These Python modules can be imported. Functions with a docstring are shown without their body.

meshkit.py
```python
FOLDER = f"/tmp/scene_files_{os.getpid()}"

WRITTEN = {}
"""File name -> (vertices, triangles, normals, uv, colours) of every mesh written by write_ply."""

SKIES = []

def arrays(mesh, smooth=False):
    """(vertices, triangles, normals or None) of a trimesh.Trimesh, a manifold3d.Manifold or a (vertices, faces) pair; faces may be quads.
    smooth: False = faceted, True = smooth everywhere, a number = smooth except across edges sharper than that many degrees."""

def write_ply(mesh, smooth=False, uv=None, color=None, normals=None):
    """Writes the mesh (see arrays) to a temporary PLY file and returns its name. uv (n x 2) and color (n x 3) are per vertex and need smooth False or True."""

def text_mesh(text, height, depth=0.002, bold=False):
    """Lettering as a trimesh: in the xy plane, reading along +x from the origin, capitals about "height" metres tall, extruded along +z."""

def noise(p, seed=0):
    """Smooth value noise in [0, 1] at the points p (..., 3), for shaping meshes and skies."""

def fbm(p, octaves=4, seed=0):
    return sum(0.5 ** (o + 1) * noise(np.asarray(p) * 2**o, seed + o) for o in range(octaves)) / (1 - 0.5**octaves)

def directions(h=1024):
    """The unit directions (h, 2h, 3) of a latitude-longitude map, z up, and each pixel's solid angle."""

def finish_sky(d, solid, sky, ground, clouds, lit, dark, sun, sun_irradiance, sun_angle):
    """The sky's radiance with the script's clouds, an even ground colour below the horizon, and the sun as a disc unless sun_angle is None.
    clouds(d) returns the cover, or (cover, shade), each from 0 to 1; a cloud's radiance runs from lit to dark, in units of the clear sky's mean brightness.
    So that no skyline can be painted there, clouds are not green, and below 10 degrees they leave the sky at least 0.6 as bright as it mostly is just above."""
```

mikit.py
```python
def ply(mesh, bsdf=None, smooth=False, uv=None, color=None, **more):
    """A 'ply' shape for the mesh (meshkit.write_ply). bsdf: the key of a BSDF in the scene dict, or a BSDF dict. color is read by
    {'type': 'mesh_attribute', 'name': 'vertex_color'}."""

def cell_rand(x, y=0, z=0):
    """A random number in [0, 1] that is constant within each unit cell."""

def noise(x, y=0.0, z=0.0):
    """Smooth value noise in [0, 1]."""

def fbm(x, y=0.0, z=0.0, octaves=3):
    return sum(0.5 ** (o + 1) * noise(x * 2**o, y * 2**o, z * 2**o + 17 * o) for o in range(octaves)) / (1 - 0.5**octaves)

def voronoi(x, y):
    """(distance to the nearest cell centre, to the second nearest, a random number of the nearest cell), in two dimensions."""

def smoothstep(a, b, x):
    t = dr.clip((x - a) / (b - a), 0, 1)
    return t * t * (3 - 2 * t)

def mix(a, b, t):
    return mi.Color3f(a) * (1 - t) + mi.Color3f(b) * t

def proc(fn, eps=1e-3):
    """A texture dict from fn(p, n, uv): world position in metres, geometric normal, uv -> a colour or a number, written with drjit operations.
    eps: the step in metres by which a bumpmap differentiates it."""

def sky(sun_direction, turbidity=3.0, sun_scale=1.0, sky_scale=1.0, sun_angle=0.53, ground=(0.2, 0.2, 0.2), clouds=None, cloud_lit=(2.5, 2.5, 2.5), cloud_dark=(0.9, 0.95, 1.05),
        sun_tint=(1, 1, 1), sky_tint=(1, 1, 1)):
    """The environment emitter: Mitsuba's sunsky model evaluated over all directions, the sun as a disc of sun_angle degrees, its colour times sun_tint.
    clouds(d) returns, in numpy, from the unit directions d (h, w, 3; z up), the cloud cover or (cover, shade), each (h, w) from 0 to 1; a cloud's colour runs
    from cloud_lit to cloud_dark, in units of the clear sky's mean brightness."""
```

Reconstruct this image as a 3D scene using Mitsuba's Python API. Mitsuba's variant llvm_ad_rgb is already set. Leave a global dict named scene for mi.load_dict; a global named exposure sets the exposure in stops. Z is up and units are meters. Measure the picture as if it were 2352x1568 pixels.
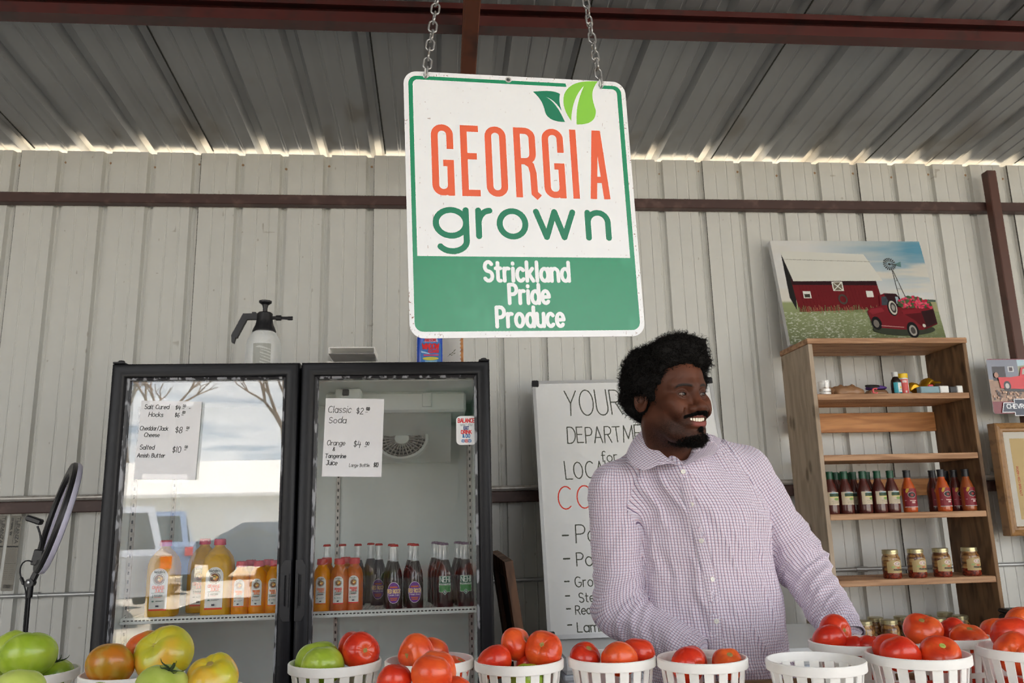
import math, random
import numpy as np
import trimesh
import shapely
import shapely.geometry as sg
import shapely.affinity as sa
import shapely.ops as so
import manifold3d as m3
import drjit as dr
import mitsuba as mi
import mikit
import meshkit

T = mi.ScalarTransform4f
scene, labels = {}, {}
rng = np.random.default_rng(7)

# ---------------------------------------------------------------- camera
CAM_F, CAM_W, CAM_H = 1860.0, 2352.0, 1568.0
PITCH, ROLL, YAW = .2136, -.0248, .0919
EYE = np.array([0, 0, 1.41])
_cy, _sy, _cp, _sp = math.cos(YAW), math.sin(YAW), math.cos(PITCH), math.sin(PITCH)
FWD = np.array([_sy * _cp, _cy * _cp, _sp])
_r0 = np.array([_cy, -_sy, 0.0])
_u0 = np.cross(_r0, FWD)
RGT = math.cos(ROLL) * _r0 + math.sin(ROLL) * _u0
UPV = -math.sin(ROLL) * _r0 + math.cos(ROLL) * _u0
scene['camera'] = {'type': 'thinlens', 'fov': math.degrees(2 * math.atan(CAM_W / 2 / CAM_F)), 'fov_axis': 'x',
                   'aperture_radius': .0016, 'focus_distance': 2.15, 'near_clip': .05, 'far_clip': 500.0,
                   'to_world': T().look_at(EYE.tolist(), (EYE + FWD).tolist(), UPV.tolist())}

# ---------------------------------------------------------------- sky, sun, exposure
def clouds(d):
    q = d / np.maximum(d[..., 2:3], .08)
    n = meshkit.fbm(np.stack([q[..., 0] * .8, q[..., 1] * .8, q[..., 0] * 0 + 3.0], -1), 5, 3)
    return np.clip((n - .26) * 4.0, 0, .97), np.clip((n - .6) * 2.5, 0, .8)

scene['sky'] = mikit.sky((.85, .25, .9), turbidity=3.2, sun_scale=1.05, sun_tint=(.98, 1.0, 1.03), sky_scale=1.0, ground=(.32, .31, .29), clouds=clouds,
                         cloud_lit=(4.3, 4.3, 4.3), cloud_dark=(2.8, 2.8, 2.85))
exposure = 3.28


def ray(px, py):
    return FWD + RGT * (px - CAM_W / 2) / CAM_F - UPV * (py - CAM_H / 2) / CAM_F

def at(px, py, y):
    """the point of the upright plane at distance y (metres from the camera towards the back wall) seen at a photograph pixel"""
    d = ray(px, py)
    return EYE + d * (y / d[1])

def atz(px, py, z):
    d = ray(px, py)
    return EYE + d * ((z - EYE[2]) / d[2])

def depth(P):
    return float((np.asarray(P) - EYE) @ FWD)

# ---------------------------------------------------------------- helpers
def rgb(r, g, b):
    """sRGB 0..255 to a linear colour"""
    c = np.array([r, g, b]) / 255.0
    return [float(v) for v in np.where(c < .04045, c / 12.92, ((c + .055) / 1.055) ** 2.4)]

def mat(name, color=None, rough=.5, metal=0.0, spec=.5, coat=0.0, two=True, bump=None, bscale=1.0, **kw):
    c = color if isinstance(color, dict) else {'type': 'rgb', 'value': list(color)}
    b = {'type': 'principled', 'base_color': c, 'roughness': rough, 'metallic': metal, 'specular': spec, 'clearcoat': coat, 'clearcoat_gloss': .9, **kw}
    if bump is not None:
        b = {'type': 'bumpmap', 'arbitrary': bump, 'scale': bscale, 'bsdf': b}
    scene['mat_' + name] = {'type': 'twosided', 'bsdf': b} if two else b
    return 'mat_' + name

VC = {'type': 'mesh_attribute', 'name': 'vertex_color'}
used = set()
def numbered(name):
    if name not in used:
        used.add(name)
        return name
    k = 1
    while f'{name}_{k:03d}' in used:
        k += 1
    used.add(f'{name}_{k:03d}')
    return f'{name}_{k:03d}'

def thing(name, label, cat, group=None, kind=None):
    key = numbered(name)
    labels[key] = {'label': label}
    if kind:
        labels[key]['kind'] = kind
    else:
        labels[key]['category'] = cat
    if group:
        labels[key]['group'] = group
    return key

def add(key, shape, to=None):
    scene[key] = {**shape, 'to_world': T(np.asarray(to, float))} if to is not None else shape
    return key

def part(parent, name, mesh, m, smooth=False, label=None, to=None, kind=None, **kw):
    key = numbered(parent + '__' + name)
    shape = mesh if isinstance(mesh, dict) else mikit.ply(mesh, m, smooth, **kw)
    add(key, shape, to)
    if label or kind:
        labels[key] = {}
        if label: labels[key]['label'] = label
        if kind: labels[key]['kind'] = kind
    return key

def single(name, mesh, m, label, cat, smooth=False, group=None, kind=None, to=None, **kw):
    key = thing(name, label, cat, group, kind)
    add(key, mesh if isinstance(mesh, dict) else mikit.ply(mesh, m, smooth, **kw), to)
    return key

cat = trimesh.util.concatenate

def xf(M, mesh):
    m = mesh.copy()
    m.apply_transform(M)
    return m

def mat4(R=None, t=(0, 0, 0)):
    M = np.eye(4)
    if R is not None: M[:3, :3] = R
    M[:3, 3] = t
    return M

def rotx(a): c, s = math.cos(a), math.sin(a); return np.array([[1, 0, 0], [0, c, -s], [0, s, c]])
def roty(a): c, s = math.cos(a), math.sin(a); return np.array([[c, 0, s], [0, 1, 0], [-s, 0, c]])
def rotz(a): c, s = math.cos(a), math.sin(a); return np.array([[c, -s, 0], [s, c, 0], [0, 0, 1]])

def hullm(pts):
    return trimesh.convex.convex_hull(np.asarray(pts, float))

def box(x0, x1, y0, y1, z0, z1, b=.002):
    b = min(b, .45 * min(x1 - x0, y1 - y0, z1 - z0))
    P = []
    for x, sx in ((x0, 1), (x1, -1)):
        for y, sy in ((y0, 1), (y1, -1)):
            for z, sz in ((z0, 1), (z1, -1)):
                P += [(x, y + sy * b, z + sz * b), (x + sx * b, y, z + sz * b), (x + sx * b, y + sy * b, z)]
    return hullm(P)

def quadbox(p, q, w, h, up=(0, 0, 1), b=.002):
    """a bar from p to q, w wide and h high, chamfered"""
    p, q = np.array(p, float), np.array(q, float)
    L = np.linalg.norm(q - p)
    a = (q - p) / L
    s = np.cross(a, up); s /= np.linalg.norm(s)
    u = np.cross(s, a)
    return xf(mat4(np.stack([s, a, u], 1), p), box(-w / 2, w / 2, 0, L, -h / 2, h / 2, b))

def grid_faces(n, m, wrap_m=True, wrap_n=False):
    f = []
    N = n if wrap_n else n - 1
    M_ = m if wrap_m else m - 1
    i, j = np.meshgrid(np.arange(N), np.arange(M_), indexing='ij')
    a, b = i * m + j, i * m + (j + 1) % m
    c, d = ((i + 1) % n) * m + (j + 1) % m, ((i + 1) % n) * m + j
    q = np.stack([a, b, c, d], -1).reshape(-1, 4)
    return np.vstack([q[:, [0, 1, 2]], q[:, [0, 2, 3]]])

def lathe(prof, n=32, arc=None):
    """profile of (r, z) turned about z, from the bottom outside up"""
    prof = np.asarray(prof, float)
    ang = np.arange(n) * 2 * np.pi / n
    r, z = prof[:, 0], prof[:, 1]
    v = np.stack([r[:, None] * np.cos(ang), r[:, None] * np.sin(ang), np.repeat(z[:, None], n, 1)], -1).reshape(-1, 3)
    return trimesh.Trimesh(v, grid_faces(len(prof), n), process=False)

def tube(pts, r, sides=8, closed=False, caps=True):
    p = np.asarray(pts, float)
    n = len(p)
    t = np.roll(p, -1, 0) - np.roll(p, 1, 0) if closed else np.gradient(p, axis=0)
    t /= np.linalg.norm(t, axis=1, keepdims=True) + 1e-12
    a = np.cross(t[0], [0, 0, 1.0] if abs(t[0][2]) < .9 else [1.0, 0, 0]); a /= np.linalg.norm(a)
    A = []
    for k in range(n):
        a = a - t[k] * (a @ t[k]); a /= np.linalg.norm(a) + 1e-12
        A.append(a)
    A = np.array(A); B = np.cross(t, A)
    ang = np.arange(sides) * 2 * np.pi / sides
    rr = np.broadcast_to(np.asarray(r, float), (n,))
    v = (p[:, None] + rr[:, None, None] * (np.cos(ang)[None, :, None] * A[:, None] + np.sin(ang)[None, :, None] * B[:, None])).reshape(-1, 3)
    f = grid_faces(n, sides, True, closed)
    if caps and not closed:
        v = np.vstack([v, p[:1], p[-1:]])
        j = np.arange(sides)
        f = np.vstack([f, np.stack([(j + 1) % sides, j, j * 0 + n * sides], 1), np.stack([(n - 1) * sides + j, (n - 1) * sides + (j + 1) % sides, j * 0 + n * sides + 1], 1)])
    return trimesh.Trimesh(v, f, process=False)

def spline(pts, n=24):
    from scipy.interpolate import CubicSpline
    p = np.asarray(pts, float)
    s = np.r_[0, np.cumsum(np.linalg.norm(np.diff(p, axis=0), axis=1))]
    return CubicSpline(s, p)(np.linspace(0, s[-1], n))

def extr(poly, h):
    gs = [g for g in getattr(poly, 'geoms', [poly]) if g.geom_type == 'Polygon' and g.area > 1e-12]
    return cat([trimesh.creation.extrude_polygon(g, h, engine='earcut') for g in gs])

def rrect(x0, x1, y0, y1, r):
    return sg.box(x0 + r, y0 + r, x1 - r, y1 - r).buffer(r, quad_segs=8)

# a frame maps flat artwork (x right, y up, z towards the viewer) into the world
def frame(o, right, up):
    right = np.asarray(right, float) / np.linalg.norm(right)
    up = np.asarray(up, float); up = up - right * (up @ right); up /= np.linalg.norm(up)
    return mat4(np.stack([right, up, np.cross(right, up)], 1), o)

def upright(x, y, z):
    """artwork facing the camera side (towards -y) with its origin at x, y, z"""
    return frame((x, y, z), (1, 0, 0), (0, 0, 1))

def flat(poly, M, z0=.0, h=.0004):
    m = extr(poly, h)
    m.apply_translation([0, 0, z0])
    m.apply_transform(M)
    return m

# ---------------------------------------------------------------- a stroke alphabet for all lettering
def A_(cx, cy, rx, ry, a0, a1, n=12):
    t = np.radians(np.linspace(a0, a1, n))
    return list(zip(cx + rx * np.cos(t), cy + ry * np.sin(t)))

X = .66
GL = {
 'A': (.62, [[(0, 0), (.31, 1), (.62, 0)], [(.1, .33), (.52, .33)]]),
 'B': (.55, [[(0, 0), (0, 1), (.26, 1)] + A_(.26, .77, .24, .23, 90, -90) + [(0, .54), (.28, .54)] + A_(.28, .27, .27, .27, 90, -90) + [(0, 0)]]),
 'C': (.6, [A_(.34, .5, .34, .5, 50, 310, 18)]),
 'D': (.6, [[(0, 0), (0, 1), (.2, 1)] + A_(.2, .5, .4, .5, 90, -90, 16) + [(0, 0)]]),
 'E': (.48, [[(.48, 1), (0, 1), (0, 0), (.48, 0)], [(0, .52), (.4, .52)]]),
 'F': (.46, [[(.46, 1), (0, 1), (0, 0)], [(0, .52), (.38, .52)]]),
 'G': (.64, [A_(.34, .5, .34, .5, 50, 330, 20) + [(.64, .45), (.38, .45)]]),
 'H': (.56, [[(0, 0), (0, 1)], [(.56, 0), (.56, 1)], [(0, .5), (.56, .5)]]),
 'I': (.04, [[(.02, 0), (.02, 1)]]),
 'J': (.42, [[(.1, 1), (.52, 1)], [(.38, 1), (.38, .22)] + A_(.19, .22, .19, .22, 0, -150)]),
 'K': (.54, [[(0, 0), (0, 1)], [(.5, 1), (0, .42)], [(.16, .58), (.54, 0)]]),
 'L': (.46, [[(0, 1), (0, 0), (.46, 0)]]),
 'M': (.74, [[(0, 0), (.06, 1), (.37, .2), (.68, 1), (.74, 0)]]),
 'N': (.6, [[(0, 0), (0, 1), (.6, 0), (.6, 1)]]),
 'O': (.68, [A_(.34, .5, .34, .5, 90, 450, 24)]),
 'P': (.52, [[(0, 0), (0, 1), (.26, 1)] + A_(.26, .74, .26, .26, 90, -90) + [(0, .48)]]),
 'Q': (.68, [A_(.34, .5, .34, .5, 90, 450, 24), [(.42, .22), (.68, -.05)]]),
 'R': (.54, [[(0, 0), (0, 1), (.26, 1)] + A_(.26, .75, .25, .25, 90, -90) + [(0, .5)], [(.24, .5), (.54, 0)]]),
 'S': (.52, [A_(.27, .75, .24, .25, 30, 270) + A_(.26, .25, .26, .25, 90, -150)]),
 'T': (.6, [[(0, 1), (.6, 1)], [(.3, 1), (.3, 0)]]),
 'U': (.56, [[(0, 1), (0, .28)] + A_(.28, .28, .28, .28, 180, 360) + [(.56, 1)]]),
 'V': (.6, [[(0, 1), (.3, 0), (.6, 1)]]),
 'W': (.86, [[(0, 1), (.2, 0), (.43, .8), (.66, 0), (.86, 1)]]),
 'X': (.58, [[(0, 0), (.58, 1)], [(0, 1), (.58, 0)]]),
 'Y': (.58, [[(0, 1), (.29, .48), (.58, 1)], [(.29, .48), (.27, 0)]]),
 'Z': (.54, [[(0, 1), (.54, 1), (0, 0), (.54, 0)]]),
 'a': (.5, [A_(.25, X / 2, .25, X / 2, 60, 420, 18), [(.5, X), (.5, 0)]]),
 'b': (.5, [[(0, 1), (0, 0)], A_(.25, X / 2, .25, X / 2, 180, 540, 18)]),
 'c': (.44, [A_(.25, X / 2, .25, X / 2, 45, 315, 16)]),
 'd': (.5, [A_(.25, X / 2, .25, X / 2, 0, 360, 18), [(.5, 1), (.5, 0)]]),
 'e': (.5, [[(.02, X * .5), (.5, X * .52)] + A_(.25, X / 2, .25, X / 2, 4, 315, 18)]),
 'f': (.34, [A_(.24, .84, .14, .16, 30, 180) + [(.1, 0)], [(0, X - .06), (.3, X - .06)]]),
 'g': (.5, [A_(.25, X / 2, .25, X / 2, 40, 400, 18), [(.5, X), (.5, -.12)] + A_(.26, -.12, .24, .2, 0, -150)]),
 'h': (.46, [[(0, 1), (0, 0)], [(0, X - .23)] + A_(.23, X - .23, .23, .23, 180, 0) + [(.46, 0)]]),
 'i': (.06, [[(.03, X), (.03, 0)], [(.03, .9), (.03, .93)]]),
 'j': (.2, [[(.16, X), (.16, -.14)] + A_(.03, -.14, .13, .14, 0, -120), [(.16, .9), (.16, .93)]]),
 'k': (.42, [[(0, 1), (0, 0)], [(.38, X), (0, .26)], [(.12, .38), (.42, 0)]]),
 'l': (.06, [[(.03, 1), (.03, 0)]]),
 'm': (.74, [[(0, X), (0, 0)], [(0, X - .19)] + A_(.185, X - .19, .185, .19, 180, 0) + [(.37, 0)], [(.37, X - .19)] + A_(.555, X - .19, .185, .19, 180, 0) + [(.74, 0)]]),
 'n': (.46, [[(0, X), (0, 0)], [(0, X - .23)] + A_(.23, X - .23, .23, .23, 180, 0) + [(.46, 0)]]),
 'o': (.52, [A_(.26, X / 2, .26, X / 2, 90, 450, 20)]),
 'p': (.5, [[(0, X), (0, -.32)], A_(.25, X / 2, .25, X / 2, 180, 540, 18)]),
 'q': (.5, [A_(.25, X / 2, .25, X / 2, 0, 360, 18), [(.5, X), (.5, -.32)]]),
 'r': (.32, [[(0, X), (0, 0)], [(0, X - .22)] + A_(.22, X - .22, .22, .22, 180, 70)]),
 's': (.38, [A_(.19, X * .75, .17, X * .25, 30, 270) + A_(.19, X * .25, .19, X * .25, 90, -150)]),
 't': (.34, [[(.14, .95), (.14, .14)] + A_(.27, .14, .13, .14, 180, 290), [(0, X), (.32, X)]]),
 'u': (.46, [[(0, X), (0, .23)] + A_(.23, .23, .23, .23, 180, 360), [(.46, X), (.46, 0)]]),
 'v': (.46, [[(0, X), (.23, 0), (.46, X)]]),
 'w': (.7, [[(0, X), (.18, 0), (.35, X * .95), (.52, 0), (.7, X)]]),
 'x': (.42, [[(0, X), (.42, 0)], [(.42, X), (0, 0)]]),
 'y': (.46, [[(0, X), (.24, .03)], [(.46, X), (.12, -.32)]]),
 'z': (.42, [[(0, X), (.42, X), (0, 0), (.42, 0)]]),
 '0': (.46, [A_(.23, .5, .23, .5, 90, 450, 20)]), '1': (.12, [[(.08, 1), (.06, 0)]]),
 '2': (.48, [A_(.24, .76, .23, .24, 150, -40) + [(0, 0), (.5, .02)]]), '4': (.5, [[(.1, 1), (0, .4), (.5, .42)], [(.4, .8), (.36, -.05)]]),
 '3': (.46, [A_(.22, .76, .22, .24, 140, -90) + A_(.22, .26, .24, .26, 90, -140)]), '5': (.46, [[(.44, 1), (.08, 1), (.04, .56)] + A_(.21, .3, .24, .3, 130, -140)]),
 '6': (.46, [[(.34, 1)] + A_(.34, .5, .34, .5, 110, 180) + A_(.23, .25, .22, .25, 180, 520)]),
 '8': (.46, [A_(.23, .75, .2, .25, 270, 630, 16), A_(.23, .25, .23, .25, 90, 450, 16)]), '9': (.44, [A_(.22, .74, .22, .26, 0, 360, 16), [(.44, .74), (.38, 0)]]),
 '$': (.46, [A_(.24, .7, .2, .2, 30, 270) + A_(.23, .3, .22, .2, 90, -150), [(.24, 1.05), (.24, -.05)]]),
 '/': (.36, [[(0, -.05), (.36, 1.05)]]), '-': (.4, [[(.03, .42), (.37, .42)]]), ':': (.08, [[(.04, .1), (.04, .13)], [(.04, .55), (.04, .58)]]), '.': (.08, [[(.04, 0), (.04, .03)]]),
 "'": (.06, [[(.03, 1), (.03, .8)]]),
 '&': (.56, [[(.56, 0), (.1, .72)] + A_(.24, .8, .15, .2, 190, -30) + [(.08, .4)] + A_(.22, .2, .2, .2, 150, 290) + [(.54, .42)]]),
}
def lines(text, h, sx=1.0, gap=.16, jit=0.0, seed=0, slant=0.0, space=.45):
    r = random.Random(seed)
    x, out = 0.0, []
    for ch in text:
        if ch == ' ':
            x += space * sx
            continue
        w, ss = GL[ch]
        dy, sc = r.uniform(-jit, jit), 1 + r.uniform(-jit, jit)
        tilt = slant + r.uniform(-jit, jit)
        for s in ss:
            out.append([((x + px * sx * sc + py * tilt) * h, (py * sc + dy * .6) * h) for px, py in s])
        x += (w + gap) * sx
    return out, (x - gap * sx) * h

def text(t, h, wt, sx=1.0, gap=.16, cap='round', fit=None, **kw):
    """lettering as one shapely shape, baseline at 0, wt = stroke width; fit = wanted total width"""
    if fit:
        _, w = lines(t, h, 1.0, gap, **kw)
        sx = (fit - wt) / max(w, 1e-6)
    ls, w = lines(t, h, sx, gap, **kw)
    c = {'round': 1, 'flat': 2, 'square': 3}[cap]
    st = {1: 'round', 2: 'flat', 3: 'square'}[c]
    return so.unary_union([sg.LineString(l).buffer(wt / 2, cap_style=st, join_style='round' if cap == 'round' else 'mitre', quad_segs=4) for l in ls])

def put(poly, x, y):
    return sa.translate(poly, x, y)

def centred(t, x, y, h, wt, **kw):
    p = text(t, h, wt, **kw)
    b = p.bounds
    return sa.translate(p, x - (b[0] + b[2]) / 2, y)

# painted picture: flat coloured layers on one mesh, each a hair in front of the last
def layers(items, M, z0=0.0, dz=.00025, bend=None):
    """bend: radius of the upright cylinder the artwork is wrapped round (its axis lies that far behind the artwork)"""
    V, Fc, Cc = [], [], []
    n = 0
    for k, (poly, col) in enumerate(items):
        if bend:
            x0, y0, x1, y1 = poly.bounds
            cuts = np.arange(math.floor(x0 / bend / .2), math.ceil(x1 / bend / .2) + 1) * .2 * bend
            parts_ = []
            for a, b in zip(cuts[:-1], cuts[1:]):
                c_ = poly.intersection(sg.box(a, y0 - 1, b, y1 + 1))
                parts_ += [q for q in getattr(c_, 'geoms', [c_]) if q.geom_type == 'Polygon']
            poly = sg.MultiPolygon(parts_)
        gs = [g for g in getattr(poly, 'geoms', [poly]) if g.geom_type == 'Polygon' and g.area > 1e-10]
        for g in gs:
            v, f = trimesh.creation.triangulate_polygon(g, engine='earcut')
            p = np.column_stack([v, np.full(len(v), z0 + dz * k)])
            if bend:
                r_ = bend + z0 + dz * k
                p = np.column_stack([r_ * np.sin(v[:, 0] / bend), v[:, 1], r_ * np.cos(v[:, 0] / bend) - bend])
            V.append(p); Fc.append(f + n); Cc.append(np.tile(rgb(*col), (len(v), 1)))
            n += len(v)
    V = np.vstack(V)
    V = V @ M[:3, :3].T + M[:3, 3]
    return (V, np.vstack(Fc)), np.vstack(Cc)

# surface of a distance field on a grid (naive surface nets)
def nets(fn, lo, hi, h):
    lo, hi = np.asarray(lo, float), np.asarray(hi, float)
    n = np.ceil((hi - lo) / h).astype(int) + 1
    ax = [lo[k] + np.arange(n[k]) * h for k in range(3)]
    G = np.meshgrid(*ax, indexing='ij')
    D = fn(*[g.astype(np.float32) for g in G]).astype(np.float32)
    S = D < 0
    cn = n - 1
    cnt = np.zeros(cn, np.int8); acc = np.zeros((*cn, 3), np.float32)
    base = np.stack(np.meshgrid(*[np.arange(c) for c in cn], indexing='ij'), -1)
    corners = list(np.ndindex(2, 2, 2))
    sl = lambda o: tuple(slice(o[k], o[k] + cn[k]) for k in range(3))
    for a in corners:
        for k in range(3):
            if a[k]: continue
            b = list(a); b[k] = 1
            da, db = D[sl(a)], D[sl(tuple(b))]
            cross = S[sl(a)] != S[sl(tuple(b))]
            t = np.where(cross, da / np.where(cross, da - db, 1), 0)
            for q in range(3):
                acc[..., q] += np.where(cross, a[q] + (t if q == k else 0), 0)
            cnt += cross
    on = cnt > 0
    idx = np.full(cn, -1, np.int64); idx[on] = np.arange(on.sum())
    V = lo + (base[on] + acc[on] / cnt[on][:, None]) * h
    Fs = []
    for k in range(3):
        i, j = (k + 1) % 3, (k + 2) % 3
        s0 = [slice(0, None)] * 3; s1 = [slice(0, None)] * 3
        s0[k] = slice(0, cn[k]); s1[k] = slice(1, cn[k] + 1)
        cr = S[tuple(s0)] != S[tuple(s1)]
        p = np.argwhere(cr)
        p = p[(p[:, i] > 0) & (p[:, i] < cn[i]) & (p[:, j] > 0) & (p[:, j] < cn[j])]
        ins = S[tuple(p.T)]
        def c(di, dj):
            q = p.copy(); q[:, i] -= di; q[:, j] -= dj
            return idx[tuple(q.T)]
        quad = np.stack([c(1, 1), c(0, 1), c(0, 0), c(1, 0)], 1)
        quad = np.where(ins[:, None], quad, quad[:, ::-1])
        Fs.append(quad)
    q = np.vstack(Fs)
    return trimesh.Trimesh(V, np.vstack([q[:, [0, 1, 2]], q[:, [0, 2, 3]]]), process=False)

def tets(fn, lo, hi, h):
    """the same by marching tetrahedra: always a closed two-sided surface"""
    lo, hi = np.asarray(lo, float), np.asarray(hi, float)
    n = np.ceil((hi - lo) / h).astype(int) + 1
    G = np.meshgrid(*[lo[k] + np.arange(n[k]) * h for k in range(3)], indexing='ij')
    D = fn(*[g.astype(np.float32) for g in G]).astype(np.float64)
    D = np.where(np.abs(D) < 1e-7, 1e-7, D)
    D[[0, -1]] = np.maximum(D[[0, -1]], 1e-4); D[:, [0, -1]] = np.maximum(D[:, [0, -1]], 1e-4); D[:, :, [0, -1]] = np.maximum(D[:, :, [0, -1]], 1e-4)
    S = D < 0
    c = n - 1
    tot = sum(S[a:a + c[0], b:b + c[1], d:d + c[2]].astype(np.int8) for a, b, d in np.ndindex(2, 2, 2))
    cells = np.argwhere((tot > 0) & (tot < 8))
    st = np.array([n[1] * n[2], n[2], 1])
    cid = (cells @ st)[:, None] + np.array([[(k & 1) * st[0] + (k >> 1 & 1) * st[1] + (k >> 2) * st[2] for k in range(8)]])
    Df, Sf = D.ravel(), S.ravel()
    TT = np.array([(0, 1, 3, 7), (0, 3, 2, 7), (0, 2, 6, 7), (0, 6, 4, 7), (0, 4, 5, 7), (0, 5, 1, 7)])
    tet = cid[:, TT].reshape(-1, 4)
    ins = Sf[tet]
    k = ins.sum(1)
    pos = lambda i: lo + np.stack(np.unravel_index(i, n), -1) * h
    tri = []
    o = np.argsort(~ins, axis=1, kind='stable')            # inside corners first
    ts = np.take_along_axis(tet, o, 1)
    a = ts[k == 1]; tri += [np.stack([a[:, [0, 1]], a[:, [0, 2]], a[:, [0, 3]]], 1)]
    a = ts[k == 3]; tri += [np.stack([a[:, [0, 3]], a[:, [1, 3]], a[:, [2, 3]]], 1)]
    a = ts[k == 2]; tri += [np.stack([a[:, [0, 2]], a[:, [0, 3]], a[:, [1, 3]]], 1), np.stack([a[:, [0, 2]], a[:, [1, 3]], a[:, [1, 2]]], 1)]
    E_ = np.vstack(tri)                                     # triangles of edges (inside, outside)
    key = np.sort(E_, axis=2).reshape(-1, 2)
    code = key[:, 0] * int(n.prod()) + key[:, 1]
    u, first, inv = np.unique(code, return_index=True, return_inverse=True)
    e = key[first]
    t = (Df[e[:, 0]] / (Df[e[:, 0]] - Df[e[:, 1]]))[:, None]
    t = np.clip(t, .04, .96)
    V = pos(e[:, 0]) * (1 - t) + pos(e[:, 1]) * t
    F_ = inv.reshape(-1, 3)
    out = (pos(E_[:, :, 1]) - pos(E_[:, :, 0])).sum(1)
    nr = np.cross(V[F_[:, 1]] - V[F_[:, 0]], V[F_[:, 2]] - V[F_[:, 0]])
    F_ = np.where(((nr * out).sum(1) < 0)[:, None], F_[:, ::-1], F_)
    return trimesh.Trimesh(V, F_, process=False)

def smin(a, b, k):
    h = np.clip(.5 + .5 * (b - a) / k, 0, 1)
    return b * (1 - h) + a * h - k * h * (1 - h)
def smax(a, b, k): return -smin(-a, -b, k)
def s_ell(x, y, z, c, r):
    q = np.sqrt(((x - c[0]) / r[0]) ** 2 + ((y - c[1]) / r[1]) ** 2 + ((z - c[2]) / r[2]) ** 2)
    return (q - 1) * min(r)
def s_cap(x, y, z, a, b, ra, rb=None):
    rb = ra if rb is None else rb
    a, b = np.asarray(a, float), np.asarray(b, float)
    d = b - a
    t = np.clip(((x - a[0]) * d[0] + (y - a[1]) * d[1] + (z - a[2]) * d[2]) / max(d @ d, 1e-12), 0, 1)
    return np.sqrt((x - a[0] - t * d[0]) ** 2 + (y - a[1] - t * d[1]) ** 2 + (z - a[2] - t * d[2]) ** 2) - (ra + (rb - ra) * t)
# ---------------------------------------------------------------- materials
fb, nz, ss_, mx = mikit.fbm, mikit.noise, mikit.smoothstep, mikit.mix

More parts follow.
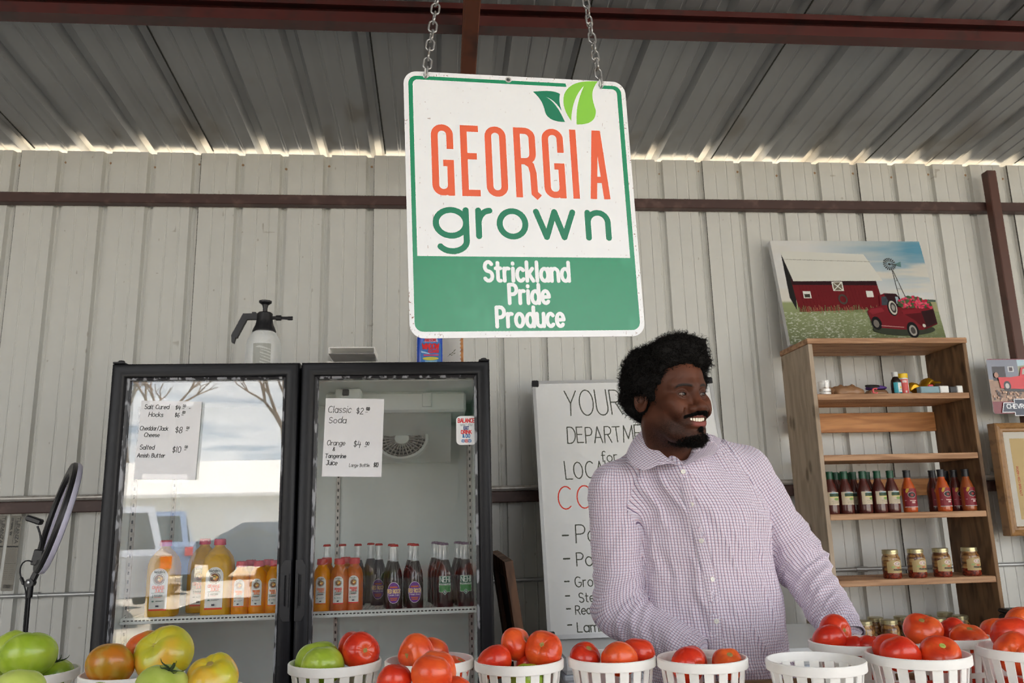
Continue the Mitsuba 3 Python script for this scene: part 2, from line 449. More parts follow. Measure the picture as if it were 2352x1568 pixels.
def wall_tex(p, n, uv):
    streak = fb(p.x * 30, p.z * .9, 0, 3)
    blot = fb(p.x * 2.2, p.z * 1.6, p.y, 3)
    c = mx([.555, .555, .525], [.46, .455, .415], ss_(.5, .95, streak) * .16)
    c = mx(c, [.50, .49, .45], ss_(.5, .8, blot) * .25)
    spot = nz(p.x * 38, p.z * 22, 3)
    return mx(c, [.25, .22, .17], ss_(.965, .985, spot) * .45)
mat('wall', mikit.proc(wall_tex), .42, spec=.4)

def roof_tex(p, n, uv):
    streak = fb(p.x * 22, p.y * .8, 5, 3)
    c = mx([.265, .278, .29], [.205, .214, .222], ss_(.45, .85, streak) * .4)
    grime = fb(p.x * 7, p.y * 4, 1, 3) * ss_(2.6, 4.1, p.y)
    return mx(c, [.16, .14, .11], ss_(.46, .8, grime) * .6)
mat('roof', mikit.proc(roof_tex), .34, spec=.5, metal=.25)

def metal_paint(a, b, f=14):
    def tex(p, n, uv):
        w = fb(p.x * f, p.y * f, p.z * f, 3)
        return mx(a, b, ss_(.5, .8, w))
    return mikit.proc(tex)
mat('red_steel', metal_paint(rgb(72, 30, 28), rgb(58, 34, 33)), .4, spec=.45)
mat('brown_steel', metal_paint(rgb(70, 50, 46), rgb(92, 70, 64), 20), .5, spec=.4)
mat('rust_steel', metal_paint(rgb(92, 46, 25), rgb(56, 33, 25), 12), .7)
mat('column_steel', metal_paint(rgb(84, 52, 42), rgb(72, 46, 38), 12), .5)
mat('galv', metal_paint([.46, .44, .41], [.34, .31, .28], 60), .42, metal=.35)
mat('conduit', metal_paint([.46, .47, .47], [.36, .37, .37], 30), .35, metal=.6)
mat('seam', [.02, .022, .018], .8)
mat('wall_seam', [.09, .085, .075], .8)
mat('screw', rgb(160, 130, 100), .5)

def concrete(p, n, uv):
    return mx([.30, .29, .27], [.22, .21, .2], ss_(.35, .7, fb(p.x * 1.4, p.y * 1.4, 0, 4)))
mat('concrete', mikit.proc(concrete), .85)
def gravel(p, n, uv):
    w = fb(p.x * .35, p.y * .35, 2, 3)
    g = fb(p.x * 9, p.y * 9, 1, 2)
    return mx(mx([.43, .42, .395], [.33, .32, .30], ss_(.3, .7, g)), [.40, .38, .28], ss_(.52, .7, w) * .7)
mat('apron', rgb(226, 214, 190), .9)
mat('ground', mikit.proc(gravel), .95)
mat('black_plastic', [.014, .014, .016], .42, spec=.5)
mat('fridge_black', [.007, .0075, .010], .4, spec=.32)
mat('rubber', [.02, .02, .022], .7)
mat('white_plastic', [.72, .72, .70], .35)
mat('basket', mikit.proc(lambda p, n, uv: mx([.84, .835, .81], [.74, .71, .65], ss_(.6, .85, fb(p.x * 16, p.y * 16, p.z * 16, 3)) * .7)), .38, spec=.45)
mat('paper', [.78, .78, .80], .8)
mat('ink', [.012, .013, .013], .6)
mat('red_ink', rgb(215, 62, 46), .6)

def wood(a, b, sc=(6, 60, 60), knots=True):
    def tex(p, n, uv):
        wob = fb(p.x * 4, p.y * 4, p.z * 4, 2) * 2.2
        g = fb(p.x * sc[0] + wob, p.y * sc[1] + wob, p.z * sc[2] + wob, 3)
        c = mx(a, b, ss_(.3, .72, g))
        if knots:
            d, _, r = mikit.voronoi(p.z * 3.3 + p.x * 1.3, p.y * 7 + p.x * 2.1)
            c = mx(c, [b[0] * .4, b[1] * .36, b[2] * .3], (1 - ss_(.05, .16, d)) * .7)
        return c
    return mikit.proc(tex)
mat('wood_side', wood(rgb(178, 160, 140), rgb(158, 140, 120), (40, 40, 4)), .7)
mat('wood_shelf', wood(rgb(182, 142, 108), rgb(148, 108, 76), (5, 50, 70), False), .65)
mat('wood_dark', wood(rgb(128, 98, 68), rgb(88, 65, 43), (40, 40, 5)), .7)
mat('wood_rail', wood(rgb(196, 138, 84), rgb(168, 110, 62), (5, 40, 50), False), .6)
mat('wood_counter', wood(rgb(140, 110, 78), rgb(108, 82, 56), (5, 40, 40), False), .7)
mat('wood_frame', wood(rgb(112, 80, 58), rgb(80, 56, 40), (50, 50, 6), False), .55)
mat('gold_frame', metal_paint(rgb(150, 112, 70), rgb(128, 92, 54), 30), .4, spec=.5)
mat('lavender', [.70, .68, .84], .5)
mat('vc', VC, .55)
mat('vc_gloss', VC, .3, spec=.5, coat=.4)
mat('vc_matte', VC, .85, spec=.25)

# ---------------------------------------------------------------- the shed
YW, ZW, SL = 4.143, 3.353, .07          # back wall, its height, slope of the roof
def zroof(y): return ZW + .016 + SL * (YW - y)
RIB0, RIB = -2.174, .2286

def sheet(prof, p0, p1, axis_dir, nrm):
    """a folded sheet: profile (along, off) swept from p0 to p1"""
    prof = np.array(prof, float)
    p0, p1 = np.array(p0, float), np.array(p1, float)
    a, n = np.array(axis_dir, float), np.array(nrm, float)
    L = p0 + prof[:, :1] * a + prof[:, 1:] * n
    v = np.vstack([L, L + (p1 - p0)])
    k = len(prof); i = np.arange(k - 1)
    return trimesh.Trimesh(v, np.vstack([np.stack([i, i + 1, i + 1 + k], 1), np.stack([i, i + 1 + k, i + k], 1)]), process=False)

def wall_prof(nr):
    P = []
    for k in range(nr):
        o = k * RIB
        P += [(o, 0), (o + .066, 0), (o + .069, .003), (o + .073, .003), (o + .076, 0), (o + .132, 0), (o + .135, .003), (o + .139, .003), (o + .142, 0),
              (o + .184, 0), (o + .192, .024), (o + .198, .026), (o + .204, .023), (o + .211, .026), (o + .2250, .026)]
    P.append((nr * RIB, 0))
    return P
WX0 = RIB0 - 20 * RIB
wall = 'wall_back'; labels[wall] = {'kind': 'structure', 'label': 'pale grey ribbed metal back wall of the market shed'}
pw = mikit.ply(sheet(wall_prof(4), (0, 0, 0), (0, 0, ZW), (1, 0, 0), (0, 1, 0)), 'mat_wall')
for k in range(14):
    x = WX0 + k * 4 * RIB
    M = mat4(rotx(rng.uniform(-.0006, .0006)), (x, YW + (k % 2) * .001, 0))
    part(wall, 'panel', pw, None, to=M)
    part(wall, 'seam', box(x - .0009, x + .0007, YW - .0015, YW + .012, .05, ZW - .004, .0003), 'mat_wall_seam')
sc = mikit.ply(xf(mat4(rotx(math.pi / 2)), lathe([(.007, 0), (.007, .001), (.004, .001), (.004, .005), (0, .005)], 8)), 'mat_screw')
for k in range(0, 30):
    x = RIB0 + (k - 4) * RIB - .016
    part(wall, 'screw', sc, None, to=mat4(None, (x, YW + .026, ZW - .055 - .02 * (k % 3 == 1))))

labels['ceiling'] = {'kind': 'structure', 'label': 'grey ribbed metal roof underside sloping down to the back wall'}
CR = .3048
def roof_prof():
    P = []
    for k in range(3):
        o = k * CR
        P += [(o, 0), (o + .070, 0), (o + .075, .004), (o + .083, .004), (o + .088, 0), (o + .150, 0), (o + .155, .004), (o + .163, .004), (o + .168, 0), (o + .226, 0), (o + .248, .031), (o + .283, .031), (o + .3048, 0)]
    return P
CX0 = at(1638, 350, YW)[0]                     # a seam of the roof seen above the wall
Y0, Y1 = -3.5, 4.75
pr = mikit.ply(sheet(roof_prof(), (0, Y0, zroof(Y0)), (0, Y1, zroof(Y1)), (1, 0, 0), (0, 0, 1)), 'mat_roof')
sm = mikit.ply(quadbox((0, Y0, zroof(Y0) - .001), (0, Y1 - .6, zroof(Y1 - .6) - .001), .007, .003, b=.0005), 'mat_seam')
for k in range(-9, 8):
    part('ceiling', 'panel', pr, None, to=mat4(None, (CX0 + k * 3 * CR - .012, 0, 0)))
    part('ceiling', 'seam', sm, None, to=mat4(None, (CX0 + k * 3 * CR - .012, 0, 0)))

single('floor', box(-7.2, 8.2, -3.5, 4.3, -.12, 0, .01), 'mat_concrete', 'grey concrete floor of the shed', None, kind='structure')

# purlin: a C section open towards the camera
yp, zp = 2.965, zroof(2.965) - .014
cs = sg.Polygon([(0, 0), (-.065, 0), (-.065, .045), (-.058, .045), (-.058, .007), (-.007, .007), (-.007, .093), (-.058, .093), (-.058, .075), (-.065, .075), (-.065, .1), (0, .1)])
pm = extr(cs, 14.5)
pm.apply_transform(mat4(np.array([[0, 0, 1], [1, 0, 0], [0, 1, 0]], float), (-6.6, yp, zp - .1)))
single('roof_purlin', pm, 'mat_red_steel', 'dark red steel channel beam running under the roof along the top of the picture', None, kind='structure')
ry0, ry1 = -.8, 4.08
single('roof_rafter', quadbox((.128, ry0, zp - .17 + SL * (yp - ry0)), (.128, ry1, zp - .17 + SL * (yp - ry1)), .06, .10, b=.004), 'mat_rust_steel',
       'rusty steel beam end running back under the red roof beam behind the hanging sign', None, kind='structure')
zg = EYE[2] + 1.688
single('wall_girt', quadbox((-6.6, YW - .03, zg - .027), (8, YW - .03, zg - .027), .056, .054, b=.004), 'mat_brown_steel', 'upper dark brown steel rail across the back wall', None, kind='structure')
zl = EYE[2] + .155
k = thing('wall_girt', 'lower steel rail across the back wall with a pale lip over a dark brown bar', None, kind='structure')
part(k, 'bar', quadbox((-6.6, YW - .03, zl - .055), (8, YW - .03, zl - .055), .056, .054, b=.004), 'mat_brown_steel')
part(k, 'lip', quadbox((-6.6, YW - .033, zl - .012), (8, YW - .033, zl - .012), .06, .026, b=.010), 'mat_galv', label='pale galvanised lip')
single('wall_column', quadbox((3.122, 4.05, 0), (3.122, 4.05, 3.265), .055, .055, up=(0, 1, 0), b=.004), 'mat_column_steel', 'brown square steel post in front of the back wall at the right', None, kind='structure')
k = thing('wall_conduit', 'thin galvanised conduit pipe running along the lower back wall', None, kind='structure')
zc = EYE[2] - .303
part(k, 'pipe', tube([(-6.4, YW - .014, zc), (8, YW - .014, zc)], .0105, 10), 'mat_conduit', smooth=40)
for cx in (-1.9, at(1976, 1314, YW)[0], 3.6):
    part(k, 'coupling', tube([(cx - .03, YW - .014, zc), (cx + .03, YW - .014, zc)], .0145, 12), 'mat_conduit', smooth=40)

# the other sides of the shed: a closed left end and a short piece of front wall behind the photographer
single('wall_left', sheet(wall_prof(32), (-6.65, -3.2, 0), (-6.65, -3.2, 3.6), (0, 1, 0), (-1, 0, 0)), 'mat_wall', 'ribbed metal end wall of the shed at the left', None, kind='structure')
single('wall_right', sheet(wall_prof(14), (6.6, .9, 0), (6.6, .9, 3.5), (0, 1, 0), (1, 0, 0)), 'mat_wall', 'ribbed metal end wall of the shed at the right', None, kind='structure')
single('wall_front', sheet(wall_prof(9), (-1.6, -3.2, 0), (-1.6, -3.2, 3.8), (1, 0, 0), (0, -1, 0)), 'mat_wall', 'short ribbed metal front wall of the shed behind the photographer', None, kind='structure')
single('ground_apron', box(-9, 10, 4.32, 12, -.12, -.03, .01), 'mat_apron', 'pale concrete apron behind the shed', None, kind='structure')
g = trimesh.creation.cylinder(radius=140, height=.2, sections=48); g.apply_translation([0, 0, -.16])
single('ground', g, 'mat_ground', 'gravel and dry grass ground around the shed', None, kind='structure')
# ---------------------------------------------------------------- glass door refrigerator
FY = 3.0
FX0, FXM, FX1, FZ = -1.18, -.511, .189, 1.984
fr = thing('refrigerator', 'black two door glass front drinks refrigerator standing against the back wall', 'refrigerator')
cab = cat([box(FX0, FX0 + .035, 3.062, 3.79, .12, FZ), box(FX1 - .035, FX1, 3.062, 3.79, .12, FZ), box(FX0 + .03, FX1 - .03, 3.75, 3.79, .12, FZ),
           box(FX0 + .03, FX1 - .03, 3.062, 3.79, FZ - .045, FZ), box(FX0 + .03, FX1 - .03, 3.062, 3.79, .12, .24), box(FX0, FX1, 3.08, 3.79, .03, .12)])
part(fr, 'cabinet', cab, 'mat_fridge_black')
mat('liner', [.63, .68, .66], .5)
mat('fridge_white', [.66, .70, .67], .45)
e = .002
lin = cat([box(FX0 + .035 + e, FX0 + .045, 3.066, 3.745, .245, FZ - .05), box(FX1 - .045, FX1 - .035 - e, 3.066, 3.745, .245, FZ - .05), box(FX0 + .04, FX1 - .04, 3.735, 3.748, .245, FZ - .05),
           box(FX0 + .04, FX1 - .04, 3.066, 3.745, FZ - .058, FZ - .047), box(FX0 + .04, FX1 - .04, 3.066, 3.745, .242, .252)])
part(fr, 'liner', lin, 'mat_liner', label='pale grey green inside')
part(fr, 'mullion', box(FXM - .02, FXM + .02, 3.064, 3.09, .24, FZ - .06), 'mat_fridge_black')

def ring_frame(x0, x1, z0, z1, prof, y):
    """rounded bar mitred round a rectangle; prof: (inwards, towards the viewer)"""
    prof = np.array(prof)
    k = len(prof)
    V = []
    for cx, cz, sx, sz in ((x0, z0, 1, 1), (x1, z0, -1, 1), (x1, z1, -1, -1), (x0, z1, 1, -1)):
        V += [(cx + sx * s, y - d, cz + sz * s) for s, d in prof]
    m = trimesh.Trimesh(np.array(V), grid_faces(4, k, True, True), process=False)
    return m
def round_prof(w, d):
    t = np.linspace(0, math.pi, 9)
    return [(0, -.06)] + [(w / 2 - w / 2 * math.cos(a), d * math.sin(a) ** .7) for a in t] + [(w, -.06)]
GLASS = {'type': 'thindielectric', 'int_ior': 1.52}
scene['mat_glass'] = GLASS
mat('bezel', mikit.proc(lambda p, n, uv: mx([.02, .02, .024], [.32, .33, .36], ss_(.5, .62, fb(p.x * 60, p.z * 24, p.y * 60, 3)))), .4)
ZB = .2
for side, (a, b) in enumerate(((FX0, FXM - .004), (FXM + .004, FX1))):
    d = part(fr, 'door', ring_frame(a, b, ZB, FZ + .004, round_prof(.050, .016), FY + .008), 'mat_fridge_black', smooth=40, label='left door with black rounded frame' if side == 0 else 'right door with black rounded frame')
    part(d, 'bezel', ring_frame(a + .049, b - .049, ZB + .049, FZ + .004 - .049, [(0, -.03), (0, .0), (.009, -.004), (.011, -.03)], FY + .012), 'mat_bezel', label='worn silver edge strip')
    gl = mikit.ply(trimesh.Trimesh([(a + .045, FY + .03, ZB + .045), (b - .045, FY + .03, ZB + .045), (b - .045, FY + .03, FZ - .04), (a + .045, FY + .03, FZ - .04)], [[0, 1, 2], [0, 2, 3]], process=False), 'mat_glass')
    part(d, 'glass', gl, None, label='glass pane')
    gl2 = mikit.ply(trimesh.Trimesh([(a + .045, FY + .045, ZB + .045), (b - .045, FY + .045, ZB + .045), (b - .045, FY + .045, FZ - .04), (a + .045, FY + .045, FZ - .04)], [[0, 1, 2], [0, 2, 3]], process=False), 'mat_glass')
    part(d, 'glass', gl2, None, label='glass pane')
    s = -1 if side == 0 else 1
    hx = FXM + s * .025
    z0, z1 = at(680, 1425, FY)[2], at(690, 1285, FY)[2]
    plate = sg.Polygon([(-.017, z0 + .02), (-.006, z0), (.017, z0), (.017, z1), (-.006, z1), (-.017, z1 - .02)])
    if s > 0: plate = sa.scale(plate, -1, 1, origin=(0, 0))
    slot = rrect(-.004, .008, z0 + .05, z1 - .05, .004) if s < 0 else rrect(-.008, .004, z0 + .05, z1 - .05, .004)
    hm = cat([extr(plate.difference(slot), .006), xf(mat4(None, (0, 0, -.004)), extr(slot, .003)), xf(mat4(None, (.009 * -s, 0, .006)), extr(rrect(-.0025, .0025, z0 + .045, z1 - .045, .002), .006))])
    hm.apply_transform(frame((hx, FY - .0085, 0), (1, 0, 0), (0, 0, 1)))
    part(d, 'handle', hm, 'mat_black_plastic', label='black pull handle')
for hx in (FX0 + .02, FX1 - .02):
    part(fr, 'hinge_cap', cat([box(hx - .02, hx + .02, 3.0, 3.06, FZ + .005, FZ + .012), xf(mat4(None, (hx, 3.03, FZ + .01)), lathe([(.012, 0), (.012, .008), (.009, .011), (0, .011)], 12))]), 'mat_black_plastic')
# shelves with wire decks
zs = at(700, 1410, 3.115)[2]
for x0, x1 in ((FX0 + .055, FXM - .012), (FXM + .012, FX1 - .05)):
    sh = part(fr, 'shelf', cat([box(x0, x1, 3.105, 3.117, zs - .012, zs + .008, .003), box(x0, x1, 3.10, 3.106, zs - .0135, zs - .0075, .0015), box(x0, x0 + .008, 3.11, 3.62, zs - .008, zs), box(x1 - .008, x1, 3.11, 3.62, zs - .008, zs), box(x0, x1, 3.612, 3.62, zs - .008, zs),
                                 tube([(x0 + .004, 3.11, zs), (x0 + .006, 3.2, zs + .03), (x0 + .006, 3.45, zs + .03)], .0025, 5)]), 'mat_fridge_white', label='white wire shelf')
    n = int((x1 - x0) / .0135)
    W_ = [quadbox((x0 + .01 + i * .0135, 3.115, zs - .0035), (x0 + .01 + i * .0135, 3.615, zs - .0035), .0028, .0028, b=.0003) for i in range(n)]
    W_ += [quadbox((x0, y, zs - .006), (x1, y, zs - .006), .004, .004, b=.0003) for y in (3.2, 3.32, 3.44, 3.55)]
    part(sh, 'wire', cat(W_), 'mat_fridge_white', kind='stuff')
    part(sh, 'slot', cat([box(x0 + .01 + i * .0135, x0 + .0185 + i * .0135, 3.1035, 3.106, zs - .004, zs + .0005, .0004) for i in range(n - 1)]), 'mat_seam', kind='stuff')
for px_, yy in ((FX0 + .058, 3.15), (FX0 + .06, 3.6), (FXM + .06, 3.725), (FXM - .06, 3.725), (FX1 - .058, 3.60), (FX1 - .06, 3.725)):
    pl_ = part(fr, 'shelf_track', box(px_ - .008, px_ + .008, yy - .004, yy + .004, .3, 1.85, .001), 'mat_galv', label='slotted grey metal track')
    part(pl_, 'slot', cat([box(px_ - .003, px_ + .003, yy - .0046, yy + .0046, z, z + .012, .0005) for z in np.arange(.34, 1.82, .03)]), 'mat_seam', kind='stuff')
# evaporator cover and fan in the right half
ev = part(fr, 'evaporator_cover', cat([box(FXM + .05, FX1 - .08, 3.32, 3.735, 1.84, 1.925, .01), hullm([(x, y, z) for x in (FXM + .12, FX1 - .14) for y, z in ((3.36, 1.845), (3.735, 1.845), (3.735, 1.66), (3.66, 1.66))]),
          box(FXM + .16, FXM + .20, 3.313, 3.325, 1.86, 1.92, .003), box(FX1 - .26, FX1 - .22, 3.313, 3.325, 1.86, 1.92, .003)]), 'mat_fridge_white', label='white moulded cooling unit cover')
R_ = rotx(math.radians(58))
ring = lathe([(.102, 0), (.112, 0), (.112, .022), (.104, .026), (.100, .022), (.102, 0)], 40)
fins = cat([quadbox((.03 * math.cos(a), .03 * math.sin(a), .012), (.101 * math.cos(a), .101 * math.sin(a), .012), .004, .01, b=.0005) for a in np.arange(30) * math.pi / 15] + [lathe([(r, .006), (r + .003, .006), (r + .003, .014), (r, .014), (r, .006)], 36) for r in (.05, .068, .086)])
hub = lathe([(0.0, .016), (.03, .016), (.034, .01), (.034, 0)], 24)
FM = mat4(R_, (-.16, 3.50, 1.742))
fan = part(ev, 'fan_ring', xf(FM, cat([ring, hub])), 'mat_fridge_white', smooth=40)
part(ev, 'fan_grille', xf(FM, fins), 'mat_galv')
disc = xf(FM, lathe([(.1, .001), (0, .001)], 32))
part(ev, 'fan_recess', disc, 'mat_seam')
part(fr, 'control_box', box(FXM + .10, FXM + .20, 3.22, 3.30, 1.86, 1.924, .004), 'mat_fridge_white', label='pale control box under the inside roof')
part(fr, 'control_knob', box(FXM + .13, FXM + .155, 3.208, 3.224, 1.895, 1.92, .003), 'mat_black_plastic')

# price sheets taped on the doors
def sheet_of_paper(corners, y, label, rows):
    P = [at(px, py, y) for px, py in corners]
    o = P[3]
    r, u = P[2] - P[3], P[0] - P[3]
    M = frame(o, r, u)
    w, h = np.linalg.norm(r), np.linalg.norm(u)
    key = thing('price_sheet', label, 'paper sheet', 'price sheets on the refrigerator doors')
    part(key, 'paper', flat(sg.box(0, 0, w, h), M, 0, .0006), 'mat_paper')
    for s, x, y_, hh, wt, kw in rows:
        part(key, 'handwriting', flat(put(text(s, hh * h, wt * h, **{'jit': .05, 'slant': .12, 'seed': len(s), **kw}), x * w, y_ * h), M, .0006, .0003), 'mat_ink')
    for tx, ty in ((.5, .985), (.5, .015)):
        part(key, 'tape', flat(sg.box(tx * w - .36 * w, ty * h - .014, tx * w + .36 * w, ty * h + .014), M, .0012, .0001), 'mat_tape', label='clear tape')
    return key
scene['mat_tape'] = {'type': 'thindielectric', 'int_ior': 1.3}
sheet_of_paper([(316, 920), (454, 922), (449, 1101), (307, 1100)], FY + .026, 'handwritten price sheet listing salt cured hocks, cheese and Amish butter on the left door',
    [('Salt Cured', .06, .895, .055, .008, {}), ('Hocks', .14, .795, .055, .008, {'sx': 1.1}), ('$4', .57, .89, .05, .008, {}), ('00', .69, .925, .03, .007, {}), ('-', .79, .89, .04, .008, {}), ('$6', .57, .795, .05, .008, {}), ('00', .69, .84, .03, .007, {}),
     ('Cheddar/Jack', .02, .62, .05, .008, {'sx': .95}), ('Cheese', .1, .535, .05, .008, {}), ('$8', .6, .59, .075, .008, {}), ('00', .78, .64, .03, .007, {}),
     ('Salted', .05, .375, .055, .008, {}), ('Amish Butter', .02, .275, .05, .008, {}), ('$10', .58, .34, .075, .008, {}), ('00', .78, .395, .03, .007, {})]
    + [('-', x, y, .05, .007, {'sx': 1.3}) for x, y in ((.675, .885), (.675, .80), (.77, .60), (.77, .355))])
sheet_of_paper([(743, 914), (876, 916), (876, 1095), (739, 1094)], FY + .026, 'handwritten price sheet listing classic soda, orange and tangerine juice on the right door',
    [('Classic', .05, .815, .085, .008, {}), ('Soda', .07, .68, .075, .008, {'sx': 1.15}), ('$2', .53, .80, .075, .008, {}), ('00', .70, .85, .035, .011, {}),
     ('Orange', .06, .395, .06, .008, {}), ('&', .16, .325, .045, .008, {}), ('Tangerine', .04, .235, .05, .009, {}), ('Juice', .06, .145, .055, .009, {}), ('$4', .51, .375, .075, .008, {}), ('00', .71, .40, .04, .008, {}),
     ('Large Bottle.', .45, .125, .04, .006, {'sx': .95}), ('$10', .86, .125, .055, .009, {'sx': .75})] + [('-', x, y, .05, .007, {'sx': 1.4}) for x, y in ((.68, .805), (.69, .36))])
# round cornered sticker
c = at(1071, 988, FY + .026)
M = upright(*c)
u = .00163
st = thing('sticker', 'white round cornered sticker with red and blue words on the right door glass', 'sticker')
lay = [(rrect(-23 * u, 23 * u, -33 * u, 33 * u, 10 * u), (236, 236, 236))]
for s, y, h, wt, col, ww in (('BALANCE', 18, 9, 2.0, (214, 58, 62), 39), ('WHAT YOU', 10, 5, .8, (160, 165, 168), 28), ('EAT', 1.5, 7.5, 1.9, (58, 66, 120), 13), ('DRINK', -7.5, 7.5, 1.9, (214, 58, 62), 25), ('& DO', -16.5, 7.5, 1.7, (46, 110, 170), 18)):
    lay.append((centred(s, 0, y * u, h * u, wt * u, fit=ww * u), col))
for dx, col in ((-7.5, (60, 120, 180)), (0, (206, 70, 76)), (7.5, (60, 120, 180))):
    lay.append((put(sg.Point(0, 0).buffer(4 * u).difference(sg.Point(0, 0).buffer(2.7 * u)), dx * u, -24 * u), col)); lay.append((put(sg.Point(0, 0).buffer(1.4 * u), dx * u, -24 * u), col))
m, col = layers(lay, M)
part(st, 'print', m, 'mat_vc', color=col)

# ---------------------------------------------------------------- bottles in the refrigerator
def sq_section(r, z, p, n=32):
    t = np.arange(n) * 2 * np.pi / n
    c, s = np.cos(t), np.sin(t)
    k = (np.abs(c) ** p + np.abs(s) ** p) ** (-1 / p)
    return np.stack([r * k * c, r * k * s, np.full(n, z)], 1)
def loft(secs, cap=True):
    n = len(secs[0])
    v = np.vstack(secs)
    f = grid_faces(len(secs), n)
    if cap:
        v = np.vstack([v, secs[0].mean(0), secs[-1].mean(0)])
        j = np.arange(n)
        f = np.vstack([f, np.stack([(j + 1) % n, j, j * 0 + len(v) - 2], 1), np.stack([(len(secs) - 1) * n + j, (len(secs) - 1) * n + (j + 1) % n, j * 0 + len(v) - 1], 1)])
    return trimesh.Trimesh(v, f, process=False)

for nm, c in dict(juice_orange=(206, 158, 22), juice_tangerine=(222, 140, 18), juice_red=(190, 96, 44)).items():
    mat(nm, rgb(*c), .32, coat=.15, spec=.3)
mat('cap_red', rgb(200, 44, 52), .4)
mat('soda_dark', rgb(26, 12, 16), .08, coat=1.0)
mat('soda_violet', rgb(40, 34, 52), .1, coat=1.0)
mat('crown_red', rgb(170, 30, 24), .35, spec=.6)
mat('crown_violet', rgb(112, 88, 112), .35, spec=.6)

def juice_label(w, h, word, red):
    r = w / 2
    base = sg.box(-r, -h / 2, r, h / 2 - r).union(sg.Point(0, h / 2 - r).buffer(r, quad_segs=12))
    L = [(base, (226, 228, 222)), (sg.box(-r, -h / 2, r, -h / 2 + .045 * h), red)]
    arc = [(.40 * w * math.cos(a), h / 2 - r + .40 * w * math.sin(a)) for a in np.linspace(2.5, .64, 11)]
    brand = centred("Natalie's", 0, h / 2 - r + .24 * w, .12 * w, .022 * w, fit=.62 * w)
    L += [(brand, (50, 60, 50))]
    cc = (0, h / 2 - r - .12 * w)
    L += [(sg.Point(*cc).buffer(.33 * w), (60, 58, 50)), (sg.Point(*cc).buffer(.3 * w), (236, 236, 228)), (sg.Point(*cc).buffer(.27 * w), (120, 70, 30))]
    rr = random.Random(3)
    for _ in range(9):
        a, d = rr.uniform(0, 6.3), rr.uniform(0, .19) * w
        L.append((sg.Point(cc[0] + d * math.cos(a), cc[1] + d * math.sin(a)).buffer(.075 * w), rr.choice([(226, 130, 30), (206, 70, 30), (230, 180, 60), (60, 84, 50), (240, 210, 150)])))
    L += [(centred(word, 0, .02 * h, .065 * h, .013 * h, fit=.7 * w), red), (centred('JUICE', .06 * w, -.06 * h, .065 * h, .013 * h, fit=.5 * w), red),
          (sg.box(-.36 * w, -.085 * h, .36 * w, -.073 * h), (70, 100, 80)), (put(text('1', .07 * h, .014 * h), -.3 * w, -.185 * h), (40, 70, 80)), (put(text('INGREDIENT', .035 * h, .008 * h, fit=.5 * w), -.2 * w, -.155 * h), (40, 60, 60)),
          (sg.box(-.2 * w, -.185 * h, .2 * w, -.178 * h), red), (sg.box(-.32 * w, -.29 * h, -.2 * w, -.26 * h), (70, 110, 100)), (sg.box(-.12 * w, -.268 * h, .34 * w, -.26 * h), (90, 110, 110)), (sg.box(-.12 * w, -.285 * h, .25 * w, -.278 * h), (90, 110, 110)),
          (sg.box(-.09 * w, -.41 * h, .09 * w, -.365 * h), (60, 60, 80))]
    return L

def big_juice(x, y, label, group):
    k = thing('juice_bottle', label, 'juice bottle', group)
    h, r = .205, .052
    prof = [(.94, 0, 5), (1, .006, 5), (1, .04, 5), (1, .165, 5), (.99, .185, 4), (.9, .205, 3.4), (.66, .226, 2.6), (.42, .238, 2), (.34, .244, 2), (.34, .249, 2)]
    b = loft([sq_section(r * a, z, p) for a, z, p in prof])
    M = mat4(None, (x, y, zs))
    part(k, 'body', xf(M, b), 'mat_juice_orange', smooth=50, label='orange juice in a clear square bottle')
    part(k, 'cap', xf(mat4(None, (x, y, zs + .249)), lathe([(.0, 0), (.021, 0), (.0215, .003), (.0205, .02), (.018, .022), (0, .022)], 24)), 'mat_cap_red', smooth=40, label='red screw cap')
    m, c = layers(juice_label(.062, .148, 'ORANGE', (220, 76, 40)), frame((x, y - r - .0004, zs + .098), (1, 0, 0), (0, 0, 1)))
    part(k, 'label', m, 'mat_vc', color=c, label='white arched paper label')
def small_juice(x, y, matn, word, red, label, group, lab=True):
    k = thing('juice_bottle', label, 'juice bottle', group)
    r = .032
    b = lathe([(0, 0), (.028, 0), (.0315, .004), (.032, .02), (.032, .115), (.031, .13), (.027, .148), (.019, .160), (.0165, .166), (.0165, .172), (0, .172)], 28)
    part(k, 'body', xf(mat4(None, (x, y, zs)), b), matn, smooth=40, label='juice in a clear round bottle')
    part(k, 'cap', xf(mat4(None, (x, y, zs + .168)), lathe([(.0, 0), (.0195, 0), (.02, .003), (.019, .019), (.017, .021), (0, .021)], 24)), 'mat_cap_red', smooth=40, label='red screw cap')
    if lab:
        m, c = layers(juice_label(.038, .098, word, red), frame((x, y - r, zs + .078), (1, 0, 0), (0, 0, 1)), .0004, .0002, bend=r)
        part(k, 'label', m, 'mat_vc', color=c, label='white arched paper label')

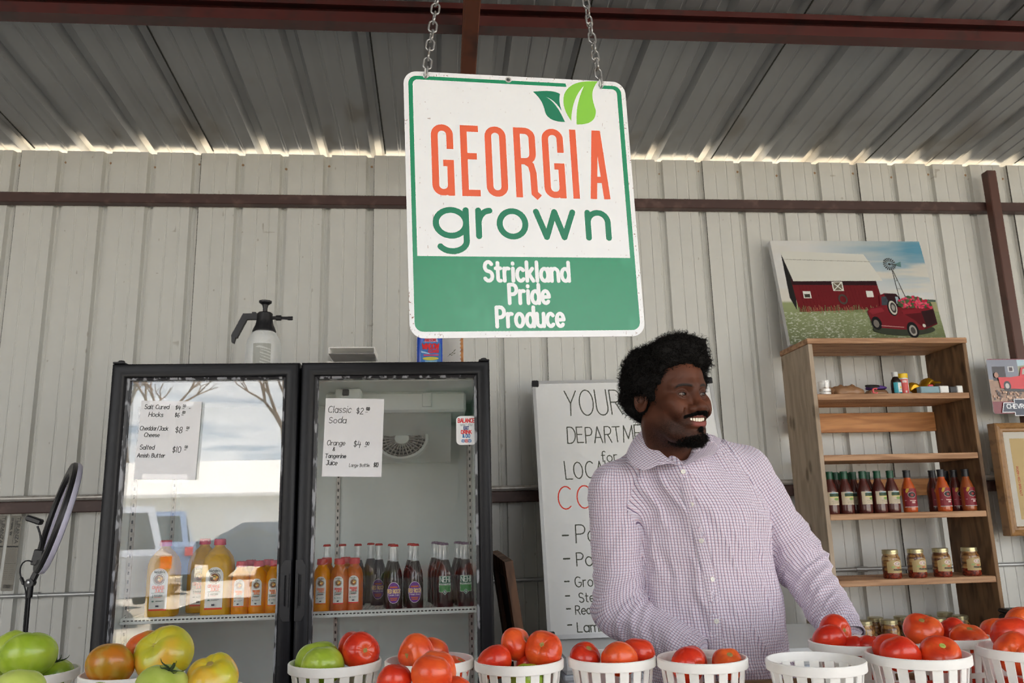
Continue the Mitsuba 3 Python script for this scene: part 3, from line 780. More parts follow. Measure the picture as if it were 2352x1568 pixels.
def atshelf(px, py):          # a bottle's foot standing on the refrigerator shelf
    return atz(px, py, zs)
g1 = 'large orange juice bottles on the left shelf'
for (px, y), lab in zip(((372, 3.215), (463, 3.34), (498, 3.19)), ('large orange juice bottle standing alone at the left end of the left shelf', 'large orange juice bottle half hidden behind the other large bottle', 'large orange juice bottle in front next to the small tangerine bottles')):
    p = at(px, 1400, y)
    big_juice(p[0], y, lab, g1)
g2 = 'small juice bottles in the refrigerator'
for (px, y, mn, w, red, lab) in ((551, 3.175, 'mat_juice_tangerine', 'TANGERINE', (236, 120, 40), 'small tangerine juice bottle next to the large orange juice bottle'), (591, 3.175, 'mat_juice_tangerine', 'TANGERINE', (236, 120, 40), 'second small tangerine juice bottle from the large orange juice bottle'),
                              (629, 3.175, 'mat_juice_tangerine', 'ORANGE', (236, 120, 40), 'small tangerine juice bottle cut by the right edge of the left door glass'), (738, 3.175, 'mat_juice_tangerine', 'ORANGE', (226, 110, 40), 'small amber juice bottle cut by the left edge of the right door glass'),
                              (778, 3.165, 'mat_juice_red', 'ORANGE', (226, 60, 60), 'small blood orange juice bottle in front of the pale amber one'), (813, 3.185, 'mat_juice_red', 'ORANGE', (226, 60, 60), 'small blood orange juice bottle next to the empty gap on the right shelf'),
                              (572, 3.26, 'mat_juice_tangerine', '', (0, 0, 0), 'small juice bottle in the second row behind the two tangerine bottles'), (613, 3.26, 'mat_juice_tangerine', '', (0, 0, 0), 'small juice bottle in the second row near the middle post of the refrigerator'),
                              (748, 3.27, 'mat_juice_red', '', (0, 0, 0), 'small juice bottle behind the amber bottle on the right shelf'), (792, 3.27, 'mat_juice_red', '', (0, 0, 0), 'small juice bottle behind the blood orange bottles on the right shelf')):
    small_juice(at(px, 1400, y)[0], y, mn, w, red, lab, g2, bool(w))

def soda(x, y, kind, label, group, lab=True):
    k = thing('soda_bottle', label, 'soda bottle', group)
    M = mat4(None, (x, y, zs))
    part(k, 'body', xf(M, lathe([(0, 0), (.028, 0), (.0305, .004), (.031, .02), (.0305, .105), (.029, .125), (.0225, .15), (.0155, .172), (.0, .172)], 28)), 'mat_soda_dark' if kind != 'dim' else 'mat_soda_violet', smooth=40, label='dark soda in a glass bottle')
    part(k, 'neck', xf(M, lathe([(.0157, .1725), (.0142, .19), (.0132, .215), (.0132, .228)], 24)), 'mat_glass', smooth=True, label='clear glass neck')
    part(k, 'crown_cap', xf(mat4(None, (x, y, zs + .226)), lathe([(.0, 0), (.0148, 0), (.0158, .002), (.0145, .006), (.012, .0085), (0, .009)], 21)), 'mat_crown_violet' if kind == 'nehi' else 'mat_crown_red', smooth=30)
    if not lab: return
    if kind == 'nehi':
        w, h = .046, .058
        L = [(rrect(-w / 2, w / 2, -h / 2, h / 2, .003), (206, 222, 212)), (rrect(-w / 2 + .0012, w / 2 - .0012, -h / 2 + .0012, h / 2 - .0012, .003), (48, 132, 62)), (sg.box(-w / 2 + .0012, .002, w / 2 - .0012, h / 2 - .0016), (28, 92, 72)),
             (sg.box(-w / 2, -.004, w / 2, .002), (206, 222, 212)), (centred('NEHI', 0, .007, .0185, .0024, fit=w * .84), (220, 230, 224)), (centred('GRAPE SODA', 0, -.0032, .0042, .0007, fit=w * .8), (40, 70, 60)),
             (sg.Polygon([(-.009, -h / 2), (0, -h / 2 - .01), (.009, -h / 2), (0, -h / 2 + .01)]), (206, 222, 212)), (sg.Polygon([(-.0075, -h / 2), (0, -h / 2 - .0084), (.0075, -h / 2), (0, -h / 2 + .0084)]), (30, 80, 70)), (centred('N', 0, -h / 2 - .0032, .0064, .0012), (220, 230, 224))]
        z = .086
    else:
        el = sa.scale(sg.Point(0, 0).buffer(1, quad_segs=16), .0255, .038)
        L = [(el, (206, 196, 210)), (sa.scale(el, .93, .95), (104, 34, 138)), (sg.box(-.027, -.003, .027, .0115).difference(sg.box(-.0262, -.0022, .0262, .0107)), (206, 196, 210)), (sg.box(-.014, .017, .014, .0225), (196, 84, 48)),
             (centred('RED ROCK', 0, -.001, .0128, .0026, fit=.05), (228, 196, 140)), (centred('Premium Grape', 0, -.0105, .0058, .0009, fit=.04), (214, 200, 222)), (sg.box(-.013, -.0215, .013, -.0175), (196, 84, 48)), (sg.box(-.011, -.0275, .011, -.0235), (196, 84, 48))]
        z = .062
    m, c = layers(L, frame((x, y - .031, zs + z), (1, 0, 0), (0, 0, 1)), .0005, .0002, bend=.031)
    part(k, 'label', m, 'mat_vc', color=c, label='green label' if kind == 'nehi' else 'purple oval label')
gr = 'grape soda bottles in the right half of the refrigerator'
for px, y, kind, lab, on in ((905, 3.165, 'red', 'soda bottle with purple oval label, first of the pair of oval labels', True), (953, 3.175, 'red', 'soda bottle with purple oval label, nearest to the green labelled sodas', True),
                            (1022, 3.18, 'nehi', 'soda bottle with a green square label beside the purple labelled ones', True), (1070, 3.19, 'nehi', 'soda bottle with a green square label at the right end of the shelf', True),
                            (1014, 3.25, 'nehi', 'violet capped soda bottle right behind the first green labelled one', False), (1008, 3.32, 'nehi', 'third violet capped soda bottle in the row behind the first green label', False), (1000, 3.40, 'nehi', 'rearmost violet capped soda bottle of the row behind the first green label', False),
                            (1062, 3.26, 'nehi', 'violet capped soda bottle right behind the end green label', False), (1053, 3.34, 'nehi', 'rearmost violet capped soda bottle of the end row', False),
                            (899, 3.25, 'red', 'red capped soda bottle behind the first purple oval label', False), (944, 3.26, 'red', 'red capped soda bottle behind the second purple oval label', False),
                            (748, 3.42, 'dim', 'red capped soda bottle at the back behind the amber juice', False), (784, 3.42, 'dim', 'red capped soda bottle at the back behind the first blood orange juice', False), (820, 3.38, 'dim', 'red capped soda bottle at the back behind the second blood orange juice', False),
                            (850, 3.47, 'dim', 'red capped soda bottle standing in the dark gap of the right shelf', False), (869, 3.36, 'dim', 'red capped soda bottle in the gap next to the purple labels', True)):
    soda(at(px, 1400, y)[0], y, kind, lab, gr, on)

# ---------------------------------------------------------------- on top of the refrigerator
zt = FZ + .004
def topx(px, y): return at(px, 832, y)[0]
yy = 3.3
x = topx(604, yy)
sp = thing('spray_bottle', 'translucent white pump sprayer with black pump head on the refrigerator', 'spray bottle')
mat('milky', [.70, .72, .71], .35, coat=.3)
M = mat4(None, (x, yy, zt))
hs = .98
prof = [(0, 0), (.068, 0), (.071, .006), (.071, .10), (.070, .125), (.062, .155), (.046, .182), (.032, .192), (0, .192)]
part(sp, 'tank', xf(M, lathe(prof, 40)), 'mat_milky', smooth=40, label='milky plastic tank')
part(sp, 'collar', xf(M, lathe([(.046, .185), (.047, .19), (.036, .215), (.032, .235), (.031, .262), (.026, .267), (0, .267)], 32)), 'mat_black_plastic', smooth=35, label='black collar')
part(sp, 'plunger', xf(M, lathe([(.010, .262), (.009, .285), (.013, .3), (.025, .309), (.026, .316), (0, .318)], 24)), 'mat_black_plastic', smooth=35, label='black pump knob')
part(sp, 'nozzle', xf(M, cat([tube([(.02, 0, .245), (.06, 0, .245)], .007, 10), tube([(.045, 0, .245), (.066, 0, .245)], .011, 10), tube([(.06, 0, .245), (.112, 0, .243)], .006, 10), tube([(.092, 0, .243), (.112, 0, .243)], .008, 10)])), 'mat_black_plastic', smooth=35, label='black nozzle')
hp = so.unary_union([sg.LineString([(-.02, .25), (-.078, .25), (-.118, .165)]).buffer(.012, cap_style='flat', join_style='mitre'), sg.Polygon([(-.128, .17), (-.106, .18), (-.118, .138), (-.126, .142)]), sg.box(-.05, .26, -.035, .268)])
part(sp, 'handle', xf(M @ frame((0, .011, 0), (1, 0, 0), (0, 0, 1)), extr(hp, .022)), 'mat_black_plastic', label='black trigger handle')
Ls = [(rrect(-.026, .044, -.05, .05, .004), (168, 170, 164))]
rr = random.Random(5)
for i in range(7):
    z = -.04 + i * .0125
    Ls.append((sg.Polygon([(-.01 + rr.uniform(-.01, .02), z), (.044, z - .012), (.044, z - .008), (.0, z + .005)]), (206, 208, 204)))
m, c = layers(Ls, frame((x, yy - .0715, zt + .075), (1, 0, 0), (0, 0, 1)), .0004, .0002, bend=.0715)
part(sp, 'label', m, 'mat_vc', color=c, label='worn grey printed label')
# clear plastic tray
mat('clear_plastic', [.78, .77, .74], .2, coat=.6)
x0, x1 = topx(760, 3.28), topx(866, 3.28)
tr = thing('plastic_container', 'low clear plastic food container upside down on the refrigerator', 'container')
ob = hullm([(x, y, z) for x0_, x1_, y0_, y1_, z in ((x0 - .008, x1 + .008, 3.18, 3.36, zt + .003), (x0, x1, 3.19, 3.35, zt + .072)) for x in (x0_, x1_) for y in (y0_, y1_)])
part(tr, 'body', ob, 'mat_glass', label='clear plastic body')
part(tr, 'rim', ring_frame(x0 + .002, x1 - .002, zt + .069, zt + .098, [(0, -.16), (0, .0), (.004, .0), (.004, -.16)], 3.19), 'mat_clear_plastic', label='clouded top edge')
part(tr, 'base_rim', cat([box(x0 - .012, x1 + .012, 3.176, 3.182, zt, zt + .006), box(x0 - .012, x1 + .012, 3.358, 3.364, zt, zt + .006), box(x0 - .012, x0 - .006, 3.18, 3.36, zt, zt + .006), box(x1 + .006, x1 + .012, 3.18, 3.36, zt, zt + .006)]), 'mat_clear_plastic')
# window cleaner
mat('blue_liquid', rgb(16, 70, 190), .12, coat=1.0)
x = topx(987, 3.25)
wc = thing('cleaner_bottle', 'blue window cleaner spray bottle on the refrigerator just under the hanging sign', 'spray bottle')
part(wc, 'body', xf(mat4(np.diag([1, .62, 1]), (x, 3.25, zt)), loft([sq_section(.052 * a, z, 4) for a, z in ((.95, 0), (1, .006), (1, .14), (.93, .15), (.66, .17), (.36, .182), (.3, .19), (.3, .2))])), 'mat_blue_liquid', smooth=50, label='blue liquid in a clear bottle')
part(wc, 'trigger_head', cat([box(x - .03, x + .034, 3.235, 3.265, zt + .2, zt + .235, .006), xf(mat4(None, (x, 3.25, zt + .182)), lathe([(.02, 0), (.02, .02), (0, .02)], 16)), quadbox((x - .02, 3.25, zt + .2), (x - .04, 3.25, zt + .16), .014, .01)]), 'mat_cap_red', label='red trigger head')
Lb = [(sg.Polygon([(-.036, -.058), (.046, -.058), (.046, .02), (.03, .052), (-.012, .052), (-.036, .02)]), (64, 120, 190)), (sg.Polygon([(-.026, .03), (.034, .03), (.03, .05), (-.008, .05)]), (176, 190, 224)), (centred('AWESOME', .004, .033, .012, .003, fit=.05), (206, 60, 70)),
      (centred('WINDOW', .004, .002, .021, .0046, fit=.07), (222, 40, 44)), (centred('CLEANER', .016, -.014, .012, .0028, fit=.044), (214, 46, 56)), (sg.box(-.024, -.027, .036, -.021), (206, 80, 120)), (sa.scale(sg.Point(.004, -.038).buffer(.01), 3.2, .7), (214, 206, 80)), (sg.box(-.018, -.056, .03, -.046), (150, 200, 226)),
      (sg.Polygon([(-.034, -.006), (.0, -.016), (.0, -.02), (-.034, -.014)]), (170, 206, 236))]
m, c = layers(Lb, frame((x, 3.25 - .0328, zt + .092), (1, 0, 0), (0, 0, 1)), .0, .0003)
part(wc, 'label', m, 'mat_vc_gloss', color=c, label='blue printed label with red words')
# scalloped card in a small wooden frame
x = topx(1036, 3.33)
cf = thing('framed_card', 'small wooden frame holding a white scalloped card with a leaf sprig on the refrigerator', 'picture frame')
part(cf, 'frame', box(x - .052, x + .052, 3.335, 3.35, zt, zt + .19, .003), 'mat_wood_rail', label='brown wooden back')
sca = sg.box(-.034, .0, .034, .13)
sca = so.unary_union([sca] + [sg.Point(.034, z).buffer(.008) for z in np.arange(.012, .13, .016)] + [sg.Point(-.034, z).buffer(.008) for z in np.arange(.012, .13, .016)] + [sg.Point(xx, .004).buffer(.006) for xx in np.arange(-.03, .035, .012)])
lf = [(sca.intersection(sg.box(-1, .004, 1, .128)), (206, 204, 198))] + [(sa.rotate(sa.scale(sg.Point(dx, dz).buffer(.005), 1, .35), r_), (120, 122, 104)) for dx, dz, r_ in ((-.004, .04, 40), (.006, .046, 50), (.014, .055, 60), (.004, .036, 10), (.014, .043, 20))] + [(sg.LineString([(-.014, .03), (.0, .04), (.02, .06)]).buffer(.0007), (120, 122, 104))]
m, c = layers(lf, frame((x, 3.3335, zt + .055), (1, 0, 0), (0, 0, 1)))
part(cf, 'card', m, 'mat_vc', color=c, label='white scalloped card')
# ---------------------------------------------------------------- chest freezer, whiteboard
mat('freezer', [.66, .68, .70], .35, coat=.3)
mat('freezer_trim', [.50, .54, .60], .4)
fz = thing('chest_freezer', 'white chest freezer with a flat lid behind the man under the whiteboard', 'freezer')
part(fz, 'body', box(.465, 1.74, 3.22, 3.90, .04, .80, .015), 'mat_freezer')
part(fz, 'trim', box(.46, 1.745, 3.215, 3.90, .80, .822, .006), 'mat_freezer_trim', label='pale blue grey rim strip')
part(fz, 'lid', cat([box(.455, 1.75, 3.205, 3.91, .824, .886, .018)]), 'mat_freezer', label='white lid')
part(fz, 'handle', box(.98, 1.16, 3.185, 3.215, .835, .86, .006), 'mat_freezer_trim')
for x, y in ((.52, 3.28), (1.69, 3.28), (.52, 3.84), (1.69, 3.84)):
    part(fz, 'foot', xf(mat4(None, (x, y, 0)), lathe([(0, 0), (.025, 0), (.025, .045), (0, .045)], 12)), 'mat_black_plastic')

def whiteboard_tex(p, n, uv):
    return mx([.74, .75, .745], [.66, .67, .67], ss_(.5, .8, fb(p.x * 3, p.z * 3, 0, 3)) * .5)
mat('whiteboard', mikit.proc(whiteboard_tex), .22, coat=.5)
mat('alu', [.62, .63, .64], .35, metal=.5)
wb = thing('whiteboard', 'tall whiteboard with a handwritten meat list leaning on the wall behind the man', 'whiteboard')
WR = np.array([[.99958, .02879, .00281], [-.0285, .96351, .26617], [.00496, -.26614, .96392]])
WM = mat4(WR @ np.array([[1, 0, 0], [0, 0, -1], [0, 1, 0]]), (.4569, 3.6376, .8935))   # x right, y up the board, z out of it
bw, bh = .91, 1.22
part(wb, 'panel', flat(sg.box(.012, .012, bw - .012, bh - .012), WM, -.012, .010), 'mat_whiteboard', label='glossy white panel')
for nme, p_ in (('rail', sg.box(0, 0, bw, .018)), ('rail', sg.box(0, bh - .016, bw, bh)), ('rail', sg.box(0, .018, .016, bh - .016)), ('rail', sg.box(bw - .016, .018, bw, bh - .016))):
    part(wb, nme, flat(p_, WM, -.014, .016), 'mat_alu', label='aluminium edge')
for cx, cz in ((0, bh - .03), (bw - .03, bh - .03), (0, 0), (bw - .03, 0)):
    part(wb, 'corner_cap', flat(rrect(cx - .002, cx + .032, cz - .002, cz + .032, .006), WM, -.016, .021), 'mat_black_plastic', label='black corner cap')
rows = [('YOUR', .155, 1.035, .135, .0055, dict(fit=.29), 0), ('DEPARTMENT', .155, .89, .082, .0052, dict(fit=.46), 0), ('for', .312, .792, .05, .0046, {}, 0), ('LOCAL', .133, .712, .083, .0052, dict(fit=.23), 0), ('CO', .088, .567, .105, .006, dict(sx=.95, gap=.28), 1),
        ('-', .095, .415, .08, .007, {}, 0), ('Po', .157, .41, .08, .0052, {}, 0), ('-', .093, .31, .08, .007, {}, 0), ('Pork', .152, .308, .06, .005, {}, 0), ('-', .09, .218, .06, .006, {}, 0), ('Ground', .138, .216, .044, .0045, {}, 0),
        ('-', .09, .16, .05, .006, {}, 0), ('Steaks', .15, .15, .04, .0045, {}, 0), ('-', .09, .105, .05, .006, {}, 0), ('Ready m', .13, .1, .036, .0045, {}, 0), ('-', .09, .038, .05, .006, {}, 0), ('Lamb', .132, .027, .04, .0048, dict(sx=1.15), 0)]
for s, x, y, h, wt, kw, red in rows:
    part(wb, 'handwriting', flat(put(text(s, h, wt, **{'jit': .05, 'seed': len(s) + 3, **kw}), x, y), WM, -.002, .0006), 'mat_red_ink' if red else 'mat_marker', label='red marker letters' if red else None)
mat('marker', rgb(58, 62, 50), .6)

# ---------------------------------------------------------------- bookcase and what stands on it
BX0, BX1, BY0, BY1, BZ = 1.805, 2.628, 3.75, 4.075, 2.235
bc = thing('bookcase', 'tall open wooden bookcase standing against the back wall at the right', 'bookcase')
part(bc, 'side_panel', box(BX0, BX0 + .022, BY0, BY1, 0, BZ - .028), 'mat_wood_side', label='weathered left side board')
part(bc, 'side_panel', box(BX1 - .02, BX1, BY0, BY1, 0, BZ - .028), 'mat_wood_dark', label='dark stained right side board')
part(bc, 'top', box(BX0 - .004, BX1 + .004, BY0 - .003, BY1, BZ - .027, BZ), 'mat_wood_shelf')
SH = [1.958, 1.664, 1.387, 1.085, .77, .47, .18]
for z in SH:
    part(bc, 'shelf', box(BX0 + .023, BX1 - .021, BY0 + .002, BY1 - .022, z - .028, z), 'mat_wood_shelf')
for z0, z1 in ((1.80, 1.90), (1.47, 1.555)):
    part(bc, 'back_rail', box(BX0 + .023, BX1 - .021, BY1 - .02, BY1, z0, z1), 'mat_wood_rail', label='orange pine cross board at the back')

# canvas picture on top
P0, P1, P2 = np.array([1.80, 3.935, BZ + .008]), np.array([2.655, 3.935, BZ + .008]), np.array([1.80, 4.06, 2.85])
CM = frame(P0, P1 - P0, P2 - P0)
cw, ch = .855, float(np.linalg.norm(P2 - P0))
cv = thing('canvas_picture', 'canvas picture of a red barn and old red pickup truck on top of the bookcase', 'picture')
part(cv, 'canvas', flat(sg.box(0, 0, cw, ch), CM, -.032, .032), 'mat_vc_canvas', label='pale canvas edge')
mat('vc_canvas', [.62, .62, .62], .85)
# meadow and sky as a fine coloured sheet
nx, nz_ = 320, 240
gx, gz = np.meshgrid(np.linspace(0, 1, nx), np.linspace(0, 1, nz_), indexing='ij')
q = np.stack([gx * 5, gz * 9, gx * 0], -1)
f1, f2, f3 = meshkit.fbm(q, 4, 1), meshkit.fbm(q * 17, 3, 2), meshkit.fbm(np.stack([gx * 3, gz * 12, gx * 0], -1), 4, 5)
def lin(c): return np.array(rgb(*c))
sky_c = lin((206, 206, 204)) * (1 - np.clip(gx * 1.5 - .35, 0, 1) * np.clip((gz - .42) * 2.2, 0, 1))[..., None] + lin((92, 146, 170)) * (np.clip(gx * 1.5 - .35, 0, 1) * np.clip((gz - .42) * 2.2, 0, 1))[..., None]
cl = np.clip((f3 - .45) * 4, 0, 1)[..., None] * np.where(gz > .8, .35, .9)[..., None]
sky_c = sky_c * (1 - cl) + lin((204, 200, 190)) * cl
med = lin((128, 140, 96)) * (1 - f1)[..., None] + lin((150, 160, 120)) * f1[..., None]
med = med * np.clip(.45 + gz * 1.5, .5, 1)[..., None]
fl = np.clip((f2 - .58) * 6, 0, 1)[..., None] * (gz < .3)[..., None] * np.clip(1.25 - gx * 1.1, 0, 1)[..., None]
med = med * (1 - fl) + lin((186, 190, 176)) * fl
edge = np.clip((gz - .385) * 40, 0, 1)[..., None]
colr = med * (1 - edge) + sky_c * edge
V = np.stack([gx * cw, gz * ch, gx * 0 + .0004], -1).reshape(-1, 3) @ CM[:3, :3].T + CM[:3, 3]
part(cv, 'painted_sky_and_meadow', trimesh.Trimesh(V, grid_faces(nx, nz_, False)[:, ::-1], process=False), 'mat_vc_matte', color=colr.reshape(-1, 3))
def PP(pts): return sg.Polygon([((x - 215) / 1100 * cw, y) for x, y in pts])
# the picture's own coordinates: u 0..1 to the right, v 0..1 up
def uv_(*pts): return sg.Polygon([(u * cw, v * ch) for u, v in pts])
def el(u, v, ru, rv): return sa.scale(sg.Point(u * cw, v * ch).buffer(1, quad_segs=10), ru * cw, rv * ch)
def ln(w, *pts): return sg.LineString([(u * cw, v * ch) for u, v in pts]).buffer(w * cw)
barn = [(uv_((.055, .86), (.11, .58), (.085, .32), (.055, .44)), (30, 30, 30)), (uv_((.085, .62), (.64, .6), (.655, .33), (.10, .30)), (104, 26, 32)), (uv_((.085, .62), (.64, .6), (.642, .555), (.09, .56)), (44, 20, 26)),
        (uv_((.05, .895), (.60, .865), (.685, .60), (.10, .595)), (206, 206, 198)), (ln(.0018, (.065, .81), (.63, .79)), (150, 150, 140))]
barn += [(ln(.0011, (.13 + i * .022, .56), (.14 + i * .0222, .32)), (84 + (i * 37) % 34, 20, 28)) for i in range(23)]
def frame_(u0, u1, v0, v1, w): return sg.box(u0 * cw, v0 * ch, u1 * cw, v1 * ch).difference(sg.box((u0 + w) * cw, (v0 + w) * ch, (u1 - w) * cw, (v1 - w) * ch))
barn += [(sg.box(.345 * cw, .5 * ch, .415 * cw, .59 * ch), (110, 100, 84)), (frame_(.345, .415, .5, .59, .007), (214, 214, 206)), (ln(.003, (.35, .505), (.41, .585)), (214, 214, 206)), (ln(.003, (.35, .585), (.41, .505)), (214, 214, 206)),
         (sg.box(.145 * cw, .43 * ch, .195 * cw, .495 * ch), (60, 56, 50)), (frame_(.145, .195, .43, .495, .007), (214, 214, 206)), (sg.box(.145 * cw, .47 * ch, .195 * cw, .497 * ch), (210, 210, 204)), (sg.box(.555 * cw, .44 * ch, .60 * cw, .5 * ch), (210, 210, 204)),
         (el(.395, .42, .03, .05).difference(el(.395, .42, .019, .03)), (74, 62, 58))]
mill = [(ln(.002, (.765, .70), (.765, .36)), (70, 70, 66)), (ln(.002, (.77, .70), (.815, .38)), (70, 70, 66)), (ln(.0012, (.766, .52), (.793, .52)), (70, 70, 66)), (ln(.0012, (.766, .6), (.782, .6)), (70, 70, 66))]
for i in range(18):
    a = i * math.pi / 9
    mill.append((uv_((.757 + .012 * math.cos(a), .765 + .017 * math.sin(a)), (.757 + .042 * math.cos(a - .1), .765 + .062 * math.sin(a - .1)), (.757 + .042 * math.cos(a + .1), .765 + .062 * math.sin(a + .1))), (58, 58, 54)))
mill += [(el(.757, .765, .008, .011), (58, 58, 54)), (uv_((.79, .765), (.835, .79), (.83, .735), (.8, .75)), (90, 124, 124)), (ln(.002, (.76, .765), (.80, .76)), (58, 58, 54))]
field = [(uv_((.70, .385), (1, .41), (1, .30), (.7, .33)), (150, 150, 112)), (uv_((.86, .395), (.93, .42), (1, .415), (1, .395)), (74, 90, 80))]
truck = [(el(.74, .13, .20, .055), (52, 58, 46)), (uv_((.53, .30), (.55, .33), (.62, .35), (.70, .34), (.95, .33), (.965, .18), (.86, .125), (.72, .13), (.60, .145), (.545, .19)), (112, 28, 36)),
         (uv_((.62, .34), (.635, .455), (.67, .475), (.745, .47), (.765, .43), (.77, .33)), (112, 24, 34)), (uv_((.665, .472), (.745, .47), (.765, .43), (.77, .34), (.7, .34)), (46, 20, 26)), (uv_((.635, .36), (.645, .44), (.675, .445), (.69, .36)), (60, 66, 74)), (uv_((.735, .37), (.735, .44), (.752, .44), (.757, .38)), (150, 170, 180)),
         (el(.573, .19, .032, .062), (20, 20, 22)), (el(.57, .185, .018, .036), (110, 106, 100)), (el(.70, .335, .032, .078), (24, 24, 26)), (el(.703, .335, .026, .066), (196, 190, 180)), (el(.705, .335, .019, .05), (60, 56, 54)), (el(.705, .335, .011, .03), (150, 146, 140)),
         (uv_((.75, .29), (.86, .30), (.965, .33), (.965, .18), (.88, .13), (.82, .22)), (84, 18, 26)), (uv_((.755, .31), (.96, .34), (.96, .30), (.76, .27)), (124, 30, 40)), (uv_((.88, .30), (.965, .32), (.965, .19), (.89, .15)), (46, 22, 26)), (el(.795, .125, .037, .075), (22, 22, 24)), (el(.795, .12, .024, .05), (150, 146, 140)), (el(.795, .12, .015, .032), (70, 66, 64)),
         (ln(.003, (.60, .165), (.74, .15)), (170, 120, 120)), (el(.875, .165, .01, .016), (200, 196, 188)), (ln(.0025, (.60, .315), (.63, .31)), (190, 180, 170)), (uv_((.54, .30), (.56, .325), (.63, .335), (.64, .30), (.56, .27)), (132, 38, 48))]
rr = random.Random(2)
flowers = []
for i in range(150):
    u = rr.uniform(.745, .955); v = .335 + rr.uniform(0, 1) * (.12 - abs(u - .84) * .6)
    flowers.append((el(u, v, rr.uniform(.006, .012), rr.uniform(.008, .014)), rr.choice([(196, 50, 84), (210, 70, 96), (172, 34, 62), (70, 96, 60), (60, 84, 56), (220, 100, 120)])))
grass = [(ln(.0012, (u, .30 + rr.uniform(-.015, .01)), (u + rr.uniform(-.006, .006), .345 + rr.uniform(-.02, .02))), rr.choice([(112, 126, 84), (150, 150, 110), (176, 110, 90)])) for u in np.arange(.1, .64, .008)]
m, c = layers(field + barn + mill + grass + truck + flowers, CM, .0006, .00004)
part(cv, 'painted_barn_and_truck', m, 'mat_vc_matte', color=c)

# sauce bottles
mat('sauce_dark', rgb(74, 26, 20), .1, coat=1.0)
mat('sauce_orange', rgb(178, 76, 26), .14, coat=1.0)
mat('sauce_brown', rgb(150, 76, 34), .14, coat=1.0)
mat('cap_green', rgb(14, 70, 46), .4)
def sauce(x, y, z, matn, cap, kind, label, group):
    k = thing('sauce_bottle', label, 'sauce bottle', group)
    M = mat4(rotz(rng.uniform(-.25, .25)), (x, y, z))
    part(k, 'body', xf(M, lathe([(0, 0), (.029, 0), (.032, .004), (.0325, .02), (.0325, .095), (.031, .11), (.024, .135), (.0165, .152), (.0148, .165), (.0, .166)], 28)), matn, smooth=40, label='glass bottle full of sauce')
    part(k, 'cap', xf(M, lathe([(0, .164), (.0165, .164), (.0168, .168), (.0158, .192), (.0172, .193), (.0172, .199), (.0155, .2), (0, .2)], 24)), 'mat_cap_green' if cap == 'g' else 'mat_black_plastic', smooth=35, label='green cap' if cap == 'g' else 'black cap')
    if kind == 'farm':
        L = [(sg.box(-.036, -.030, .036, .030), (196, 182, 158)), (sg.box(-.02, .008, .034, .024), (40, 66, 44)), (sg.Polygon([(-.02, .024), (0, .029), (.034, .024)]), (150, 180, 196)), (sg.box(-.02, .004, .034, .009), (206, 190, 120)), (sa.scale(sg.Point(.012, -.003).buffer(.006), 2.2, 1), (120, 150, 80)),
             (sg.box(-.014, -.0125, .028, -.0112), (110, 96, 84)), (sg.box(-.010, -.0175, .024, -.0165), (110, 96, 84)), (sg.box(-.012, -.0225, .026, -.0215), (110, 96, 84)), (sg.Point(.031, -.004).buffer(.003), (190, 60, 60))]
        zz = .072
    else:
        L = [(sg.box(-.036, -.045, .036, .044), (128, 30, 40)), (sa.scale(sg.Point(.004, .014).buffer(.014, quad_segs=10), 1.35, 1), (200, 186, 176)), (sa.scale(sg.Point(.004, .014).buffer(.0125, quad_segs=10), 1.38, 1), (26, 18, 20)), (sg.Polygon([(-.004, .012), (.0, .021), (.004, .016), (.008, .021), (.012, .012), (.004, .006)]), (150, 40, 40)),
             (sg.Polygon([(-.024, .03), (-.018, .044), (-.006, .044), (-.012, .028), (-.02, .022)]), (190, 150, 50)), (sg.box(-.008, -.015, .022, -.012), (222, 196, 190)), (sg.box(.0, -.026, .014, -.018), (210, 180, 176)), (sg.box(-.036, -.045, .036, -.042), (190, 180, 176)), (sg.box(-.03, -.013, -.022, -.0115), (220, 200, 196))]
        zz = .068
    m, c = layers(L, M @ frame((0, -.0325, zz), (1, 0, 0), (0, 0, 1)), .0004, .0002, bend=.0325)
    part(k, 'label', m, 'mat_vc', color=c, label='cream picture label' if kind == 'farm' else 'dark red label with a black oval')
z = SH[2] + .0005
g1 = 'green capped sauce bottles'
for px, y, lab in ((1912, 3.80, 'green capped barbecue sauce bottle cut by the left side board of the bookcase'), (1946, 3.805, 'second green capped bottle of the front row from the left side board'), (1989, 3.81, 'third green capped bottle of the front row from the left side board'), (2023, 3.815, 'green capped sauce bottle second from the gap in its shelf'), (2053, 3.82, 'green capped sauce bottle nearest to the orange sauces'),
                  (1926, 3.88, 'green capped bottle hidden behind the two leftmost front ones'), (1938, 3.955, 'green capped bottle deep behind the second front bottle'), (1967, 3.885, 'green capped bottle standing back between the second and third front bottles'), (1962, 3.96, 'rearmost green capped bottle behind the second front bottle'), (1999, 3.90, 'green capped bottle behind the third front bottle')):
    sauce(at(px, 1170, y)[0], y, z, 'mat_sauce_dark', 'g', 'farm', lab, g1)
g2 = 'black capped sauce bottles'
for px, y, mn, lab in ((2092, 3.82, 'mat_sauce_orange', 'bright orange sauce bottle with black cap standing alone in the middle of its shelf'), (2171, 3.80, 'mat_sauce_orange', 'bright orange sauce bottle in front of the red brown ones'), (2228, 3.82, 'mat_sauce_brown', 'light brown sauce bottle at the right end of its shelf'),
                      (2151, 3.88, 'mat_sauce_dark', 'dark red sauce bottle half hidden behind the second orange one'), (2201, 3.885, 'mat_sauce_dark', 'dark sauce bottle between the orange and the light brown one'), (2181, 3.965, 'mat_sauce_dark', 'dark sauce bottle at the very back of the black capped group')):
    sauce(at(px, 1170, y)[0], y, z, mn, 'k', 'fire', lab, g2)
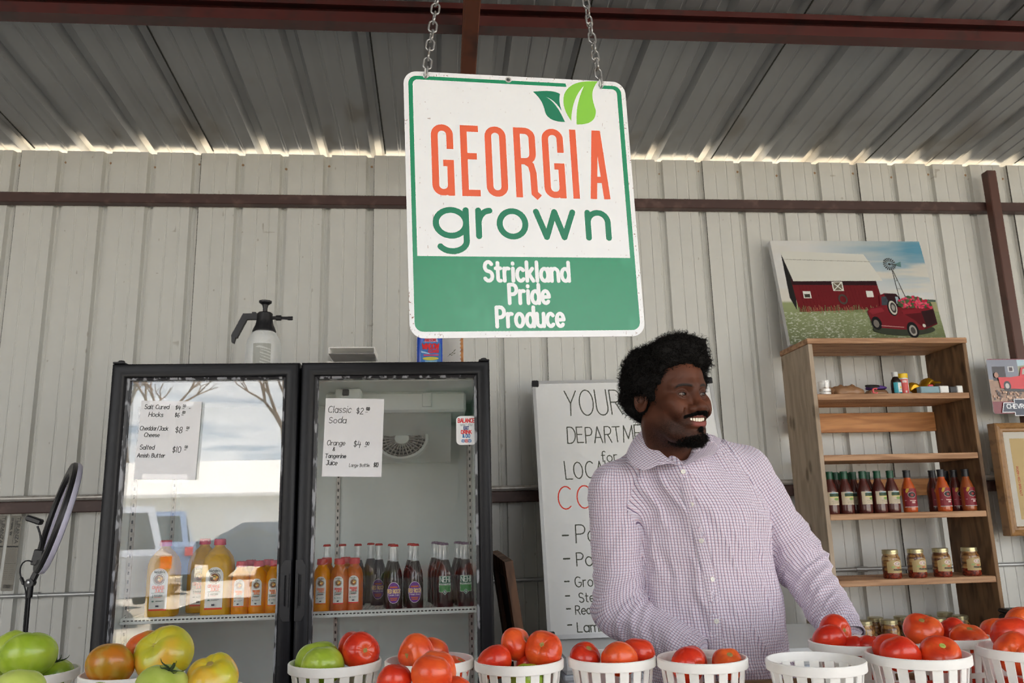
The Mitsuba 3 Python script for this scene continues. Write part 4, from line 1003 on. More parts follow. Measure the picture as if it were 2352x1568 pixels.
# pickle jars
mat('gold_lid', rgb(196, 188, 150), .3, metal=.8)
def jar_tex(p, n, uv):
    d, _, r = mikit.voronoi(p.x * 70 + p.y * 40, p.z * 62)
    lo = ss_(.0, .035, p.z - dr.floor(p.z / .001) * 0)
    c = mx(rgb(150, 108, 58), rgb(86, 48, 24), ss_(.2, .6, d))
    return mx(c, rgb(190, 156, 104), ss_(.7, .9, r) * .8)
mat('pickle', mikit.proc(jar_tex), .12, coat=1.0)
mat('relish', mikit.proc(lambda p, n, uv: mx(rgb(132, 46, 22), rgb(84, 28, 18), ss_(.3, .7, nz(p.x * 160, p.y * 160, p.z * 160)))), .12, coat=1.0)
def pickle_jar(x, y, z, label, group, lab=True):
    k = thing('pickle_jar', label, 'jar', group)
    M = mat4(rotz(.22), (x, y, z))
    r, h = .041, .112
    part(k, 'relish', xf(M, lathe([(0, 0), (.036, 0), (r, .006), (r, .034), (0, .034)], 28)), 'mat_relish', smooth=40, label='red brown relish in the bottom of the jar')
    part(k, 'pickles', xf(M, lathe([(0, .0342), (r, .0342), (r, .086), (.038, .098), (.0335, .106), (.0335, h), (0, h)], 28)), 'mat_pickle', smooth=40, label='brown pickled pieces behind glass')
    part(k, 'lid', xf(M, lathe([(0, h), (.036, h), (.0362, h + .006), (.0352, h + .007), (.0355, h + .017), (.0335, h + .019), (.029, h + .018), (0, h + .0185)], 32)), 'mat_gold_lid', smooth=30, label='gold screw lid')
    if lab:
        L = [(sg.Polygon([(-.05, -.03), (.036, -.03), (.036, .02), (.02, .03), (0, .034), (-.02, .03), (-.05, .018)]), (178, 156, 108)), (sa.scale(sg.Point(.0, .012).buffer(.0125, quad_segs=10), 1.5, .8), (222, 214, 200)), (sa.scale(sg.Point(.0, .012).buffer(.011, quad_segs=10), 1.45, .7), (190, 150, 140)), (sa.scale(sg.Point(.0, .012).buffer(.008, quad_segs=10), 1.2, .55), (210, 200, 190)), (sg.Point(.003, .011).buffer(.003), (120, 150, 90)),
             (sa.scale(sg.Point(-.024, -.003).buffer(.005), 1.6, .8), (150, 170, 110)), (sg.box(-.007, -.0085, .009, -.0045), (196, 60, 40)), (centred('PICKLED GARLIC', .004, -.0185, .0065, .0016, fit=.052), (60, 46, 36)), (centred('SWEET', .0, .026, .004, .0008, fit=.03), (150, 80, 60))]
        m, c = layers(L, M @ frame((0, -r, .056), (1, 0, 0), (0, 0, 1)), .0004, .0002, bend=r)
        part(k, 'label', m, 'mat_vc', color=c, label='tan printed paper label')
for px, y, lab in ((2049, 3.80, 'gold lidded pickle jar at the left of the row of four'), (2107, 3.805, 'gold lidded pickle jar second from the left of the row of four'), (2165, 3.81, 'gold lidded pickle jar third from the left of the row of four'), (2232, 3.82, 'gold lidded pickle jar at the right end of the row of four')):
    pickle_jar(at(px, 1310, y)[0], y, SH[3] + .0005, lab, 'pickle jars on the bookcase')
pos = []
for px, y, lab in ((1985, 3.80, 'left front gold lidded jar of the low crowd, nearest to the man'), (2043, 3.80, 'gold lidded jar second in the front row of the low crowd'), (2011, 3.90, 'gold lidded jar standing back between the two left front ones'), (2072, 3.90, 'gold lidded jar in the second row left of the round tomato'), (2094, 3.80, 'gold lidded jar behind the big round tomato'), (2124, 3.91, 'gold lidded jar in the second row above the tomatoes'), (2155, 3.80, 'gold lidded jar between two tomatoes of the back basket'), (2173, 3.985, 'rearmost gold lidded jar of the low crowd'), (2207, 3.86, 'gold lidded jar at the right end of the low crowd by the dark side board')):
    pickle_jar(at(px, 1430, y)[0], y, SH[4] + .0005, lab, 'jars on the low shelf behind the tomatoes', False)

# odds and ends on the top shelf
z = SH[0] + .0005
def sx_(px, y=3.82): return at(px, 900, y)[0]
mat('kraft', rgb(150, 112, 80), .5, coat=.5)
x0, x1 = sx_(1915), sx_(1985)
sp_ = np.stack(np.meshgrid(np.linspace(0, 2 * math.pi, 40, endpoint=False), np.linspace(0, 1, 26), indexing='xy'), -1).reshape(-1, 2)
def blob_bag(x0, x1, y, ry, rz, seed):
    t, s = sp_[:, 0], sp_[:, 1]
    prof = np.sqrt(np.clip(1 - (2 * s - 1) ** 4, .003, 1))
    X_ = x0 + (x1 - x0) * s
    Y_ = y + ry * prof * np.cos(t)
    Z_ = rz * (.55 + .45 * (1 - s)) * prof * np.sin(t)
    P = np.stack([X_, Y_, Z_], 1)
    nn = meshkit.fbm(P * 40 + seed, 3, seed)
    P[:, 2] = np.maximum(P[:, 2] * (1.0 + 1.3 * (nn - .5)), -.3 * rz)
    P[:, 2] -= P[:, 2].min()
    P[:, 1] += (nn - .5) * .012
    return trimesh.Trimesh(P, grid_faces(26, 40), process=False)
bg = thing('bread_bag', 'brown loaf in a clear twisted plastic bag on the top shelf of the bookcase', 'bag')
part(bg, 'bag', xf(mat4(None, (0, 0, z)), blob_bag(x0, x1, 3.83, .05, .046, 4)), 'mat_kraft', smooth=True)
part(bg, 'tail', tube(spline([(x0 + .01, 3.83, z + .02), (x0 - .01, 3.85, z + .035), (x0 - .02, 3.88, z + .045)], 10), np.linspace(.02, .008, 10), 10), 'mat_kraft', smooth=40, label='twisted end of the bag')
cu = thing('plastic_cup', 'clear plastic cup at the left end of the top shelf', 'cup')
part(cu, 'wall', xf(mat4(None, (sx_(1891), 3.80, z)), lathe([(.026, .001), (.032, .07), (.030, .07), (.025, .003)], 24)), 'mat_glass', smooth=True)
part(cu, 'base', xf(mat4(None, (sx_(1891), 3.80, z)), lathe([(0, 0), (.027, 0), (.027, .03), (0, .03)], 24)), 'mat_clear_plastic', smooth=40, label='cloudy contents')
mat('purple', rgb(92, 62, 140), .6); mat('pink', rgb(222, 96, 100), .5); mat('brown_glass', rgb(30, 16, 10), .1, coat=1.0); mat('yellow_cap', rgb(236, 196, 30), .4); mat('teal', rgb(60, 150, 160), .5)
mat('gold_foil', rgb(196, 150, 36), .28, metal=.7); mat('blue_box', rgb(130, 160, 170), .6)
pu = thing('pouch', 'purple cloth pouch with a black rim lying beside the brown bottle', 'pouch')
part(pu, 'body', xf(mat4(None, (0, 0, z + .035)), blob_bag(sx_(2000), sx_(2046), 3.86, .03, .02, 9)), 'mat_purple', smooth=True)
part(pu, 'rim', xf(mat4(rotx(.35), (sx_(2000), 3.80, z + .040)), xf(np.diag([1.5, 1, 1, 1]), lathe([(.012, 0), (.024, 0), (.024, .006), (.012, .006), (.012, 0)], 24))), 'mat_black_plastic', label='black oval rim')
part(pu, 'strap', tube(A_ and [(sx_(2003) + .012 * math.cos(a), 3.79, z + .018 + .014 * math.sin(a)) for a in np.linspace(.6, 5.6, 16)], .005, 8), 'mat_pink', smooth=40, label='pink loop')
part(pu, 'base', box(sx_(1999), sx_(2046), 3.83, 3.89, z, z + .03, .012), 'mat_kraft')
bb = thing('medicine_bottle', 'small brown glass bottle with white cap and blue white label on the top shelf', 'bottle')
M = mat4(None, (sx_(2060, 3.80), 3.80, z))
part(bb, 'body', xf(M, lathe([(0, 0), (.022, 0), (.024, .004), (.024, .058), (.02, .074), (.012, .086), (.012, .09), (0, .09)], 24)), 'mat_brown_glass', smooth=40, label='brown glass')
part(bb, 'cap', xf(M, lathe([(0, .088), (.0145, .088), (.0145, .108), (.013, .112), (0, .112)], 20)), 'mat_white_plastic', smooth=35, label='white cap')
m, c = layers([(sg.box(-.024, -.026, .024, .026), (60, 160, 176)), (sg.box(-.004, -.022, .024, .024), (214, 222, 222)), (sg.Point(.01, .0).buffer(.006), (220, 190, 90)), (sg.box(0, -.014, .018, -.011), (90, 150, 170))], M @ frame((0, -.024, .032), (1, 0, 0), (0, 0, 1)), .0004, .0002, bend=.024)
part(bb, 'label', m, 'mat_vc', color=c, label='blue and white label')
pb = thing('pill_tube', 'pink and white pill tube with a yellow cap on the top shelf', 'pill bottle')
M = mat4(None, (sx_(2077, 3.84), 3.84, z))
part(pb, 'body', xf(M, lathe([(0, 0), (.023, 0), (.0235, .003), (.0235, .084), (.022, .088), (0, .088)], 24)), 'mat_white_plastic', smooth=40)
part(pb, 'cap', xf(M, lathe([(0, .087), (.0245, .087), (.0245, .108), (.023, .11), (0, .11)], 24)), 'mat_yellow_cap', smooth=35, label='yellow cap')
m, c = layers([(sg.box(-.026, -.038, .03, .038), (214, 92, 88)), (sg.box(.012, -.036, .026, .034), (222, 206, 204)), (sg.box(-.016, .02, .006, .032), (226, 200, 196)), (sg.box(-.006, -.03, .002, -.02), (226, 210, 206))], M @ frame((0, -.0235, .042), (1, 0, 0), (0, 0, 1)), .0004, .0002, bend=.0235)
part(pb, 'label', m, 'mat_vc', color=c, label='pink and white label')
gf = thing('foil_bag', 'crumpled gold foil snack bag on the top shelf of the bookcase', 'bag')
fm = blob_bag(0, .17, 0, .035, .03, 12)
fm.vertices[:, 2] += fm.vertices[:, 0] * .28 + .016 * np.sin(fm.vertices[:, 0] * 60)
part(gf, 'bag', xf(mat4(rotz(.2), (sx_(2092), 3.85, z + .012)), fm), 'mat_gold_foil')
part(gf, 'red_patch', xf(mat4(None, (sx_(2132), 3.795, z + .04)), box(-.014, .014, -.004, .004, -.008, .008, .003)), 'mat_cap_red', label='red printed patch')
part(gf, 'lid', xf(mat4(rotx(.25), (sx_(2160), 3.86, z + .066)), lathe([(0, 0), (.03, 0), (.031, .004), (.024, .008), (0, .007)], 24)), 'mat_gold_foil', smooth=35, label='round gold end')
for (a, b, h, mm, lab) in ((2112, 2156, .034, 'mat_blue_box', 'pale blue carton lying under the foil bag'), (2157, 2178, .036, 'mat_white_plastic', 'white end of a small carton right of the foil bag'), (2179, 2196, .032, 'mat_black_plastic', 'black square box near the right end of the top shelf'), (2196, 2210, .036, 'mat_white_plastic', 'white cube at the right end of the top shelf')):
    cb = thing('small_box', lab, 'box', 'small boxes on the top shelf')
    x0, x1 = sx_(a, 3.775), sx_(b, 3.775)
    part(cb, 'carton', box(x0 + .001, x1 - .001, 3.765, 3.80, z, z + h, .002), mm)
    part(cb, 'flap', box(x0 + .003, x1 - .003, 3.763, 3.766, z + .004, z + h - .004, .0008), mm)

# ---------------------------------------------------------------- things on the right wall
px_ = thing('tin_sign', 'small tin sign with a red pickup truck and bowtie emblem right of the bookcase', 'sign')
tw, th = .41, .293
TM = frame((2.905, 4.006, 1.880), (1, .0, 0), (-.004, 0, 1))
part(px_, 'plate', flat(rrect(0, tw, 0, th, .012), TM, -.003, .003), 'mat_alu')
def tb(u0, u1, v0, v1): return sg.box(u0 * tw, v0 * th, u1 * tw, v1 * th)
def tp(*p): return sg.Polygon([(u * tw, v * th) for u, v in p])
def te(u, v, ru, rv): return sa.scale(sg.Point(u * tw, v * th).buffer(1, quad_segs=12), ru * tw, rv * th)
Lt = [(rrect(0, tw, 0, th, .012), (120, 26, 34)), (tb(.0, 1, .22, .985), (186, 150, 122)), (tb(.0, .42, .62, .985), (124, 128, 142)), (tb(.42, 1, .75, .985), (170, 196, 206)), (tp((.42, .86), (.6, .9), (.8, .87), (1, .91), (1, .72), (.42, .72)), (150, 150, 120)), (tb(.06, .24, .55, .86), (44, 34, 34)), (tb(.28, .36, .76, .86), (200, 200, 200)), (tb(.295, .345, .775, .845), (60, 40, 44)), (tb(0, 1, .22, .6), (150, 116, 92))]
rr = random.Random(8)
for i in range(160):
    u, v = rr.uniform(.02, .98), rr.uniform(.23, .42)
    Lt.append((te(u, v, .012, .02), rr.choice([(96, 66, 52), (186, 146, 120), (70, 50, 44), (206, 170, 140)])))
Lt += [(te(.5, .42, .34, .03), (40, 28, 26)), (tp((.12, .66), (.14, .46), (.62, .43), (1, .42), (1, .68), (.6, .72), (.3, .66)), (206, 34, 36)), (tp((.42, .68), (.45, .83), (.52, .86), (.8, .86), (.88, .7)), (200, 30, 34)), (tp((.455, .71), (.475, .81), (.56, .82), (.56, .71)), (170, 160, 150)), (tp((.6, .71), (.6, .82), (.78, .82), (.84, .71)), (186, 176, 166)), (te(.23, .5, .05, .09), (26, 22, 24)), (te(.23, .5, .028, .05), (190, 180, 176)), (te(.8, .45, .06, .1), (26, 22, 24)), (te(.8, .45, .034, .058), (190, 180, 176)), (tb(.6, .72, .6, .612), (214, 200, 190)),
       (te(.1, .7, .03, .05), (170, 120, 96))]
bt = tp((.13, .05), (.16, .175), (.30, .175), (.30, .225), (.50, .225), (.50, .175), (.65, .175), (.62, .05), (.5, .05), (.49, .0), (.29, .0), (.29, .05))
bt = sa.scale(bt, 1.05, 1.25, origin=(.39 * tw, .13 * th))
Lt += [(bt.buffer(.004, join_style='mitre'), (226, 226, 230)), (bt, (30, 40, 62)), (centred('CHEVROLET', .39 * tw, .092 * th, .075 * th, .0045, fit=.43 * tw), (230, 230, 234))]
m, c = layers(Lt, TM, .0002, .00003)
part(px_, 'print', m, 'mat_vc_gloss', color=c)
fr_ = thing('framed_print', 'framed bird print with a gold brown wooden frame at the right edge of the picture', 'picture frame')
fx, fz0, fz1 = 2.862, 1.256, 1.826
fw = .46
m = ring_frame(fx, fx + fw, fz0, fz1, [(0, -.05), (0, .006), (.006, .012), (.012, .008), (.022, .012), (.03, .004), (.04, .004), (.046, -.002), (.046, -.05)], 3.965)
part(fr_, 'frame', m, 'mat_gold_frame', label='gold brown moulded frame')
FM2 = upright(fx + .046, 3.972, fz0 + .046)
w_, h_ = fw - .092, fz1 - fz0 - .092
L = [(sg.box(0, 0, w_, h_), (196, 192, 182)), (sg.box(.034, .034, w_ - .034, h_ - .034), (188, 166, 122)), (sa.rotate(put(text('ROBIN RED BREAST', .014, .0022, fit=.13), 0, 0), 90, origin=(0, 0)), None)]
txt = sa.translate(sa.rotate(text('ROBIN RED BREAST', .011, .0020, fit=.15), -90, origin=(0, 0)), .048, .30)
L = L[:2] + [(txt, (170, 70, 60)), (sg.Polygon([(.115, .33), (.16, .36), (.21, .33), (.22, .25), (.17, .2), (.12, .24)]), (150, 60, 60)), (sg.Polygon([(.105, .26), (.15, .25), (.2, .27), (.19, .22), (.12, .22)]), (70, 130, 130)), (sg.Point(.19, .36).buffer(.03), (110, 90, 70)), (sg.LineString([(.06, .09), (.12, .06), (.2, .05)]).buffer(.001), (120, 100, 70)), (sg.LineString([(.14, .21), (.13, .14), (.15, .1)]).buffer(.002), (90, 70, 50))]
m, c = layers(L, FM2)
part(fr_, 'print', m, 'mat_vc_matte', color=c, label='cream mat with a tan print')
part(fr_, 'backing', box(fx + .03, fx + fw - .03, 3.98, 4.012, fz0 + .03, fz1 - .03), 'mat_wood_dark')
wm = xf(mat4(rotx(math.pi / 2), at(2279, 1079, 4.13)), lathe([(.004, .0), (.010, 0), (.010, .006), (.004, .006), (.004, 0)], 16))
single('wall_washer', wm, 'mat_galv', 'small steel washer screwed to the wall between bookcase and framed print', 'washer')
db = thing('dark_box', 'black box top just showing above the tomatoes at the right edge', 'box')
part(db, 'body', box(2.52, 2.9, 3.42, 3.66, .60, .93, .012), 'mat_black_plastic')
part(db, 'lid', box(2.53, 2.91, 3.41, 3.67, .932, .952, .008), 'mat_black_plastic')
part(db, 'stand', box(2.54, 2.88, 3.45, 3.64, 0, .6, .01), 'mat_wood_dark')

# ---------------------------------------------------------------- things on the left
def wall_sticker(cs, label, rows):
    P = [at(x, y, YW - .002) for x, y in cs]
    M = frame(P[3], P[2] - P[3], P[0] - P[3]); w, h = np.linalg.norm(P[2] - P[3]), np.linalg.norm(P[0] - P[3])
    k = thing('wall_sticker', label, 'sticker', 'tyre labels on the wall')
    m, c = layers([(rrect(0, w, 0, h, .006), (132, 128, 118))] + rows(w, h), M)
    part(k, 'print', m, 'mat_vc', color=c)
def rows_a(w, h):
    L = [(sg.box(.02 * w, .575 * h, .98 * w, .595 * h), (30, 30, 28)), (sg.box(.05 * w, .36 * h, .95 * w, .365 * h), (60, 58, 54)), (sg.box(.44 * w, .61 * h, .47 * w, .97 * h), (40, 40, 38))]
    L += [(sa.translate(sa.rotate(text('TURANZA', .26 * w, .055 * w, fit=.36 * h), -90, origin=(0, 0)), .62 * w, .98 * h), (40, 40, 38)), (sa.translate(sa.rotate(text('QUIETTRACK', .13 * w, .025 * w, fit=.2 * h), -90, origin=(0, 0)), .5 * w, .94 * h), (60, 58, 54)), (sa.translate(sa.rotate(text('225 40R18XL 92W', .16 * w, .035 * w, fit=.24 * h), -90, origin=(0, 0)), .14 * w, .97 * h), (40, 40, 38))]
    for i in range(9):
        L.append((sg.box(.12 * w, (.55 - i * .02) * h, .86 * w, (.556 - i * .02) * h), (112, 108, 100)))
    for i in range(8):
        L.append((sg.box(.12 * w, (.33 - i * .025) * h, .42 * w, (.334 - i * .025) * h), (108, 104, 96))); L.append((sg.box(.54 * w, (.33 - i * .025) * h, .86 * w, (.334 - i * .025) * h), (108, 104, 96)))
    for i in range(14):
        L.append((sg.box((.2 + i * .045) * w, .04 * h, (.2 + i * .045 + .02 * (1 + i % 2)) * w, .085 * h), (60, 58, 54)))
    return L
wall_sticker([(12.6, 1184), (36, 1183), (29, 1357), (1, 1357)], 'long grey tyre label stuck upright on the wall at the left edge', rows_a)
wall_sticker([(-22, 1184), (5, 1184), (-7, 1357), (-33, 1357)], 'tyre label cut off by the left edge of the picture', rows_a)

# ring light on a stand
rl = thing('ring_light', 'black ring light on a thin tripod stand beside the refrigerator, seen from behind', 'lamp')
yl = 3.38
Cn = at(131, 1187, yl)
dd = ray(131, 1187); dd = dd / np.linalg.norm(dd)
hr = np.cross(dd, [0, 0, 1]); hr /= np.linalg.norm(hr)
hu = np.cross(hr, dd)
tl = math.radians(13.5)
la = hu * math.cos(tl) + hr * math.sin(tl)
nr = hr * math.cos(tl) - hu * math.sin(tl) + .09 * dd
nr -= la * (nr @ la); nr /= np.linalg.norm(nr)
RM = mat4(np.stack([np.cross(la, nr), la, nr], 1), Cn)
R0 = 127 * depth(Cn) / CAM_F
part(rl, 'housing', xf(RM, lathe([(R0 - .05, .004), (R0 - .052, -.006), (R0 - .046, -.014), (R0 - .006, -.014), (R0, -.007), (R0, .002), (R0 - .05, .002)], 72)), 'mat_black_plastic', smooth=35, label='black ring housing')
part(rl, 'diffuser', xf(RM, lathe([(R0 - .049, .0042), (R0 + .0004, .0025), (R0 + .0002, .014), (R0 - .004, .021), (R0 - .012, .0235), (R0 - .040, .0235), (R0 - .047, .019), (R0 - .049, .0042)], 72)), 'mat_lavender', smooth=35, label='pale lavender light strip')
pb_ = at(72, 1338, yl); pt_ = at(96, 1290, yl); pf = at(60, 1560, yl)
fo = np.array([pf[0] - .005, yl, 0])
part(rl, 'driver_box', quadbox(at(82, 1298, yl), at(92, 1262, yl), .035, .022, up=(0, 1, 0), b=.003), 'mat_black_plastic', label='black control box')
part(rl, 'bracket', cat([quadbox(pb_, pt_, .022, .02, up=(0, 1, 0), b=.004), tube([pb_ + [-.003, -.014, 0], pb_ + [-.003, .014, 0]], .016, 14)]), 'mat_black_plastic')
part(rl, 'screw', xf(mat4(rotx(math.pi / 2), pb_ + [-.003, -.016, .002]), lathe([(.006, 0), (.005, .003), (0, .004)], 12)), 'mat_alu', label='shiny screw')
part(rl, 'pole', cat([tube([at(68, 1352, yl), fo + [0, 0, .25]], .0065, 10), tube([at(70, 1344, yl), at(67, 1372, yl)], .011, 12), tube([fo + [0, 0, .5], fo + [0, 0, .1]], .011, 10)]), 'mat_black_plastic', smooth=35, label='thin black pole')
for a in (.3, 2.4, 4.5):
    part(rl, 'leg', tube([fo + [0, 0, .42], fo + [.32 * math.cos(a), .32 * math.sin(a), .012]], .008, 8), 'mat_black_plastic', smooth=35)
part(rl, 'phone_holder', quadbox(at(62, 1188, yl), at(97, 1200, yl), .03, .022, up=(0, 0, 1), b=.005), 'mat_black_plastic', label='black phone clamp')
part(rl, 'gooseneck', tube(spline([at(86, 1208, yl), at(93, 1232, yl), at(92, 1258, yl), at(90, 1264, yl)], 14), .004, 8), 'mat_black_plastic', smooth=35)
part(rl, 'cable', tube(spline([at(75, 1290, yl - .01), at(52, 1293, yl - .01), at(46, 1310, yl - .01), at(52, 1335, yl - .01), at(58, 1352, yl - .01), at(58, 1400, yl - .01), at(54, 1450, yl - .01), at(50, 1560, yl)], 40), .0028, 6), 'mat_rubber', smooth=35, label='thin black cable')
part(rl, 'cable_switch', quadbox(at(48, 1325, yl - .01), at(55, 1342, yl - .01), .014, .010, b=.003), 'mat_black_plastic')

# old picture frame leaning beside the refrigerator
lf_ = thing('leaning_frame', 'dark wooden picture frame leaning on edge between refrigerator and whiteboard', 'picture frame')
yA, yB = 3.12, 3.44
a0, a1 = at(1178, 1287, yA), at(1143, 1263, yB)
b0 = a0 + np.array([.085, 0.0, -.62]); b1 = a1 + np.array([.085, 0, -.62])
def slab(p, q, r, t):  # quadrilateral p q (top edge) to r (bottom of p) with thickness t to the right
    u, v = q - p, r - p
    n_ = np.cross(u, v); n_ = n_ / np.linalg.norm(n_)
    if n_[0] < 0: n_ = -n_
    return u, v, n_ * t
u, v, nn_ = slab(a0, a1, b0, .032)
def bar(s0, s1, t0, t1, d0, d1):
    return hullm([a0 + u * s + v * t - nn_ * d for s in (s0, s1) for t in (t0, t1) for d in (d0, d1)])
part(lf_, 'frame', cat([bar(0, .16, 0, 1, 0, 1), bar(.84, 1, 0, 1, 0, 1), bar(.16, .84, 0, .1, 0, 1), bar(.16, .84, .9, 1, 0, 1)]), 'mat_wood_frame')
part(lf_, 'picture', bar(.16, .84, .1, .9, .35, .55), 'mat_black_plastic', label='dark glazed picture')
# ---------------------------------------------------------------- the hanging sign
SR = np.array([[.99468, -.09964, -.02609], [.09929, .99495, -.01447], [.0274, .0118, .99955]])
def sign_tex(p, n, uv):
    # rust specks, thick along the plate's edges
    q = p - mi.Point3f(.2224, 1.984, 2.2135)
    lx = q.x * float(SR[0, 0]) + q.y * float(SR[1, 0]) + q.z * float(SR[2, 0])
    ly = q.x * float(SR[0, 2]) + q.y * float(SR[1, 2]) + q.z * float(SR[2, 2])
    e = dr.minimum(.305 - dr.abs(lx), .36 - dr.abs(ly))
    edge = 1 - ss_(.008, .024, e)
    sp_ = ss_(.86, .92, nz(p.x * 300, p.z * 300, 1))
    rare = ss_(.955, .98, nz(p.x * 150, p.z * 150, 7))
    k = dr.maximum(sp_ * edge * ss_(.35, .6, nz(p.x * 14, p.z * 14, 2)), rare * .5)
    return mx([.77, .78, .79], rgb(120, 72, 50), k)
mat('sign_white', mikit.proc(sign_tex), .35, coat=.3)
mat('sign_letter_white', [.78, .79, .80], .35, coat=.3)
mat('sign_green', mikit.proc(lambda p, n, uv: mx(rgb(18, 132, 90), rgb(52, 152, 112), ss_(.55, .85, fb(p.x * 14, p.z * 9, 3, 3)) * .6)), .3, coat=.3)
mat('sign_orange', rgb(224, 94, 56), .4)
mat('sign_darkgreen', rgb(12, 118, 84), .4)
mat('sign_lime', rgb(132, 198, 62), .4)
hs_ = thing('hanging_sign', 'white and green metal GEORGIA grown sign hanging from two chains above the stand', 'sign')
SM = mat4(SR @ np.array([[1, 0, 0], [0, 0, -1], [0, 1, 0]]), (.2224, 1.984, 2.2135))
holes = [(-.2464, .3505), (-.0242, .350), (.2344, .3475)]
pl = rrect(-.305, .305, -.36, .36, .036)
for hx, hz in holes:
    pl = pl.difference(sg.Point(hx, hz).buffer(.0055))
part(hs_, 'plate', flat(pl, SM, -.0015, .003), 'mat_sign_white', label='white enamelled plate with rust specks')
outer, inner = rrect(-.2925, .2925, -.3435, .347, .022), sg.box(-.2815, -.1485, .2802, .337)
inn = rrect(-.2815, .2802, -.30, .337, .014).intersection(sg.box(-1, -.1485, 1, 1))
band = outer.difference(inn)
gapz = sg.Polygon([(.132, .36), (.1375, .335), (.232, .335), (.232, .36)])
band = band.difference(gapz)
for hx, hz in holes: band = band.difference(sg.Point(hx, hz).buffer(.009))
# GEORGIA: tall condensed letters
S_ = .0125
def cond(ch, x0, x1, y0, y1, w=.0175):
    h = w / 2
    xa, xb, ya, yb = x0 + h, x1 - h, y0 + h, y1 - h
    r = (xb - xa) / 2; xm = (xa + xb) / 2
    def L_(pts, cap='flat'): return sg.LineString(pts).buffer(h, cap_style=cap, join_style='mitre', quad_segs=6)
    top = [(xm + r * math.cos(a), yb - r + r * math.sin(a)) for a in np.linspace(0, math.pi, 14)]
    bot = [(xm + r * math.cos(a), ya + r + r * math.sin(a)) for a in np.linspace(math.pi, 2 * math.pi, 14)]
    m = (y0 + y1) / 2
    if ch == 'O': return sg.Polygon(top + bot).buffer(h, quad_segs=6).difference(sg.Polygon(top + bot).buffer(-h))
    if ch == 'G': return so.unary_union([L_([(xb, y1 - .068)] + [(xb, yb - r)] + top + [(xa, ya + r)] + bot + [(xb, m - .008)]), L_([(xm + .001, m - .009 ), (x1, m - .009)]), L_([(xb, y0), (xb, ya + r)])])
    if ch == 'E': return so.unary_union([L_([(x1, y1 - h), (xa, y1 - h), (xa, y0 + h), (x1, y0 + h)]), L_([(xa, m + .012), (x1 - .006, m + .012)])])
    if ch == 'I': return sg.box(x0, y0, x1, y1)
    if ch == 'R':
        rb = [(xm + r * math.cos(a), yb - r + r * math.sin(a)) for a in np.linspace(math.pi / 2, 0, 9)] 
        rc = [(xm + r * math.cos(a), m + .003 + r + r * math.sin(a)) for a in np.linspace(0, -math.pi / 2, 9)]
        return so.unary_union([L_([(xa, y0), (xa, yb), (xm, yb)] + rb + rc + [(xa, m + .003)]), L_([(xm, m + .003), (xm + r * .7, m - .008), (xb - .001, m - .03), (xb, y0 + .012), (x1 + .004, y0)])])
    if ch == 'A': return so.unary_union([L_([(x0 + .006, y0), (xm - .003, y1)]), L_([(x1 - .006, y0), (xm + .003, y1)]), sg.box(xm - .009, y1 - .02, xm + .009, y1), L_([(x0 + .012, y0 + .055), (x1 - .012, y0 + .055)])]).intersection(sg.box(-1, y0, 1, y1))
for ch, x0, x1 in (('G', -.2375, -.180), ('E', -.161, -.113), ('O', -.096, -.0395), ('R', -.0185, .040), ('G', .0585, .117), ('I', .136, .1535), ('A', .186, .2355)):
    part(hs_, 'letter', flat(cond(ch, x0, x1, .0145, .2115), SM, .0016, .0005), 'mat_sign_orange', label='tall orange capital letter')
def mono(kind, x0, x1, y0, y1, w=.0155):
    h = w / 2; xa, xb = x0 + h, x1 - h; ya, yb = y0 + h, y1 - h
    r = (yb - ya) / 2
    def L_(p): return sg.LineString(p).buffer(h, quad_segs=6)
    def circ(cx, cy, rx, ry, a0=0, a1=360): return [(cx + rx * math.cos(t), cy + ry * math.sin(t)) for t in np.radians(np.linspace(a0, a1, 30))]
    if kind == 'g': return so.unary_union([L_(circ((xa + xb) / 2, (ya + yb) / 2, (xb - xa) / 2, r)), L_([(xb, yb), (xb, ya - .013)] + circ((xa + xb) / 2 + .002, ya - .013, (xb - xa) / 2 - .002, .028, 0, -146))])
    if kind == 'o': return L_(circ((xa + xb) / 2, (ya + yb) / 2, (xb - xa) / 2, r))
    if kind == 'r': return so.unary_union([L_([(xa, yb), (xa, ya)]), L_(circ(xb + .001, ya + r * .95, xb - xa + .001, r * 1.05, 180, 92))])
    if kind == 'w': return L_([(xa, yb), (xa + (xb - xa) * .26, ya), ((xa + xb) / 2, yb), (xa + (xb - xa) * .74, ya), (xb, yb)])
    if kind == 'n': return so.unary_union([L_([(xa, yb), (xa, ya)]), L_(circ((xa + xb) / 2, yb - (xb - xa) / 2, (xb - xa) / 2, (xb - xa) / 2, 180, 0) + [(xb, ya)])])
for ch, x0, x1 in (('g', -.240, -.1465), ('r', -.1295, -.0845), ('o', -.0745, .009), ('w', .0235, .1375), ('n', .163, .2335)):
    part(hs_, 'letter', flat(mono(ch, x0, x1, -.1015, -.0165), SM, .0016, .0005), 'mat_sign_darkgreen', label='rounded green small letter')
rows3 = [('Strickland', -.001, -.2125, .050, .231), ('Pride', .001, -.2715, .049, .1135), ('Produce', .001, -.332, .050, .1835)]
cut = []
for s, cx, y, h, w in rows3:
    cut.append((s, centred(s, cx, y, h, .0098, gap=.24, fit=w, cap='square' if False else 'round')))
part(hs_, 'green_panel', flat(band, SM, .0016, .0004), 'mat_sign_green', label='green border and green lower field')
for s, p_ in cut:
    part(hs_, 'lettering', flat(p_, SM, .0021, .0005), 'mat_sign_letter_white', label='white words on the green field')
def bez(p0, p1, p2, p3, n=14):
    t = np.linspace(0, 1, n)[:, None]
    p0, p1, p2, p3 = map(np.array, (p0, p1, p2, p3))
    return [tuple(v) for v in (1 - t) ** 3 * p0 + 3 * (1 - t) ** 2 * t * p1 + 3 * (1 - t) * t * t * p2 + t ** 3 * p3]
